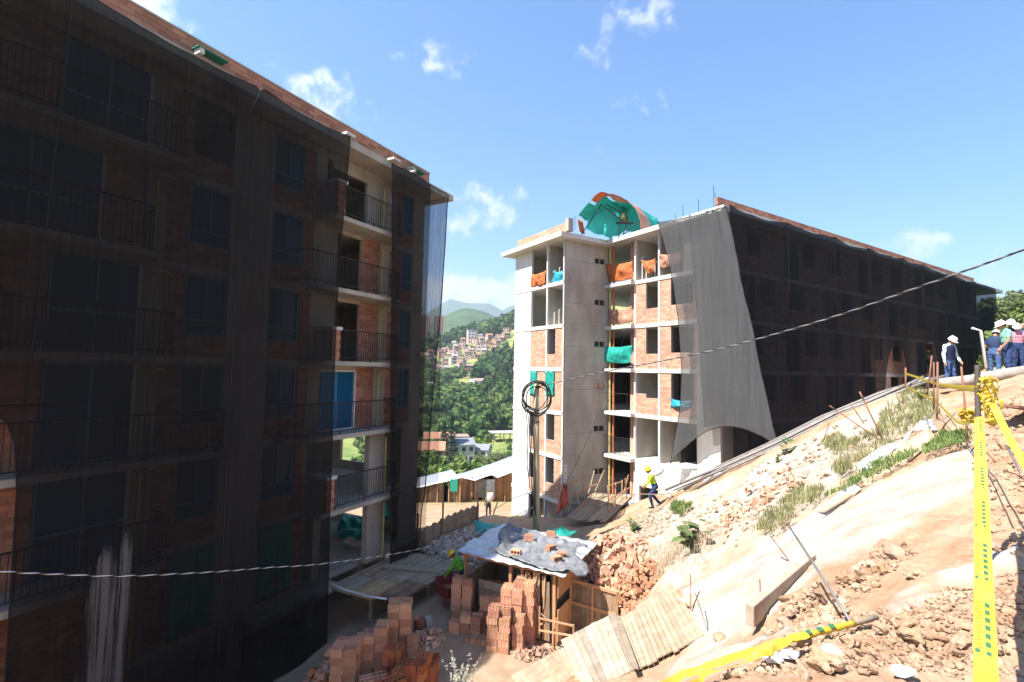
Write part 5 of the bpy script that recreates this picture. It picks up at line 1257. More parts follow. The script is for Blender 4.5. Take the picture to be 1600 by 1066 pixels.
board_panel('low board panel tucked at the slope toe beside the dry shrub', (798, 1056, 11.4), (880, 1012, 10.6), (920, 1082, 8.1), (846, 1118, 8.9), 9, WOODP, 3)
tag(MB().bar(Vector(px(965, 963, 9.6)), Vector(px(992, 1043, 7.1)), .09, .03, (.2, .3, 1)).build('plank', WOODP), 'loose pale plank lying in the gap between the board panels', 'plank')
tag(MB().bar(Vector(px(968, 850, 17.4)), Vector(px(1000, 900, 15.6)), .24, .03, (.2, .3, 1)).build('plank', WOODP), 'white splashed plank lying on the brick rubble heap', 'plank')
# concrete kerb beam
def kerb():
    A = np.array(px(1178, 948, 5.9)); Bv = np.array(px(1275, 866, 7.1)); d = Bv-A; n = np.array([d[1], -d[0], 0]); n /= np.linalg.norm(n); dn = np.array([0, 0, -.24])
    vs = []
    for p in (A, Bv): vs += [p, p-n*.10, p-n*.10+dn, p+dn]
    c = (A+Bv)/2+dn
    o = MB().add([v-c for v in vs], [(0, 1, 2, 3), (7, 6, 5, 4), (0, 4, 5, 1), (1, 5, 6, 2), (2, 6, 7, 3), (3, 7, 4, 0)]).build('kerb_beam', mat('kerb_concrete', (.30, .225, .165), (.40, .33, .26), scale=5, rough=.95, bump=.4, bscale=40), None, loc=c)
    b = o.modifiers.new('bevel', 'BEVEL'); b.width = .012; b.segments = 2
    tag(o, 'short concrete kerb beam set into the pale slope', 'kerb')
kerb()
def rod(a, b, r, m, label, ribs=False, grp='steel bars stuck in the slope'):
    A = Vector(px(*a)); B_ = Vector(px(*b)); n = 2
    mb = MB()
    if ribs:
        n = 60; mb.tube([A.lerp(B_, k/n) for k in range(n+1)], [r*(1.15 if k % 2 else .9) for k in range(n+1)], 8)
    else: mb.tube([A, A.lerp(B_, .5)+Vector((.004, 0, 0)), B_], r, 6)
    c = Vector(min((A, B_), key=lambda q: q.z)); o = mb.build('rebar', m, None, True); o.data.transform(Matrix.Translation(-c)); o.location = c
    return tag(o, label, 'rebar', grp)
rod((1230, 818, 6.0), (1332, 976, 3.75), .011, STEEL, 'long grey steel bar leaning from the tape-wrapped stick')
rod((1204, 838, 8.2), (1241, 888, 7.6), .010, RUST, 'thin bar leaning beside the kerb beam')
rod((1079, 898, 8.8), (1079, 952, 8.3), .012, RUST, 'short upright bar by the wide brown plank')
rod((1086, 926, 7.9), (1108, 994, 7.1), .008, STEEL, 'thin bent wire bar at the edge of the pale board panel')
rod((1187, 906, 7.2), (1188, 940, 7.0), .012, RUST, 'stubby bar upright behind the kerb beam')
rod((1343, 612, 12.8), (1386, 702, 12.4), .020, RUST, 'tall rusty bar leaning over the upper grass')
rod((1296, 634, 13.6), (1378, 690, 12.6), .016, RUST, 'rusty bar leaning low across the taller one')
rod((1328, 630, 13.2), (1350, 662, 13.0), .012, RUST, 'short rusty bar beside the leaning pair')
rod((1456, 556, 12.6), (1449, 616, 12.6), .018, RUST, 'upper rusty bar tied with yellow tape above the grass')
rod((1459, 566, 12.2), (1459, 640, 12.2), .016, RUST, 'middle rusty bar of the cluster tied with tape')
rod((1465, 566, 12.0), (1464, 655, 11.6), .022, RUST, 'brown wooden-looking bar of the cluster tied with tape')
rod((1502, 573, 9.4), (1512, 690, 9.0), .018, RUST, 'single rusty bar standing on the path before the navy vest')
rod((1527, 571, 4.6), (1531, 830, 4.35), .021, mat('dark_rebar', (.05, .04, .034), (.09, .07, .058), rough=.7), 'thick ribbed steel bar holding the broad yellow tape', True)
rod((1447, 650, 11.6), (1456, 693, 11.3), .018, STEEL, 'short grey stake at the end of the plywood board')
rod((1415, 575, 17.2), (1415, 605, 17.0), .03, RUST, 'stake carrying the far ends of the yellow tapes')
rod((1572, 696, 7.4), (1602, 752, 6.4), .014, STEEL, 'dark bar lying on the earth by the thin tape')
rod((1540, 706, 7.2), (1556, 722, 7.0), .012, RUST, 'short dark bar lying on the path beside the broad tape')
rod((1568, 735, 6.6), (1600, 745, 6.2), .010, RUST, 'thin dark twig-like bar lying across the other dark bar')
rod((1286, 690, 14.4), (1296, 660, 14.6), .014, RUST, 'bent rusty tie bar poking from the grass')

# ---- yellow tapes
def tape(pts, width, label, side=None, marks=None, crumple=0.0, n=80, bulge=.08, name='barrier_tape', thing_=True, parent=None, seed=0):
    P = np.array([list(q) for q in pts], float); t = np.linspace(0, 1, len(P)); T = np.linspace(0, 1, n)
    C = np.stack([np.interp(T, t, P[:, k]) for k in range(3)], 1)
    for _ in range(4): C[1:-1] = (C[:-2]+2*C[1:-1]+C[2:])/4
    if crumple: C += crumple*np.stack([fbm(T*14, T*0, seed+k, 3) for k in range(3)], 1)
    G = np.zeros((n, 7, 3))
    for i in range(n):
        d = C[min(i+1, n-1)]-C[max(i-1, 0)]; d /= np.linalg.norm(d)
        s = side(T[i]) if side else np.cross(d, C[i]/np.linalg.norm(C[i]))
        s = np.array(s)-d*np.dot(s, d); s /= np.linalg.norm(s); nn = np.cross(s, d)
        if np.dot(nn, -C[i]) < 0: nn = -nn
        for j in range(7):
            u = (j-3)/3; G[i, j] = C[i]+s*u*width/2+nn*(bulge*width*(1-u*u))
    c = C[-1].copy(); o = None
    o = MB().grid(G-c).build(name, YEL, None, True, loc=c); tag(o, label, 'tape')
    if marks:
        L = np.concatenate([[0], np.cumsum(np.linalg.norm(np.diff(C, axis=0), axis=1))])
        def patch(l0, l1, u0, u1, mat_, nm):
            if l1 > L[-1]: return
            q = []
            for l, u in ((l0, u0), (l0, u1), (l1, u1), (l1, u0)):
                i = min(max(int(np.searchsorted(L, l))-1, 0), n-2); f = (l-L[i])/(L[i+1]-L[i]+1e-9); j = min(int((u+1)*3), 5); g = (u+1)*3-j
                a = G[i, j]*(1-g)+G[i, j+1]*g; b = G[i+1, j]*(1-g)+G[i+1, j+1]*g; p = a*(1-f)+b*f; ci = C[i]
                q.append(p-ci*0+(-p/np.linalg.norm(p))*.004-c)
            mm[nm].quad(*q)
        mm = {'printed_blocks': MB(), 'printed_letters': MB()}
        per = .62; l = .10
        while l < L[-1]-.2:
            for k in range(6):
                patch(l+k*.062, l+k*.062+.034, .02, .46, INK, 'printed_blocks')
            patch(l+6*.062, l+6*.062+.026, -.85, .46, INK, 'printed_blocks')
            for k in range(14): patch(l+.004+k*.027, l+.004+k*.027+.012, -.86+.12*(k % 3 == 1), -.34-.1*(k % 4 == 2), INKD, 'printed_letters')
            l += per
        mm['printed_blocks'].build('printed_blocks', INK, o, kind='stuff'); mm['printed_letters'].build('printed_letters', INKD, o, kind='stuff')
    return o
tp0 = np.array(px(1530, 652, 4.45)); tp1 = np.array(px(1541, 1066, 1.75)); tp2 = tp1+(tp1-tp0)*.55; tp2[2] = max(tp2[2], -1.55)
side = lambda t: np.array([1.0, -.35+.35*math.sin(t*7), .12+.25*math.sin(t*5+1)])
tape([tp0, tp0*.8+tp1*.2+np.array([0, 0, -.03]), tp0*.5+tp1*.5+np.array([0, 0, -.045]), tp0*.2+tp1*.8+np.array([0, 0, -.03]), tp1, tp2], .066, 'broad yellow barrier tape with green printed blocks running down from the ribbed bar', side, True, 0, 140)
tape([px(1541, 612, 4.6), px(1560, 650, 4.3), px(1580, 690, 4.0), px(1602, 726, 3.7), px(1680, 860, 3.0)], .05, 'thin yellow tape stretched away to the side of the ribbed bar')
tape([px(1528, 608, 4.6), px(1500, 606, 7), px(1466, 601, 12.0), px(1440, 592, 14.5), px(1415, 584, 17.0)], .07, 'upper yellow tape stretched between the ribbed bar and the tied cluster', lambda t: np.array([0, 0, 1.0]))
tape([px(1415, 603, 17.0), px(1440, 617, 14.5), px(1463, 626, 12.0), px(1480, 645, 10.2), px(1497, 660, 9.2), px(1512, 663, 8.0), px(1524, 650, 4.8)], .06, 'lower slack yellow tape sagging past the rusty bars', lambda t: np.array([0, 0, 1.0]))
def bunch(label, c, w, h, n, Y, seed):
    """a tangle of tape: several strips folded over one another, each a part"""
    r = random.Random(seed); org = Vector(px(*c, Y)); o = thing('tape_bunch', label, 'tape', org); sc = Y/FPX
    for k in range(n):
        pts = []; x = r.uniform(-.4, .4)*w; z = h*.5
        for q in range(7):
            pts.append(Vector((x*sc, r.uniform(-.06, .06), z*sc))); x += r.uniform(-.35, .35)*w; x = max(-w*.5, min(w*.5, x)); z -= h*r.uniform(.05, .28)
        P = np.array([list(p) for p in pts]); T = np.linspace(0, 1, 30); C = np.stack([np.interp(T, np.linspace(0, 1, 7), P[:, i]) for i in range(3)], 1)
        for _ in range(2): C[1:-1] = (C[:-2]+2*C[1:-1]+C[2:])/4
        G = np.zeros((30, 3, 3)); ph = r.uniform(0, 6)
        for i in range(30):
            t = ph+i*.35; s_ = np.array([math.cos(t), .5*math.sin(t*1.3), .6*math.sin(t)]); wd = .034*(.6+.4*math.sin(t*1.7))
            for j in range(3): G[i, j] = C[i]+s_*(j-1)*wd+np.array([0, .012*math.sin(i*1.9+j*2), 0])
        MB().grid(G).build('tape_strip', YEL, o, False)
    return o
bunch('crumpled yellow tape bunch hanging from the ribbed bar top', (1546, 622), 26, 64, 9, 4.5, 1)
bunch('yellow tape knot beside the ribbed bar', (1515, 650), 30, 22, 7, 4.6, 2)
# stick wrapped in tape on the ground and its loose tails
def wrapped():
    A = Vector(px(1232, 1000, 3.45)); B_ = Vector(px(1334, 974, 3.65)); o = thing('tape_wrapped_stick', 'stick wrapped in yellow tape lying on the foreground earth', 'stick', A)
    d = B_-A
    MB().tube([d*(k/14) for k in range(15)], [.018+.003*((k*7) % 3) for k in range(15)], 10).build('tape_wrap', YEL, o, True)
    MB().tube([d*.9, d*1.0, d*1.38], .02, 8).build('stick', WOODP, o, True)
    for k in range(3): MB().bar(d*(.25+.18*k)+Vector((-.003, -.010, .024)), d*(.32+.18*k)+Vector((-.003, -.010, .025)), .03, .004, (0, -.4, 1)).build('printed_mark', INK, o)
wrapped()
tape([px(1262, 990, 3.35), px(1215, 1004, 3.3), px(1170, 1018, 3.3), px(1120, 1036, 3.25), px(1062, 1056, 3.2), px(1010, 1085, 3.0)], .045, 'upper loose tail of yellow tape running from the wrapped stick', lambda t: np.array([.2, .8, .5]), None, .012, 60, .03, seed=4)
tape([px(1240, 1000, 3.3), px(1195, 1022, 3.2), px(1150, 1040, 3.15), px(1095, 1060, 3.1), px(1050, 1085, 2.95)], .035, 'lower twisted tail of yellow tape among the clods', lambda t: np.array([.2, .8, .3+math.sin(t*9)]), None, .02, 60, .03, seed=6)

# ---- clods, stones and scraps
import bmesh
def ico(sub):
    bm = bmesh.new(); bmesh.ops.create_icosphere(bm, subdivisions=sub, radius=1); V = np.array([v.co[:] for v in bm.verts]); F_ = np.array([[v.index for v in f.verts] for f in bm.faces]); bm.free(); return V, F_
ICO2 = ico(2); ICO1 = ico(1); ICO3 = ico(3)
def rock_v(I, r, seed, ir=.45):
    V = I[0]*1.0; n = fbm(V[:, 0]*1.7+seed*3.1+V[:, 2]*.6, V[:, 1]*1.7-V[:, 2]*1.3+seed, seed, 4); V = V*(1+ir*2*n)[:, None]
    return V*r
CLOD = mat('earth_clod', (.25, .14, .08), (.42, .32, .23), scale=1.6, rough=.97, bump=.6, bscale=22, rand=.16, island=True, spec=.05, detail=9)
STONE = mat('pale_stone', (.27, .20, .145), (.38, .32, .26), scale=5, rough=.95, bump=.5, bscale=30, rand=.2, island=True, spec=.1)
for k, (x, y, r, lab) in enumerate(((1250, 1008, .075, 'upright oval clod against the yellow tape'), (1292, 1046, .10, 'broad red clod with a dark underside in the foreground'), (1425, 1000, .06, 'rough clod among the foreground crumbs'), (1330, 1010, .05, 'small clod above the broad red one'), (1505, 1010, .06, 'clod beside the broad yellow tape'), (1125, 1000, .055, 'lone dark clod on the pale slope by the board panel'), (1390, 870, .10, 'large clod on the gully rim'), (1300, 935, .10, 'dark clod under the leaning steel bar'), (1205, 945, .07, 'stone tucked at the kerb beam'), (1240, 945, .06, 'second stone tucked at the kerb beam'), (1470, 945, .05, 'clod below the pale patch'), (1560, 860, .07, 'clod beyond the broad yellow tape'), (1430, 900, .06, 'clod at the upper rim of the pale patch'), (1375, 985, .045, 'clod above the foreground crumbs'), (1585, 700, .12, 'reddish stone by the lying dark bar'), (1350, 1050, .05, 'flat clod at the very front'))):
    p = gp(x, y); V = rock_v(ICO3, r*p[1]/3.5*.9, k+2) if p[1] < 6 else rock_v(ICO2, r*1.6, k+2)
    o = npmesh('earth_clod', V*np.array([1.15, 1, .75]), ICO3[1] if p[1] < 6 else ICO2[1], CLOD, smooth=False); o.location = (p.x, p.y, p.z+.4*r); o.rotation_euler = (0, 0, k)
    tag(o, lab, 'clod', 'clods in the foreground')
def clods(nm, label, n, sampler, m, I, seed, cat='earth'):
    r = np.random.default_rng(seed); V = []; F_ = []; nv_ = len(I[0])
    base = [rock_v(I, 1.0, s+5) for s in range(10)]
    for k in range(n):
        (x, y, z), s = sampler(r); a = r.uniform(0, 6.28); c, q = math.cos(a), math.sin(a); b = base[r.integers(10)]*s*np.array([1, r.uniform(.7, 1.1), r.uniform(.5, .9)])
        V.append(b@np.array([[c, q, 0], [-q, c, 0], [0, 0, 1]])+np.array([x, y, z])); F_.append(I[1]+nv_*k)
    return tag(npmesh(nm, np.concatenate(V), np.concatenate(F_), m, smooth=False, kind='stuff'), label, cat)
def area(poly, smin, smax, pw=3.0):
    W_ = poly_w(poly); lo = W_.min(0); hi = W_.max(0)
    def f(r):
        while True:
            p = r.uniform(lo, hi)
            if inside(W_, p[:1], p[1:])[0]: break
        s = smin+(smax-smin)*r.uniform()**pw
        return (p[0], p[1], HZ(p[0], p[1])+.2*s+.01), s
    return f
clods('loose_earth', 'crumbs and lumps of orange earth strewn over the foreground', 3600, area([(1120, 1066), (1200, 1015), (1240, 990), (1330, 960), (1460, 930), (1600, 900), (1600, 1066)], .003, .034, 6), CLOD, ICO1, 1)
clods('loose_earth', 'broken rough lumps of orange earth in the foreground', 70, area([(1200, 1066), (1250, 1000), (1330, 975), (1460, 950), (1600, 930), (1600, 1066)], .010, .048, 2.5), CLOD, ICO2, 14)
clods('loose_earth', 'reddish lumps along the gully across the slope', 900, area([(1190, 990), (1260, 930), (1345, 880), (1400, 845), (1440, 860), (1360, 920), (1270, 975)], .006, .065, 6), CLOD, ICO2, 2)
clods('loose_stones', 'pale stones and shards scattered on the upper slope', 800, area([(1040, 880), (1060, 810), (1200, 720), (1330, 660), (1420, 640), (1330, 720), (1240, 790), (1150, 860)], .012, .13, 5), STONE, ICO1, 3)
clods('loose_earth', 'lumps of earth on the path by the bars and at the right edge', 1400, area([(1540, 900), (1520, 720), (1560, 640), (1600, 610), (1600, 900)], .005, .05, 6), CLOD, ICO1, 4)
clods('loose_stones', 'stones and brick bits on the path edge by the worker', 260, area([(960, 840), (985, 815), (1040, 790), (1060, 810), (1010, 850)], .03, .16, 3), STONE, ICO1, 5)
pieces('rubble', 'broken clay shards strewn over the middle of the slope', 'rubble', 150, (lambda f: (lambda r: f(r)))(area([(1060, 850), (1130, 790), (1230, 740), (1260, 760), (1180, 820), (1090, 870)], .8, 1.4)), .07, RUB, seed=9)
for k, (x, y, lab) in enumerate(((1208, 1032, 'white crumpled plastic scrap by the tape tails'), (1232, 1026, 'second white plastic scrap by the tape tails'), (1300, 1022, 'grey blue plastic shred in the foreground'), (1410, 1055, 'torn white plastic strip at the front edge'))):
    p = gp(x, y, .02); V = rock_v(ICO2, .05, k+30, .6)*np.array([1.3, .9, .45])
    tag(npmesh('plastic_scrap', V, ICO2[1], WHITEP), lab, 'litter').location = p
V = rock_v(ICO3, .45, 40, .35)*np.array([1.1, .8, .35]); q = npmesh('black_bag', V, ICO3[1], BPL, smooth=True); q.location = gp(1500, 690, .05); q.scale = (.55, .55, .5); tag(q, 'black plastic bag lying by the plywood board end', 'bag')

# ---- grass and plants
def blades(nm, label, specs, m, seed, cat='grass'):
    r = np.random.default_rng(seed); V = []; F_ = []; k = 0
    for poly, n, h, w in specs:
        f = area(poly, 1, 1)
        for _ in range(n):
            (x, y, z), _s = f(r)
            for b in range(4):
                a = r.uniform(0, 6.28); hh = h*r.uniform(.5, 1.3); ln = r.uniform(.15, .7)*hh; dx, dy = math.cos(a), math.sin(a); ox, oy = r.normal(0, .03, 2)
                p0 = np.array([x+ox, y+oy, z-.03]); p1 = p0+np.array([dx*ln*.35, dy*ln*.35, hh*.6]); p2 = p0+np.array([dx*ln, dy*ln, hh]); s = np.array([-dy, dx, 0])*w*.5
                V += [p0-s, p0+s, p1+s*.8, p1-s*.8, p2]; F_ += [(k, k+1, k+2), (k, k+2, k+3), (k+3, k+2, k+4)]; k += 5
    return tag(npmesh(nm, np.array(V), np.array(F_), m, kind='stuff'), label, cat)
GRASS = mat('slope_grass', (.20, .21, .08), (.36, .34, .17), scale=1.5, rough=.8, rand=.3, island=True, translucent=.3)
GRASSG = mat('fresh_grass', (.12, .19, .045), (.22, .28, .09), scale=1.5, rough=.8, rand=.3, island=True, translucent=.3)
DRYG = mat('dry_stalks', (.34, .26, .17), (.46, .38, .27), scale=2, rough=.9, rand=.25, island=True)
blades('grass', 'straggly grass growing on the earth slope', [([(1178, 845), (1195, 815), (1240, 800), (1240, 825), (1210, 845)], 200, .16, .014), ([(1215, 800), (1240, 780), (1290, 775), (1270, 800)], 190, .18, .014), ([(1300, 735), (1320, 700), (1370, 690), (1400, 710), (1360, 740)], 220, .2, .015), ([(1370, 700), (1370, 660), (1420, 620), (1462, 625), (1470, 660), (1420, 690)], 520, .2, .016), ([(1280, 700), (1310, 690), (1330, 700), (1300, 715)], 160, .2, .014), ([(1300, 745), (1325, 735), (1330, 750), (1310, 760)], 120, .2, .014)], GRASS, 3)
blades('grass', 'low green weeds along the plywood board and pale slope', [([(1280, 800), (1340, 770), (1420, 730), (1435, 715), (1400, 720), (1320, 770)], 330, .10, .018), ([(1440, 715), (1470, 690), (1520, 690), (1510, 705), (1450, 725)], 330, .10, .018), ([(1055, 795), (1045, 805), (1060, 815), (1085, 800)], 160, .2, .02), ([(1010, 770), (1040, 760), (1048, 770), (1020, 785)], 240, .35, .02)], GRASSG, 4)
blades('dry_grass', 'thin dry stalks on the earth below the broad-leaved plant', [([(1000, 880), (1060, 840), (1120, 850), (1100, 890), (1040, 915)], 380, .28, .008)], DRYG, 5)
LEAF = mat('broad_leaf', (.10, .16, .05), (.17, .22, .09), scale=6, rough=.6, rand=.25, island=True, translucent=.25, spec=.3)
LEAFG = mat('green_leaf', (.04, .12, .02), (.09, .2, .035), scale=6, rough=.6, rand=.25, island=True, translucent=.3, spec=.3)
LEAFW = mat('whitish_leaf', (.30, .30, .24), (.42, .42, .35), scale=8, rough=.8, rand=.25, island=True, translucent=.2)
def leaf(mb, p, d, up, L, w):
    d = Vector(d).normalized(); u = Vector(up); s = d.cross(u).normalized(); u = s.cross(d)
    a = p; b = p+d*L*.35+u*L*.06; c = p+d*L*.7+u*L*.02; e = p+d*L-u*L*.16
    mb.add([a, b-s*w/2, c-s*w*.4, e, c+s*w*.4, b+s*w/2, b-u*.06*w, c-u*.06*w], [(0, 6, 1), (1, 6, 7, 2), (2, 7, 3), (0, 5, 6), (5, 4, 7, 6), (4, 3, 7)])
def plant(name, label, p, h, stems, leaves, L, w, m, spread=.5, seed=0, stalk=.006):
    r = random.Random(seed); o = thing(name, label, 'plant', p); lv = MB(); st_ = MB()
    for s in range(stems):
        a = r.uniform(0, 6.28); lean = r.uniform(.1, spread); hh = h*r.uniform(.6, 1.1)
        pts = [Vector((math.cos(a)*lean*hh*t*t, math.sin(a)*lean*hh*t*t, hh*t-.04)) for t in (0, .33, .66, 1)]
        st_.tube(pts, [stalk, stalk*.8, stalk*.6, stalk*.4], 4)
        for k in range(leaves):
            t = r.uniform(.2, 1); i = min(int(t*3), 2); q = pts[i].lerp(pts[i+1], t*3-i); b = r.uniform(0, 6.28)
            leaf(lv, q, (math.cos(b), math.sin(b), r.uniform(-.2, .7)), (0, 0, 1), L*r.uniform(.6, 1.2), w*r.uniform(.7, 1.2))
    st_.build('stem', DRYG, o); lv.build('foliage', m, o); return o
plant('broadleaf_plant', 'broad-leaved olive plant growing mid slope among dry stalks', gp(1080, 865), .85, 9, 4, .42, .26, LEAF, .8, 1, .012)
plant('shrub', 'small dark green shrub on the path edge below the worker', gp(990, 832), .55, 14, 9, .16, .06, LEAFG, .8, 2)
plant('shrub', 'dry whitish shrub with fine leaves at the foot of the frame', down(-.95, 10.9), 1.15, 26, 26, .07, .03, LEAFW, .45, 3, .005)
plant('seedling', 'bright yellow-green seedling in front of the clay block heap', down(-2.1, 9.4, .35), .5, 3, 4, .22, .09, mat('lime_leaf', (.20, .34, .04), (.30, .44, .07), rough=.5, translucent=.3), .5, 4)
plant('seedling', 'green big-leaved seedling by the steel poles', gp(1229, 708), .5, 5, 4, .3, .16, LEAFG, .7, 5)
plant('weed', 'green weed at the foot of the left net', down(-5.0, 12.2), .5, 8, 8, .12, .06, LEAFG, .6, 6)
plant('weed', 'small green weed by the net edge under the platform', down(-4.75, 13.9), .5, 8, 8, .12, .06, LEAFG, .6, 7)
plant('weed', 'green weed beside the concrete base and worker', gp(1012, 778), .7, 10, 10, .16, .07, LEAFG, .6, 8)
plant('weed', 'tufted weed at the lower edge of the steel poles', gp(1215, 722), .3, 6, 6, .14, .06, LEAFG, .7, 9)
plant('vine', 'tall weedy stems growing between the tied rusty bars', gp(1440, 640), .9, 14, 14, .09, .03, LEAFG, .35, 10)

# ---- wooden ramp into the right block
def ramp():
    c = [np.array(px(*q)) for q in ((884, 808, 25.3), (950, 812, 25.3), (986, 777, 29.3), (926, 770, 29.6))]
    org = sum(c)/4; org[2] = c[0][2]; o = thing('timber_ramp', 'worn timber ramp with pole handrails leading into the right block', 'ramp', org); r = random.Random(4)
    n = 7
    for k in range(n):
        for v0, v1 in ((-.1*r.random(), .47), (.48, 1.02)):
            q = []
            for u, v in ((k/n+.008, v0), ((k+1)/n-.004, v0), ((k+1)/n-.004, v1), (k/n+.008, v1)): q.append((c[0]*(1-u)+c[1]*u)*(1-v)+(c[3]*(1-u)+c[2]*u)*v-org+np.array([0, 0, r.uniform(0, .02)]))
            MB().add(q+[p-np.array([0, 0, .04]) for p in q], [(3, 2, 1, 0), (4, 5, 6, 7), (0, 1, 5, 4), (1, 2, 6, 5), (2, 3, 7, 6), (3, 0, 4, 7)]).build('plank', WOODG, o)
    B = lambda x, y, Y: Vector(np.array(px(x, y, Y))-org)
    for a, b in (((950, 760, 25.4), (951, 800, 25.3)), ((962, 754, 26.5), (961, 790, 26.5)), ((972, 750, 28), (972, 783, 28)), ((977, 748, 28), (979, 780, 28.4)), ((982, 742, 29), (975, 770, 29)), ((894, 756, 25.8), (889, 800, 25.6)), ((910, 740, 27), (914, 785, 27)), ((929, 735, 28.6), (919, 773, 28.4)), ((944, 735, 29.4), (930, 768, 29.4)), ((898, 760, 26.2), (905, 790, 26.2))):
        MB().tube([B(*a), B(*b)], .035, 6).build('post', WOODO if a[0] > 945 else WOODP, o)
    for a, b in (((949, 760, 25.4), (973, 752, 28)), ((950, 782, 25.4), (984, 762, 28.8)), ((887, 756, 25.8), (911, 749, 27)), ((886, 778, 25.8), (935, 755, 28.8)), ((950, 765, 25.3), (961, 792, 25.3)), ((903, 800, 25.6), (926, 771, 29.4))):
        MB().tube([B(*a), B(*b)], .03, 6).build('handrail', WOODO, o)
ramp()
for k, (z, c_) in enumerate(((-5.55, (.30, .22, .40)), (-5.88, (.35, .2, .12)), (-6.22, (.30, .22, .42)))):
    o = MB().box(-.12, .12, -.004, 0, 0, .30).build('notice_sheet', mat('paper', (.62, .60, .63), (.70, .68, .70), rough=.7), None, loc=rw(17.85, 22.496, z)); o.rotation_euler = (0, 0, math.atan2(E1.y, E1.x))
    MB().lathe([(.02, 0), (.055, .02), (.05, .10), (.025, .13)], 8, sy=.04).build('printed_figure', mat('print%d' % k, c_, rough=.7), o).location = (0, -.006, .09)
    tag(o, ['top notice sheet with a purple figure on the concrete wall', 'middle notice sheet with a brown figure on the concrete wall', 'lowest notice sheet with a purple figure on the concrete wall'][k], 'notice', 'notice sheets on the wall')
cloth('red_mesh', 'red orange safety mesh draped at the ramp foot below the notices', 'mesh', sheet(px(880, 757, 26.0), px(886, 757, 26.0), px(888, 790, 25.6), px(866, 806, 25.4), 14, 16, .0, .2, 5, (0, -.2, 0)), RED)
tag(MB().tube([Vector(px(1470, 600, 15.6)), Vector(px(1520, 594, 15.6)), Vector(px(1568, 585, 15.4)), Vector(px(1640, 575, 15.0))], .17, 12).build('concrete_pipe', mat('pale_pipe', (.26, .22, .18), (.38, .34, .29), scale=3, rough=.9), None, True), 'long pale pipe lying across the path before the people', 'pipe')
tag(MB().tube([Vector(px(1519, 513, 19)), Vector(px(1532, 517, 19)), Vector(px(1541, 575, 18.6))], .05, 8).build('bent_pipe', ALU, None, True), 'bent galvanised pipe standing beside the group of people', 'pipe')
o = MB().box(-.6, .6, -.25, .25, 0, .05).build('rusty_plate', RUST, None, loc=px(1598, 640, 9.6)); o.rotation_euler = (.05, .1, .3); tag(o, 'rusty steel plate at the edge of the earth mound', 'plate')
tag(inst('hollow_brick', block_mesh('slot', CLAY1), None, gp(1543, 652, .02), (1.4, 0, .5)), 'single clay brick on the path behind the yellow tape bunch', 'brick')
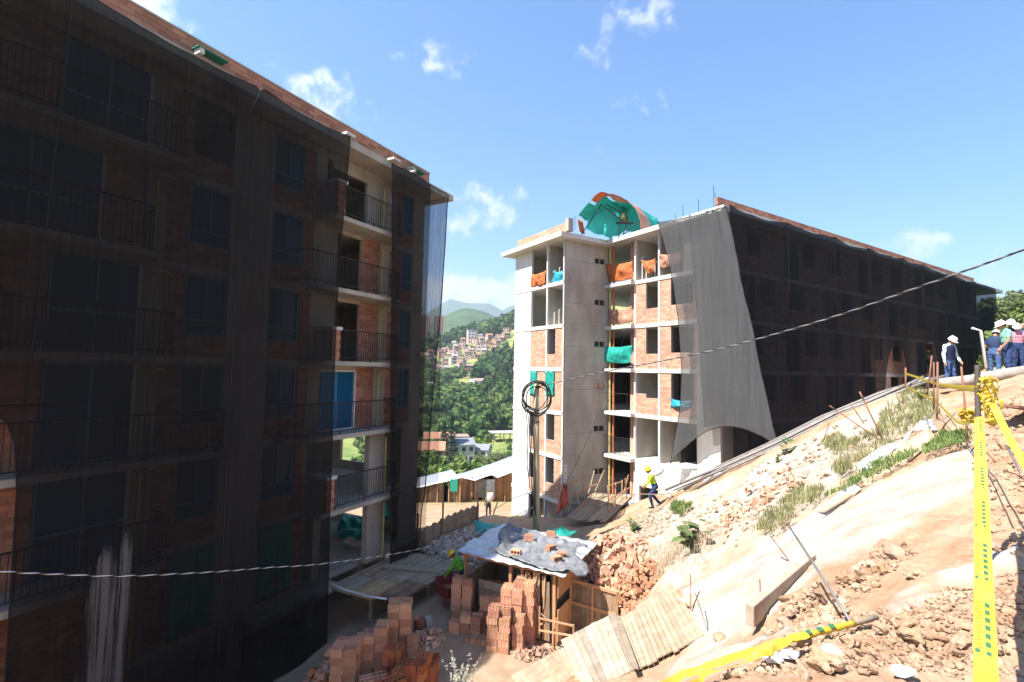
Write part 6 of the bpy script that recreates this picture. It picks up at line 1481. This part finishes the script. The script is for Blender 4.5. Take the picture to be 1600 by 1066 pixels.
# ------------------------------------------------------------------ people
SKIN = mat('skin', (.30, .165, .11), (.36, .20, .135), scale=8, rough=.6, spec=.3)
HAIR = mat('dark_hair', (.012, .009, .008), (.02, .016, .013), rough=.8)
def cl(name, c, k=.75): return mat(name, c, tuple(q*k for q in c), scale=5, rough=.9, bump=.3, bscale=14)
WHITEH = mat('white_hard_hat', (.72, .72, .71), (.76, .76, .75), rough=.35, spec=.5)
YELH = mat('yellow_hard_hat', (.68, .44, .015), (.72, .48, .02), rough=.35, spec=.5)
BOOT = mat('dark_boot', (.04, .032, .027), (.07, .055, .045), rough=.8)
EYE = mat('eye', (.02, .015, .012), (.02, .015, .012), rough=.2)
def person(label, pos, rz, H, top, legs, helmet, sleeve='short', bend=0.0, head=(0, 0), arms=None, leg=None, vest=None, twist=0.0, boots=BOOT):
    """one figure facing +y; bend tips the trunk forward, arms/legs give joints as offsets from shoulder/hip"""
    o = thing('person', label, 'person', pos, rz); k = H/1.72
    V3 = lambda x, y, z: Vector((x, y, z))
    pel = V3(0, 0, .93); caps = []
    Rb = Matrix.Rotation(-bend, 3, 'X')
    up = lambda v: pel + Rb @ (Vector(v)-pel)
    def cap(a, b, r0, r1, t, ex=(1, 1)): caps.append((Vector(a), Vector(b), r0, r1, t, ex))
    chest = up((0, 0, 1.28)); neck = up((0, 0, 1.44)); hb = up((0, .015, 1.50))
    cap(up((0, 0, .90)), up((0, 0, 1.06)), .135, .128, 'legs' if False else 'hip', (1.22, .86))
    cap(up((0, 0, 1.02)), chest, .130, .150, 'top', (1.18, .80)); cap(chest, up((0, -.01, 1.38)), .150, .105, 'top', (1.25, .78))
    for s in (-1, 1): cap(up((0, -.01, 1.39)), up((s*.165, -.01, 1.385)), .075, .068, 'top')
    cap(neck-Rb @ Vector((0, 0, .05)), hb, .058, .055, 'skin')
    hx, hz = head; Rh = Rb @ Matrix.Rotation(-hx, 3, 'X') @ Matrix.Rotation(hz, 3, 'Z')
    hp = lambda v: hb + Rh @ Vector(v)
    cap(hp((0, .02, .075)), hp((0, .015, .14)), .083, .088, 'skin', (.92, 1.08)); cap(hp((0, .055, .035)), hp((0, .05, .08)), .048, .06, 'skin')
    cap(hp((0, .10, .085)), hp((0, .122, .068)), .010, .014, 'skin')
    for s in (-1, 1): cap(hp((s*.083, .0, .075)), hp((s*.086, -.005, .105)), .012, .015, 'skin')
    arms = arms or [((.05, .02, -.29), (.07, .10, -.54))]*2
    for i, s in enumerate((-1, 1)):
        el, wr = arms[i if len(arms) > 1 else 0]
        sh = up((s*.185, -.01, 1.375)); e = sh+Vector((s*el[0], el[1], el[2])); w = sh+Vector((s*wr[0], wr[1], wr[2]))
        cap(sh, sh.lerp(e, .55), .060, .052, 'top'); cap(sh.lerp(e, .5), e, .050, .043, 'top' if sleeve == 'long' else 'skin'); cap(e, w, .042, .029, 'top' if sleeve == 'long' else 'skin')
        d = (w-e).normalized(); sd_ = d.cross(Vector((0, 1, 0))); sd_ = sd_.normalized() if sd_.length > .1 else Vector((1, 0, 0)); fw = sd_.cross(d)
        cap(w, w+d*.075, .030, .034, 'skin', (1, 1))
        for f in range(4):
            b = w+d*.075+fw*((f-1.5)*.019); L = (.055, .068, .064, .05)[f]; m = b+d*L*.6; cap(b, m, .0105, .010, 'skin'); cap(m, m+(d+sd_*(-s)*.7).normalized()*L*.5, .010, .0085, 'skin')
        b = w+d*.025+fw*.028; cap(b, b+(d+fw*.9).normalized()*.045, .012, .010, 'skin')
    leg = leg or [((.02, .02, -.42), (.03, -.02, -.82))]*2
    for i, s in enumerate((-1, 1)):
        kn, an = leg[i if len(leg) > 1 else 0]; hip = V3(s*.092, 0, .91); n = hip+Vector((s*kn[0], kn[1], kn[2])); a = hip+Vector((s*an[0], an[1], an[2]))
        cap(hip, n, .093, .062, 'legs'); cap(n, n.lerp(a, .4), .062, .060, 'legs'); cap(n.lerp(a, .4), a, .060, .047, 'legs')
        cap(a+Vector((0, -.03, -.045)), a+Vector((s*.02, .14, -.055)), .046, .04, 'boot', (1, 1))
    mb = MB()
    for a, b, r0, r1, t, ex in caps:
        d = (b-a); L = max(d.length, 1e-4); d.normalize()
        pts = []; rs = []
        for q in (-.95, -.7, -.35): pts.append(a+d*r0*q); rs.append(r0*math.sqrt(1-q*q))
        for q in (0, .5, 1): pts.append(a.lerp(b, q)); rs.append(r0+(r1-r0)*q)
        for q in (.35, .7, .95): pts.append(b+d*r1*q); rs.append(r1*math.sqrt(1-q*q))
        n0 = len(mb.v); mb.tube(pts, rs, 12)
        if ex != (1, 1):
            for i in range(n0, len(mb.v)):
                p = Vector(mb.v[i]); q = a+d*(p-a).dot(d); w = p-q; mb.v[i] = tuple(q+Vector((w.x*ex[0], w.y*ex[1], w.z)))
    tmp = bpy.data.objects.new('tmp', mb.mesh('tmp', SKIN)); COL.objects.link(tmp)
    rm = tmp.modifiers.new('r', 'REMESH'); rm.mode = 'VOXEL'; rm.voxel_size = .0155; sm = tmp.modifiers.new('s', 'SMOOTH'); sm.iterations = 2; sm.factor = .5
    dg = bpy.context.evaluated_depsgraph_get(); dg.update(); me = bpy.data.meshes.new_from_object(tmp.evaluated_get(dg)); bpy.data.objects.remove(tmp)
    me.name = 'body'; nP = len(me.polygons); C = np.zeros(nP*3); me.polygons.foreach_get('center', C); C = C.reshape(-1, 3)
    best = np.full(nP, 1e9); idx = np.zeros(nP, int); names = ['skin', 'top', 'legs', 'boot', 'hip']
    for a, b, r0, r1, t, ex in caps:
        A = np.array(a); D = np.array(b)-A; L2 = D@D+1e-9; tt = np.clip(((C-A)@D)/L2, 0, 1); dist = np.linalg.norm(C-A-tt[:, None]*D, axis=1)-(r0+(r1-r0)*tt)*max(ex[0]*.9, 1)
        k2 = dist < best; best[k2] = dist[k2]; idx[k2] = names.index(t)
    nV = len(me.vertices); co = np.zeros(nV*3); no = np.zeros(nV*3); me.vertices.foreach_get('co', co); me.vertices.foreach_get('normal', no); co = co.reshape(-1, 3); no = no.reshape(-1, 3)
    wv = np.zeros(nV); vi = np.zeros(len(me.loops), np.int32); me.loops.foreach_get('vertex_index', vi); lt = np.zeros(nP, np.int32); me.polygons.foreach_get('loop_total', lt); wv[vi] = np.repeat(np.isin(idx, (1, 2, 4))*1.0, lt)
    cr = np.abs(fbm(co[:, 0]*9+co[:, 2]*7, co[:, 2]*13+co[:, 1]*6, int(H*100), 3)); co = co + no*((.016-.05*cr)*wv)[:, None]; me.vertices.foreach_set('co', co.reshape(-1))
    me.materials.clear()
    for m in (SKIN, top, legs, boots, legs): me.materials.append(m)
    me.polygons.foreach_set('material_index', idx.astype(np.int32)); me.polygons.foreach_set('use_smooth', np.ones(nP, bool)); me.update()
    body = bpy.data.objects.new('body', me); COL.objects.link(body); body.parent = o; body.scale = (k, k, k)
    def child(nm, m_, mt, smooth=True):
        c = m_.build(nm, mt, o, smooth); c.scale = (k, k, k); return c
    hc = hp((0, .012, .125)); M4 = Matrix.Translation(hc) @ Rh.to_4x4()
    if helmet:
        h = MB(); h.lathe([(.128, -.012), (.13, .0), (.118, .012), (.116, .05), (.098, .092), (.06, .118), (.015, .128)], 18, sy=1.12)
        n0 = len(h.v); h.add([(-.09, .09, .002), (.09, .09, .002), (.07, .178, -.012), (-.07, .178, -.012), (-.09, .09, .014), (.09, .09, .014), (.07, .178, -.002), (-.07, .178, -.002)], [(3, 2, 1, 0), (4, 5, 6, 7), (0, 1, 5, 4), (1, 2, 6, 5), (2, 3, 7, 6), (3, 0, 4, 7)])
        h.box(-.012, .012, -.1, .1, .10, .135)
        h.v = [tuple(M4 @ Vector(v)) for v in h.v]; child('hard_hat', h, helmet)
    hr = MB().lathe([(.07, -.075), (.098, -.04), (.1, .0), (.1, .03), (.06, .08)], 14, (0, -.018, 0)); hr.v = [tuple(M4 @ Vector(v)) for v in hr.v]; child('hair', hr, HAIR)
    ey = MB()
    for s in (-1, 1): ey.lathe([(.0, -.008), (.009, -.004), (.009, .004), (0, .008)], 8, (s*.033, .098, -.02))
    ey.v = [tuple(M4 @ Vector(v)) for v in ey.v]; child('eyes', ey, EYE)
    if vest:
        P = []
        for z, rx, ry in ((.93, .192, .142), (1.05, .182, .132), (1.2, .198, .142), (1.32, .200, .142), (1.40, .165, .115), (1.43, .11, .09)):
            P.append([tuple(up((rx*math.cos(t), ry*math.sin(t), z))) for t in [2*math.pi*q/28 for q in range(29)]])
        child('vest', MB().grid(np.array(P)), vest)
    return o
JEAN = cl('blue_jeans', (.07, .13, .28)); JEAND = cl('dark_jeans', (.03, .055, .14)); NAVY = cl('navy_vest', (.012, .02, .055)); WSH = cl('white_shirt', (.62, .66, .68), .9)
MINT = cl('mint_shirt', (.20, .50, .36), .85); DKB = cl('dark_blue_shirt', (.03, .05, .11)); PINK = cl('pink_shirt', (.50, .22, .27), .85); HIVIS = cl('lime_hi_vis', (.42, .58, .035), .85); GREY = cl('grey_shirt', (.16, .13, .10)); LIME = cl('lime_shirt', (.13, .45, .03), .85); BLK = cl('black_cloth', (.02, .02, .022)); TEALS = cl('blue_top', (.05, .15, .32))
TAN = mat('tan_boot', (.25, .17, .10), (.30, .21, .13), rough=.8)
def feet(x, y, Y):
    p = px(x, y, Y); return Vector((p[0], p[1], HZ(p[0], p[1])))
def face(p, tx, ty): return math.atan2(-(tx-p[0]), ty-p[1])
pA = feet(1485, 611, 17.0)
person('man in navy vest over white sleeves and jeans with white helmet, looking down', pA, math.pi+.25, 1.72, WSH, JEAN, WHITEH, 'long', .05, (.55, 0), [((.07, .03, -.27), (.05, .17, -.50)), ((.08, .0, -.28), (.12, .06, -.54))], [((.02, .04, -.42), (.05, .03, -.82)), ((.03, .02, -.42), (.03, -.05, -.82))], NAVY, boots=TAN)
pB = feet(1577, 591, 15.8)
person('man in mint green t-shirt and dark jeans with white helmet, turned away', pB, 1.15, 1.80, MINT, JEAND, WHITEH, 'short', .10, (.4, 0), [((.07, .05, -.28), (.02, .20, -.50)), ((.06, -.02, -.29), (.05, .08, -.55))], [((.02, .05, -.42), (.04, .02, -.82)), ((.03, .0, -.42), (.04, -.08, -.82))])
pC = feet(1555, 588, 16.6)
person('person in dark shirt, strap bag and jeans holding a phone, white helmet', pC, -1.2, 1.64, DKB, JEAN, WHITEH, 'short', .12, (.6, 0), [((.08, .02, -.27), (-.05, .26, -.30)), ((.08, .02, -.27), (.0, .24, -.34))], [((.02, .05, -.42), (.04, .05, -.82)), ((.02, .0, -.42), (.04, -.08, -.82))])
person('man in black with white helmet standing behind the mint shirt', feet(1584, 586, 17.4), 2.2, 1.80, BLK, JEAND, WHITEH, 'short', .05, (.3, 0))
person('person in pink shirt with white helmet beside the mint shirt', feet(1592, 586, 16.8), 2.4, 1.60, PINK, JEAND, WHITEH, 'short', .05, (.4, 0))
person('person in blue top standing past the pink shirt', feet(1604, 585, 16.9), 2.0, 1.62, TEALS, BLK, None, 'short', .0, (.2, 0))
pG = feet(1023, 797, 21.3)
person('worker in lime hi-vis shirt with yellow helmet and white sack, bending forward', pG, 1.45, 1.74, HIVIS, JEAND, YELH, 'long', .38, (-.05, 0), [((.03, .12, -.26), (.0, .30, -.40)), ((.03, .05, -.27), (.0, .20, -.48))], [((.02, .22, -.36), (.02, .10, -.80)), ((.02, .05, -.42), (.02, -.28, -.78))])
def sack(label, p, rot, s):
    V = rock_v(ICO3, 1.0, 51, .12)*np.array(s); o = npmesh('sack', V, ICO3[1], mat('white_sack', (.60, .60, .60), (.68, .68, .68), scale=6, rough=.8, bump=.4, bscale=10), smooth=True); o.location = p; o.rotation_euler = rot; tag(o, label, 'sack')
sack('white sack carried on the hi-vis worker\'s shoulders', Vector(pG)+Vector((.05, .02, 1.50)), (0, -.35, 0), (.34, .22, .17))
def shovel():
    a = Vector(px(984, 772, 21.0)); b = Vector(px(1044, 773, 21.1)); o = thing('shovel', 'long handled shovel held level by the hi-vis worker', 'shovel', b)
    MB().tube([a-b, Vector((-.1, 0, 0))], .018, 6).build('handle', WOODP, o)
    V = np.array([[(-.12+.38*i/6, (-.13+.26*j/5)*(1-.5*(i/6)**3), -.05+.05*math.cos((j-2.5)*.7)) for j in range(6)] for i in range(7)]); q = MB().grid(V).build('blade', mat('worn_blade', (.40, .30, .23), (.5, .4, .32), rough=.6), o, True); q.rotation_euler = (.7, .15, 0); s = q.modifiers.new('t', 'SOLIDIFY'); s.thickness = .006
shovel()
pH = feet(763, 802, 36.3)
person('worker with yellow helmet walking away with a white sack beyond the yard', pH, .15, 1.70, GREY, BLK, YELH, 'long', .12, (.1, 0), [((.06, -.03, -.28), (.06, .02, -.54)), ((.05, .05, -.1), (-.02, .05, .12))], [((.02, .12, -.40), (.02, .02, -.80)), ((.02, -.02, -.42), (.02, -.2, -.79))])
sack('white sack on the back of the worker walking away', Vector(pH)+Vector((.12, -.12, 1.45)), (.3, .3, 0), (.22, .2, .36))
pI = Vector((-1.50, 17.15, HZ(-1.5, 17.15)))
person('worker in lime green shirt with yellow helmet bending at the shed corner', pI, 1.35, 1.75, LIME, BLK, YELH, 'long', .55, (.2, 0), [((.05, .16, -.24), (.02, .30, -.45)), ((.05, .16, -.24), (.02, .34, -.42))], [((.02, .10, -.41), (.02, .0, -.82)), ((.02, .02, -.42), (.02, -.2, -.79))])
pJ = rw(44.4, 14.45, .27)
tag(MB().box(-.9, .9, -.3, .3, -.04, 0).build('scaffold_plank', WOODP, None, loc=rw(44.3, 14.45, .27)), 'pale scaffold plank reaching out of the net gap', 'plank').rotation_euler = (0, 0, math.atan2(E1.y, E1.x))
person('worker with yellow helmet reaching out through the net gap', pJ, -.9, 1.72, GREY, BLK, YELH, 'long', .35, (.1, 0), [((.05, .2, -.1), (.0, .45, -.1)), ((.05, .16, -.24), (.02, .34, -.42))])
# ------------------------------------------------------------------ background
def shack(label, eave, back, base, seed, door=None, extras=None):
    """plank shack: front eave line left->right, back roof line left->right (photograph points with distances), base height"""
    e = [np.array(px(*q)) for q in eave]; b = [np.array(px(*q)) for q in back]; org = e[0].copy(); org[2] = base
    o = thing('plank_shack', label, 'shack', org); r = random.Random(seed)
    n = len(e)-1
    for k in range(n):
        corrugated('roof_sheet', b[k], b[k+1], e[k+1], e[k], 10, o, ZINC, .03, org)
    a0 = e[0]; a1 = e[-1]; d = a1-a0; L = math.hypot(d[0], d[1]); m = int(L/.22)
    for k in range(m):
        t = (k+.5)/m; p = a0+d*t; zt = np.interp(t, np.linspace(0, 1, len(e)), [q[2] for q in e])-.06
        if door and any(q[0] < t < q[1] for q in door): continue
        mb = MB().bar(Vector((p[0], p[1]+.25, base))-Vector(org), Vector((p[0], p[1]+.25, zt))-Vector(org), .2, .03, (0, 1, 0)); mb.build('plank', WOOD if (extras or WOOD) is WOOD or r.random() < .3 else WOODO, o)
    MB().box(a0[0]-org[0]-.1, a1[0]-org[0]+.1, 2.5, 2.6, 0, min(q[2] for q in e)-base).build('back_wall', DARK, o)  # near-black to paint in the shade under the shack roof
    for t in np.linspace(0, 1, 6):
        p = a0+d*t-org; MB().bar(Vector((p[0], p[1]+.15, 0)), Vector((p[0], p[1]+.15, a0[2]+(a1[2]-a0[2])*t-base-.08)), .1, .1).build('post', WOODO, o)
    return o, org
s1, og = shack('long plank shack with pale zinc roof and a green sheet on its wall', [(628, 768, 47), (660, 761, 47.5), (690, 754, 48), (719, 747, 48.5)], [(610, 756, 50), (645, 748, 50.5), (676, 741, 51), (706, 734, 51.5)], -13.2, 1, [(.70, .78)])
q = px(709, 758, 47.8)-og; MB().box(q[0]-.35, q[0]+.35, q[1], q[1]+.03, q[2]-.6, q[2]+.55).build('green_sheet', mat('green_sheet', (.02, .26, .17), (.03, .32, .21), rough=.6), s1)
s2, og = shack('plank shack with blue-white zinc roof, dark open front and posts', [(720, 746, 49), (741, 751, 49.2), (768, 742, 50), (777, 747, 50), (806, 736, 51)], [(712, 742, 52), (736, 735, 52.3), (757, 728, 53), (775, 722, 53.5), (806, 710, 54.5)], -13.2, 2, [(.18, .26), (.32, .62)], WOODO)
q = px(757, 763, 49.8)-og; MB().box(q[0]-1.1, q[0]+1.0, q[1], q[1]+.03, q[2]-.9, q[2]+.85).build('dark_tarp', BPL, s2)

HW = [mat('house_wall_%d' % k, c, tuple(q*.85 for q in c), scale=.6, rough=.95) for k, c in enumerate([(.46, .30, .21), (.52, .40, .31), (.40, .20, .13), (.60, .54, .47), (.50, .34, .26)])]
HR = [mat('house_roof_%d' % k, c, tuple(q*.8 for q in c), scale=.6, rough=.9) for k, c in enumerate([(.40, .38, .36), (.30, .22, .18), (.42, .20, .12), (.22, .23, .26)])]
WIN = mat('house_window', (.03, .035, .045), (.05, .055, .065), rough=.3)
def house(label, p, w, d, h, wall, roof, rz=0, floors=2, cols=3, pitched=False, group=None, name='house'):
    o = thing(name, label, 'house', p, rz, group)
    MB().box(-w/2, w/2, -d/2, d/2, -3, h).build('wall', wall, o)
    if pitched: MB().add([(-w/2-.3, -d/2-.4, h), (w/2+.3, -d/2-.4, h), (w/2+.3, d/2+.4, h), (-w/2-.3, d/2+.4, h), (-w/2-.3, 0, h+d*.28), (w/2+.3, 0, h+d*.28)], [(0, 1, 5, 4), (2, 3, 4, 5), (0, 4, 3), (1, 2, 5), (3, 2, 1, 0)]).build('roof', roof, o)
    else: MB().box(-w/2-.15, w/2+.15, -d/2-.3, d/2+.15, h+.002, h+.22).build('roof', roof, o)
    for f in range(floors):
        for c in range(cols):
            x = -w/2+w*(c+.5)/cols; z = h*(f+.35)/floors; MB().box(x-w/cols*.24, x+w/cols*.24, -d/2-.06, -d/2+.05, z, z+h/floors*.42).build('window', WIN, o)
    return o
def tg(x, y, Y): p = px(x, y, Y); return Vector((p[0], p[1], HZ(p[0], p[1])))
house('white house with grey pitched roof beyond the shacks', tg(720, 735, 200), 9, 8, 7.5, HW[3], HR[3], .35, 2, 3, True)
house('second white house with dark roof beside the bright tree', tg(752, 728, 206), 7, 7, 5.5, HW[3], HR[3], -.2, 2, 2, True)
house('brown brick house of two storeys behind the conifers', tg(715, 712, 225), 9, 9, 8, HW[2], HR[1], .2, 2, 3)
house('pinkish house with tiled roof left of the conifers', tg(686, 700, 235), 14, 9, 6, HW[4], HR[2], .15, 2, 4, True)
house('red brick house glimpsed at the net edge below', tg(672, 735, 180), 10, 9, 6, HW[2], HR[2], .1, 2, 3, True)
o = thing('pavilion', 'open pavilion with pale flat roof on posts by the lawn', 'pavilion', tg(792, 690, 262), .25)
MB().box(-9, 9, -5, 5, 4.2, 4.6).build('roof', HR[0], o)
for x in (-8, -2.7, 2.7, 8):
    for y in (-4.3, 4.3): MB().box(x-.2, x+.2, y-.2, y+.2, -2, 4.19).build('post', HR[1], o)
mid = [(735, 618, 430, 13, 6, 0), (748, 614, 432, 9, 8, 3), (726, 622, 425, 10, 5, 1), (716, 624, 424, 9, 5, 4), (741, 612, 440, 8, 7, 2), (700, 622, 430, 8, 5, 1), (682, 615, 430, 9, 6, 2), (668, 622, 430, 10, 6, 2)]
for k, (x, y, Y, w, h, c) in enumerate(mid):
    house('house in the small row halfway up the wooded slope', tg(x, y, Y), w, 8, h, HW[c], HR[k % 4], random.uniform(-.4, .4), 2, 2, k % 3 == 1, 'houses in the row on the wooded slope')
# the dense cluster
rh = random.Random(21); nh = 0
for row in range(11):
    Y = 545+row*15
    for c in range(22):
        x0 = -150+c*8.4+rh.uniform(-2.5, 2.5); X = x0+(row % 2)*4-10+row*1.5
        q = 800+FPX*X/Y
        lim0 = 655; lim1 = 745+row*6.0 if row > 1 else 735
        if not lim0 < q < min(lim1, 806): continue
        if rh.random() < .16: continue
        w = rh.uniform(5, 9); h = rh.choice([3.2, 5.6, 5.8, 8.0])
        p = Vector((X, Y+rh.uniform(-4, 4), 0)); p.z = HZ(p.x, p.y)
        o = house('small brick and plaster house in the dense hillside cluster', p, w, rh.uniform(5, 8), h, HW[rh.choice([0, 0, 1, 1, 2, 3, 4, 4])], HR[rh.choice([0, 0, 1, 2, 3])], rh.uniform(-.5, .5), max(1, int(h/2.7)), rh.choice([1, 2, 2]), rh.random() < .25, 'houses of the hillside cluster'); nh += 1
house('taller pale apartment house standing above the hillside cluster', tg(737, 540, 690), 13, 9, 17, HW[3], HR[0], .3, 4, 3)
house('wide pale house above the bare cutting on the ridge', tg(779, 522, 720), 24, 9, 8, HW[1], HR[0], -.1, 2, 5)
house('small house among the ridge trees', tg(690, 533, 760), 14, 9, 14, HW[4], HR[0], .1, 3, 2)
def tower(x, y, label):
    p = px(x, y, 900); p = Vector((p[0], p[1], p[2])); o = thing('tower_block', label, 'tower block', p, .1)
    MB().box(-9, 9, -9, 9, -30, 72).build('wall', HW[2], o)
    for c in range(4):
        MB().box(-8+c*4.3, -6.2+c*4.3, -9.15, -8.9, 2, 70).build('window_strip', WIN, o)
tower(662, 556, 'reddish brick tower block seen through the hanging net'); tower(685, 556, 'second reddish brick tower block beside the net edge')

# ---- trees
def leafcloud(n, cx, cy, cz, rx, ry, rz_, size, r, lumps=9):
    """leaf-sized faces gathered in clumps through a crown; returns vertices and quads"""
    cs = r.normal(0, 1, (lumps, 3)); cs /= np.linalg.norm(cs, axis=1)[:, None]; cs *= r.uniform(.35, .85, (lumps, 1)); rr = r.uniform(.28, .5, lumps)
    k = r.integers(0, lumps, n); d = r.normal(0, 1, (n, 3)); d /= np.linalg.norm(d, axis=1)[:, None]
    P = cs[k]+d*(rr[k]*r.uniform(.6, 1.05, n)**.6)[:, None]
    P = P*np.array([rx, ry, rz_])+np.array([cx, cy, cz])
    a = r.normal(0, 1, (n, 3)); a -= d*(a*d).sum(1)[:, None]*.6; a /= np.linalg.norm(a, axis=1)[:, None]; b = np.cross(d, a); b /= np.linalg.norm(b, axis=1)[:, None]+1e-9
    s = size*r.uniform(.6, 1.3, (n, 1))
    V = np.stack([P-a*s-b*s*.5, P+a*s-b*s*.5, P+a*s*.7+b*s*.6, P-a*s*.7+b*s*.6], 1).reshape(-1, 3)
    return V, np.arange(n*4).reshape(-1, 4)
FOL = [mat('foliage_%d' % k, a, b, scale=.4, rough=.85, rand=.35, island=True, translucent=.25, spec=.15) for k, (a, b) in enumerate([((.040, .085, .022), (.08, .135, .038)), ((.09, .15, .035), (.16, .21, .065)), ((.13, .22, .03), (.20, .28, .055)), ((.02, .055, .024), (.04, .08, .034)), ((.09, .12, .045), (.16, .18, .08))])]
BARK = mat('bark', (.10, .07, .05), (.17, .13, .10), scale=5, rough=.95, bump=.4)
def tree(label, p, h, rad_, m, seed, n=1500, leaf_=.35, name='tree', conic=False, group=None, lumps=12, trunk=.35):
    r = np.random.default_rng(seed); o = thing(name, label, 'tree', p, 0, group)
    tr = MB(); th = h*(trunk+.25); tr.tube([(0, 0, -1), (.02*h, 0, th*.5), (0, .02*h, th)], [h*.03, h*.022, h*.012], 7)
    if not conic:
        for k in range(6):
            a = k*1.05+seed; tr.tube([(0, 0, h*trunk), (math.cos(a)*rad_*.35, math.sin(a)*rad_*.35, h*(trunk+.16)), (math.cos(a)*rad_*.7, math.sin(a)*rad_*.7, h*(trunk+.3))], [h*.014, h*.009, h*.004], 5)
    else: tr.tube([(0, 0, 0), (0, 0, h*.97)], [h*.02, .02], 6)
    tr.build('trunk', BARK, o)
    if conic:
        V = []; F_ = []; k = 0
        t = r.uniform(0, 1, n)**.8; a = r.uniform(0, 6.283, n); q = (1-t)*rad_*r.uniform(.5, 1.08, n)*(.8+.25*np.sin(t*60))+.12
        P = np.stack([q*np.cos(a), q*np.sin(a), h*.08+t*h*.92], 1); s = leaf_*r.uniform(.6, 1.3, (n, 1))
        d1 = np.stack([np.cos(a), np.sin(a), -.35+0*a], 1); d2 = np.stack([-np.sin(a), np.cos(a), 0*a], 1)
        V = np.stack([P-d2*s*.5, P+d1*s*.9-d2*s*.2, P+d1*s*.9+d2*s*.2, P+d2*s*.5], 1).reshape(-1, 3); F_ = np.arange(n*4).reshape(-1, 4)
    else: V, F_ = leafcloud(n, 0, 0, h*(trunk+(1-trunk)/2), rad_, rad_, h*(1-trunk)/2*1.05, leaf_, r, lumps)
    npmesh('crown', V, F_, m, o); return o
tree('tall dark conifer standing beyond the shack roofs', tg(692, 740, 190), 16, 3.6, FOL[3], 1, 1900, .55, 'conifer', True)
tree('taller conifer behind the first one, by the brown house', tg(704, 738, 196), 18.5, 3.8, FOL[3], 2, 2100, .55, 'conifer', True)
tree('bright lime green tree in front of the lawn', tg(741, 716, 212), 10, 5.6, FOL[2], 3, 2600, .38, lumps=22, trunk=.2)
tree('leafy tree left of the conifers by the pinkish house', tg(681, 728, 200), 9, 5, FOL[1], 4, 1600, .4, trunk=.2)
tree('low leafy tree before the white house', tg(668, 742, 170), 7, 4.5, FOL[1], 5, 1400, .4, trunk=.2)
tree('olive scrubby tree between the shack roof and the dry bank', tg(776, 728, 170), 6, 7, FOL[4], 6, 2200, .3, trunk=.05, lumps=20)
tree('scrubby tree rising behind the zinc roof', tg(795, 722, 175), 6, 6, FOL[4], 7, 1700, .3, trunk=.05, lumps=16)
# trees past the far end of the right block
for k, (x, Y, zt, rr, m, lab) in enumerate(((1580, 44, 7.2, 3.4, FOL[4], 'leafy tree with pale flower clusters past the end of the right block'), (1640, 42, 6.5, 4.0, FOL[1], 'broad green tree behind the group of people'), (1598, 36, 4.2, 2.6, FOL[1], 'lower leafy tree just behind the white helmets'), (1562, 52, 6.0, 3.0, FOL[0], 'darker tree seen at the edge of the last net'))):
    p = px(x, 560, Y); g = HZ(p[0], p[1]); tree(lab, Vector((p[0], p[1], g)), zt-g, rr, m, 20+k, 4200, .17, trunk=.22, lumps=26)
# woodland masses on the far slopes
def woodland(label, n, rx, ry, size, m, seed, cond=None, per=26, leaf_=.9, px0=640, px1=830):
    r = np.random.default_rng(seed); VV = []; FF = []; k = 0; c = 0; tries = 0
    while c < n and tries < n*30:
        tries += 1
        Y = r.uniform(*ry); q = r.uniform(px0-40, px1+40); X = (q-800)/FPX*Y
        if cond and not cond(q, Y, X, r): continue
        z = HZ(X, Y); s = size*r.uniform(.65, 1.35)
        V, F_ = leafcloud(per, X, Y, z+s*.75, s*r.uniform(.8, 1.1), s*r.uniform(.8, 1.1), s*r.uniform(.7, 1.1), leaf_*s/4, r, 6); VV.append(V); FF.append(F_+k); k += len(V); c += 1
    return tag(npmesh('woodland', np.concatenate(VV), np.concatenate(FF), m, kind='stuff'), label, 'woodland')
woodland('dense green woodland filling the valley below the mid-slope houses', 250, None, (265, 430), 5.5, FOL[1], 1, lambda q, Y, X, r: not (q > 770 and Y < 300), 110, 1.0)
woodland('dark trees scattered through the valley woodland', 130, None, (255, 420), 6.5, FOL[0], 2, lambda q, Y, X, r: not (q > 765 and Y < 300), 110, 1.0)
woodland('dark tree belt on the slope beside the hillside cluster', 90, None, (500, 600), 9, FOL[0], 3, lambda q, Y, X, r: q > 738+(Y-500)*.25, 110, 1.0)
woodland('bushes between the grassy slope and the house cluster', 60, None, (440, 545), 6, FOL[1], 4, lambda q, Y, X, r: q < 720 or r.random() < .15, 90, 1.0)
woodland('forest covering the ridge above the hillside cluster', 280, None, (690, 800), 10, FOL[0], 5, lambda q, Y, X, r: True, 90, 1.0)
woodland('lighter trees along the ridge forest', 120, None, (690, 790), 9, FOL[1], 6, None, 90, 1.0)
woodland('green shrubs on the banks around the white houses', 170, None, (70, 255), 2.6, FOL[1], 7, lambda q, Y, X, r: r.random() < .6 and not (718 < q < 770 and 190 < Y < 235), 110, 1.0, 600, 830)
woodland('far trees on the slope behind the left block', 200, None, (270, 700), 8, FOL[1], 8, None, 40, 1.2, 380, 640)
woodland('green bank of trees beyond the far end of the right block', 130, None, (70, 160), 4, FOL[4], 9, None, 220, .55, 1530, 1700)
# ------------------------------------------------------------------ air
def haze():
    m = bpy.data.materials.new('air'); m.use_nodes = True; nt = m.node_tree; nt.nodes.clear()
    o = nt.nodes.new('ShaderNodeOutputMaterial'); v = nt.nodes.new('ShaderNodeVolumePrincipled')
    v.inputs['Color'].default_value = (.74, .85, 1.0, 1); v.inputs['Density'].default_value = HAZE; v.inputs['Anisotropy'].default_value = .2
    nt.links.new(v.outputs[0], o.inputs['Volume'])
    b = MB().box(-8000, 9000, -9500, 7000, -110, 860).build('haze', m); b['kind'] = 'stuff'
HAZE = 2.0e-4
haze()
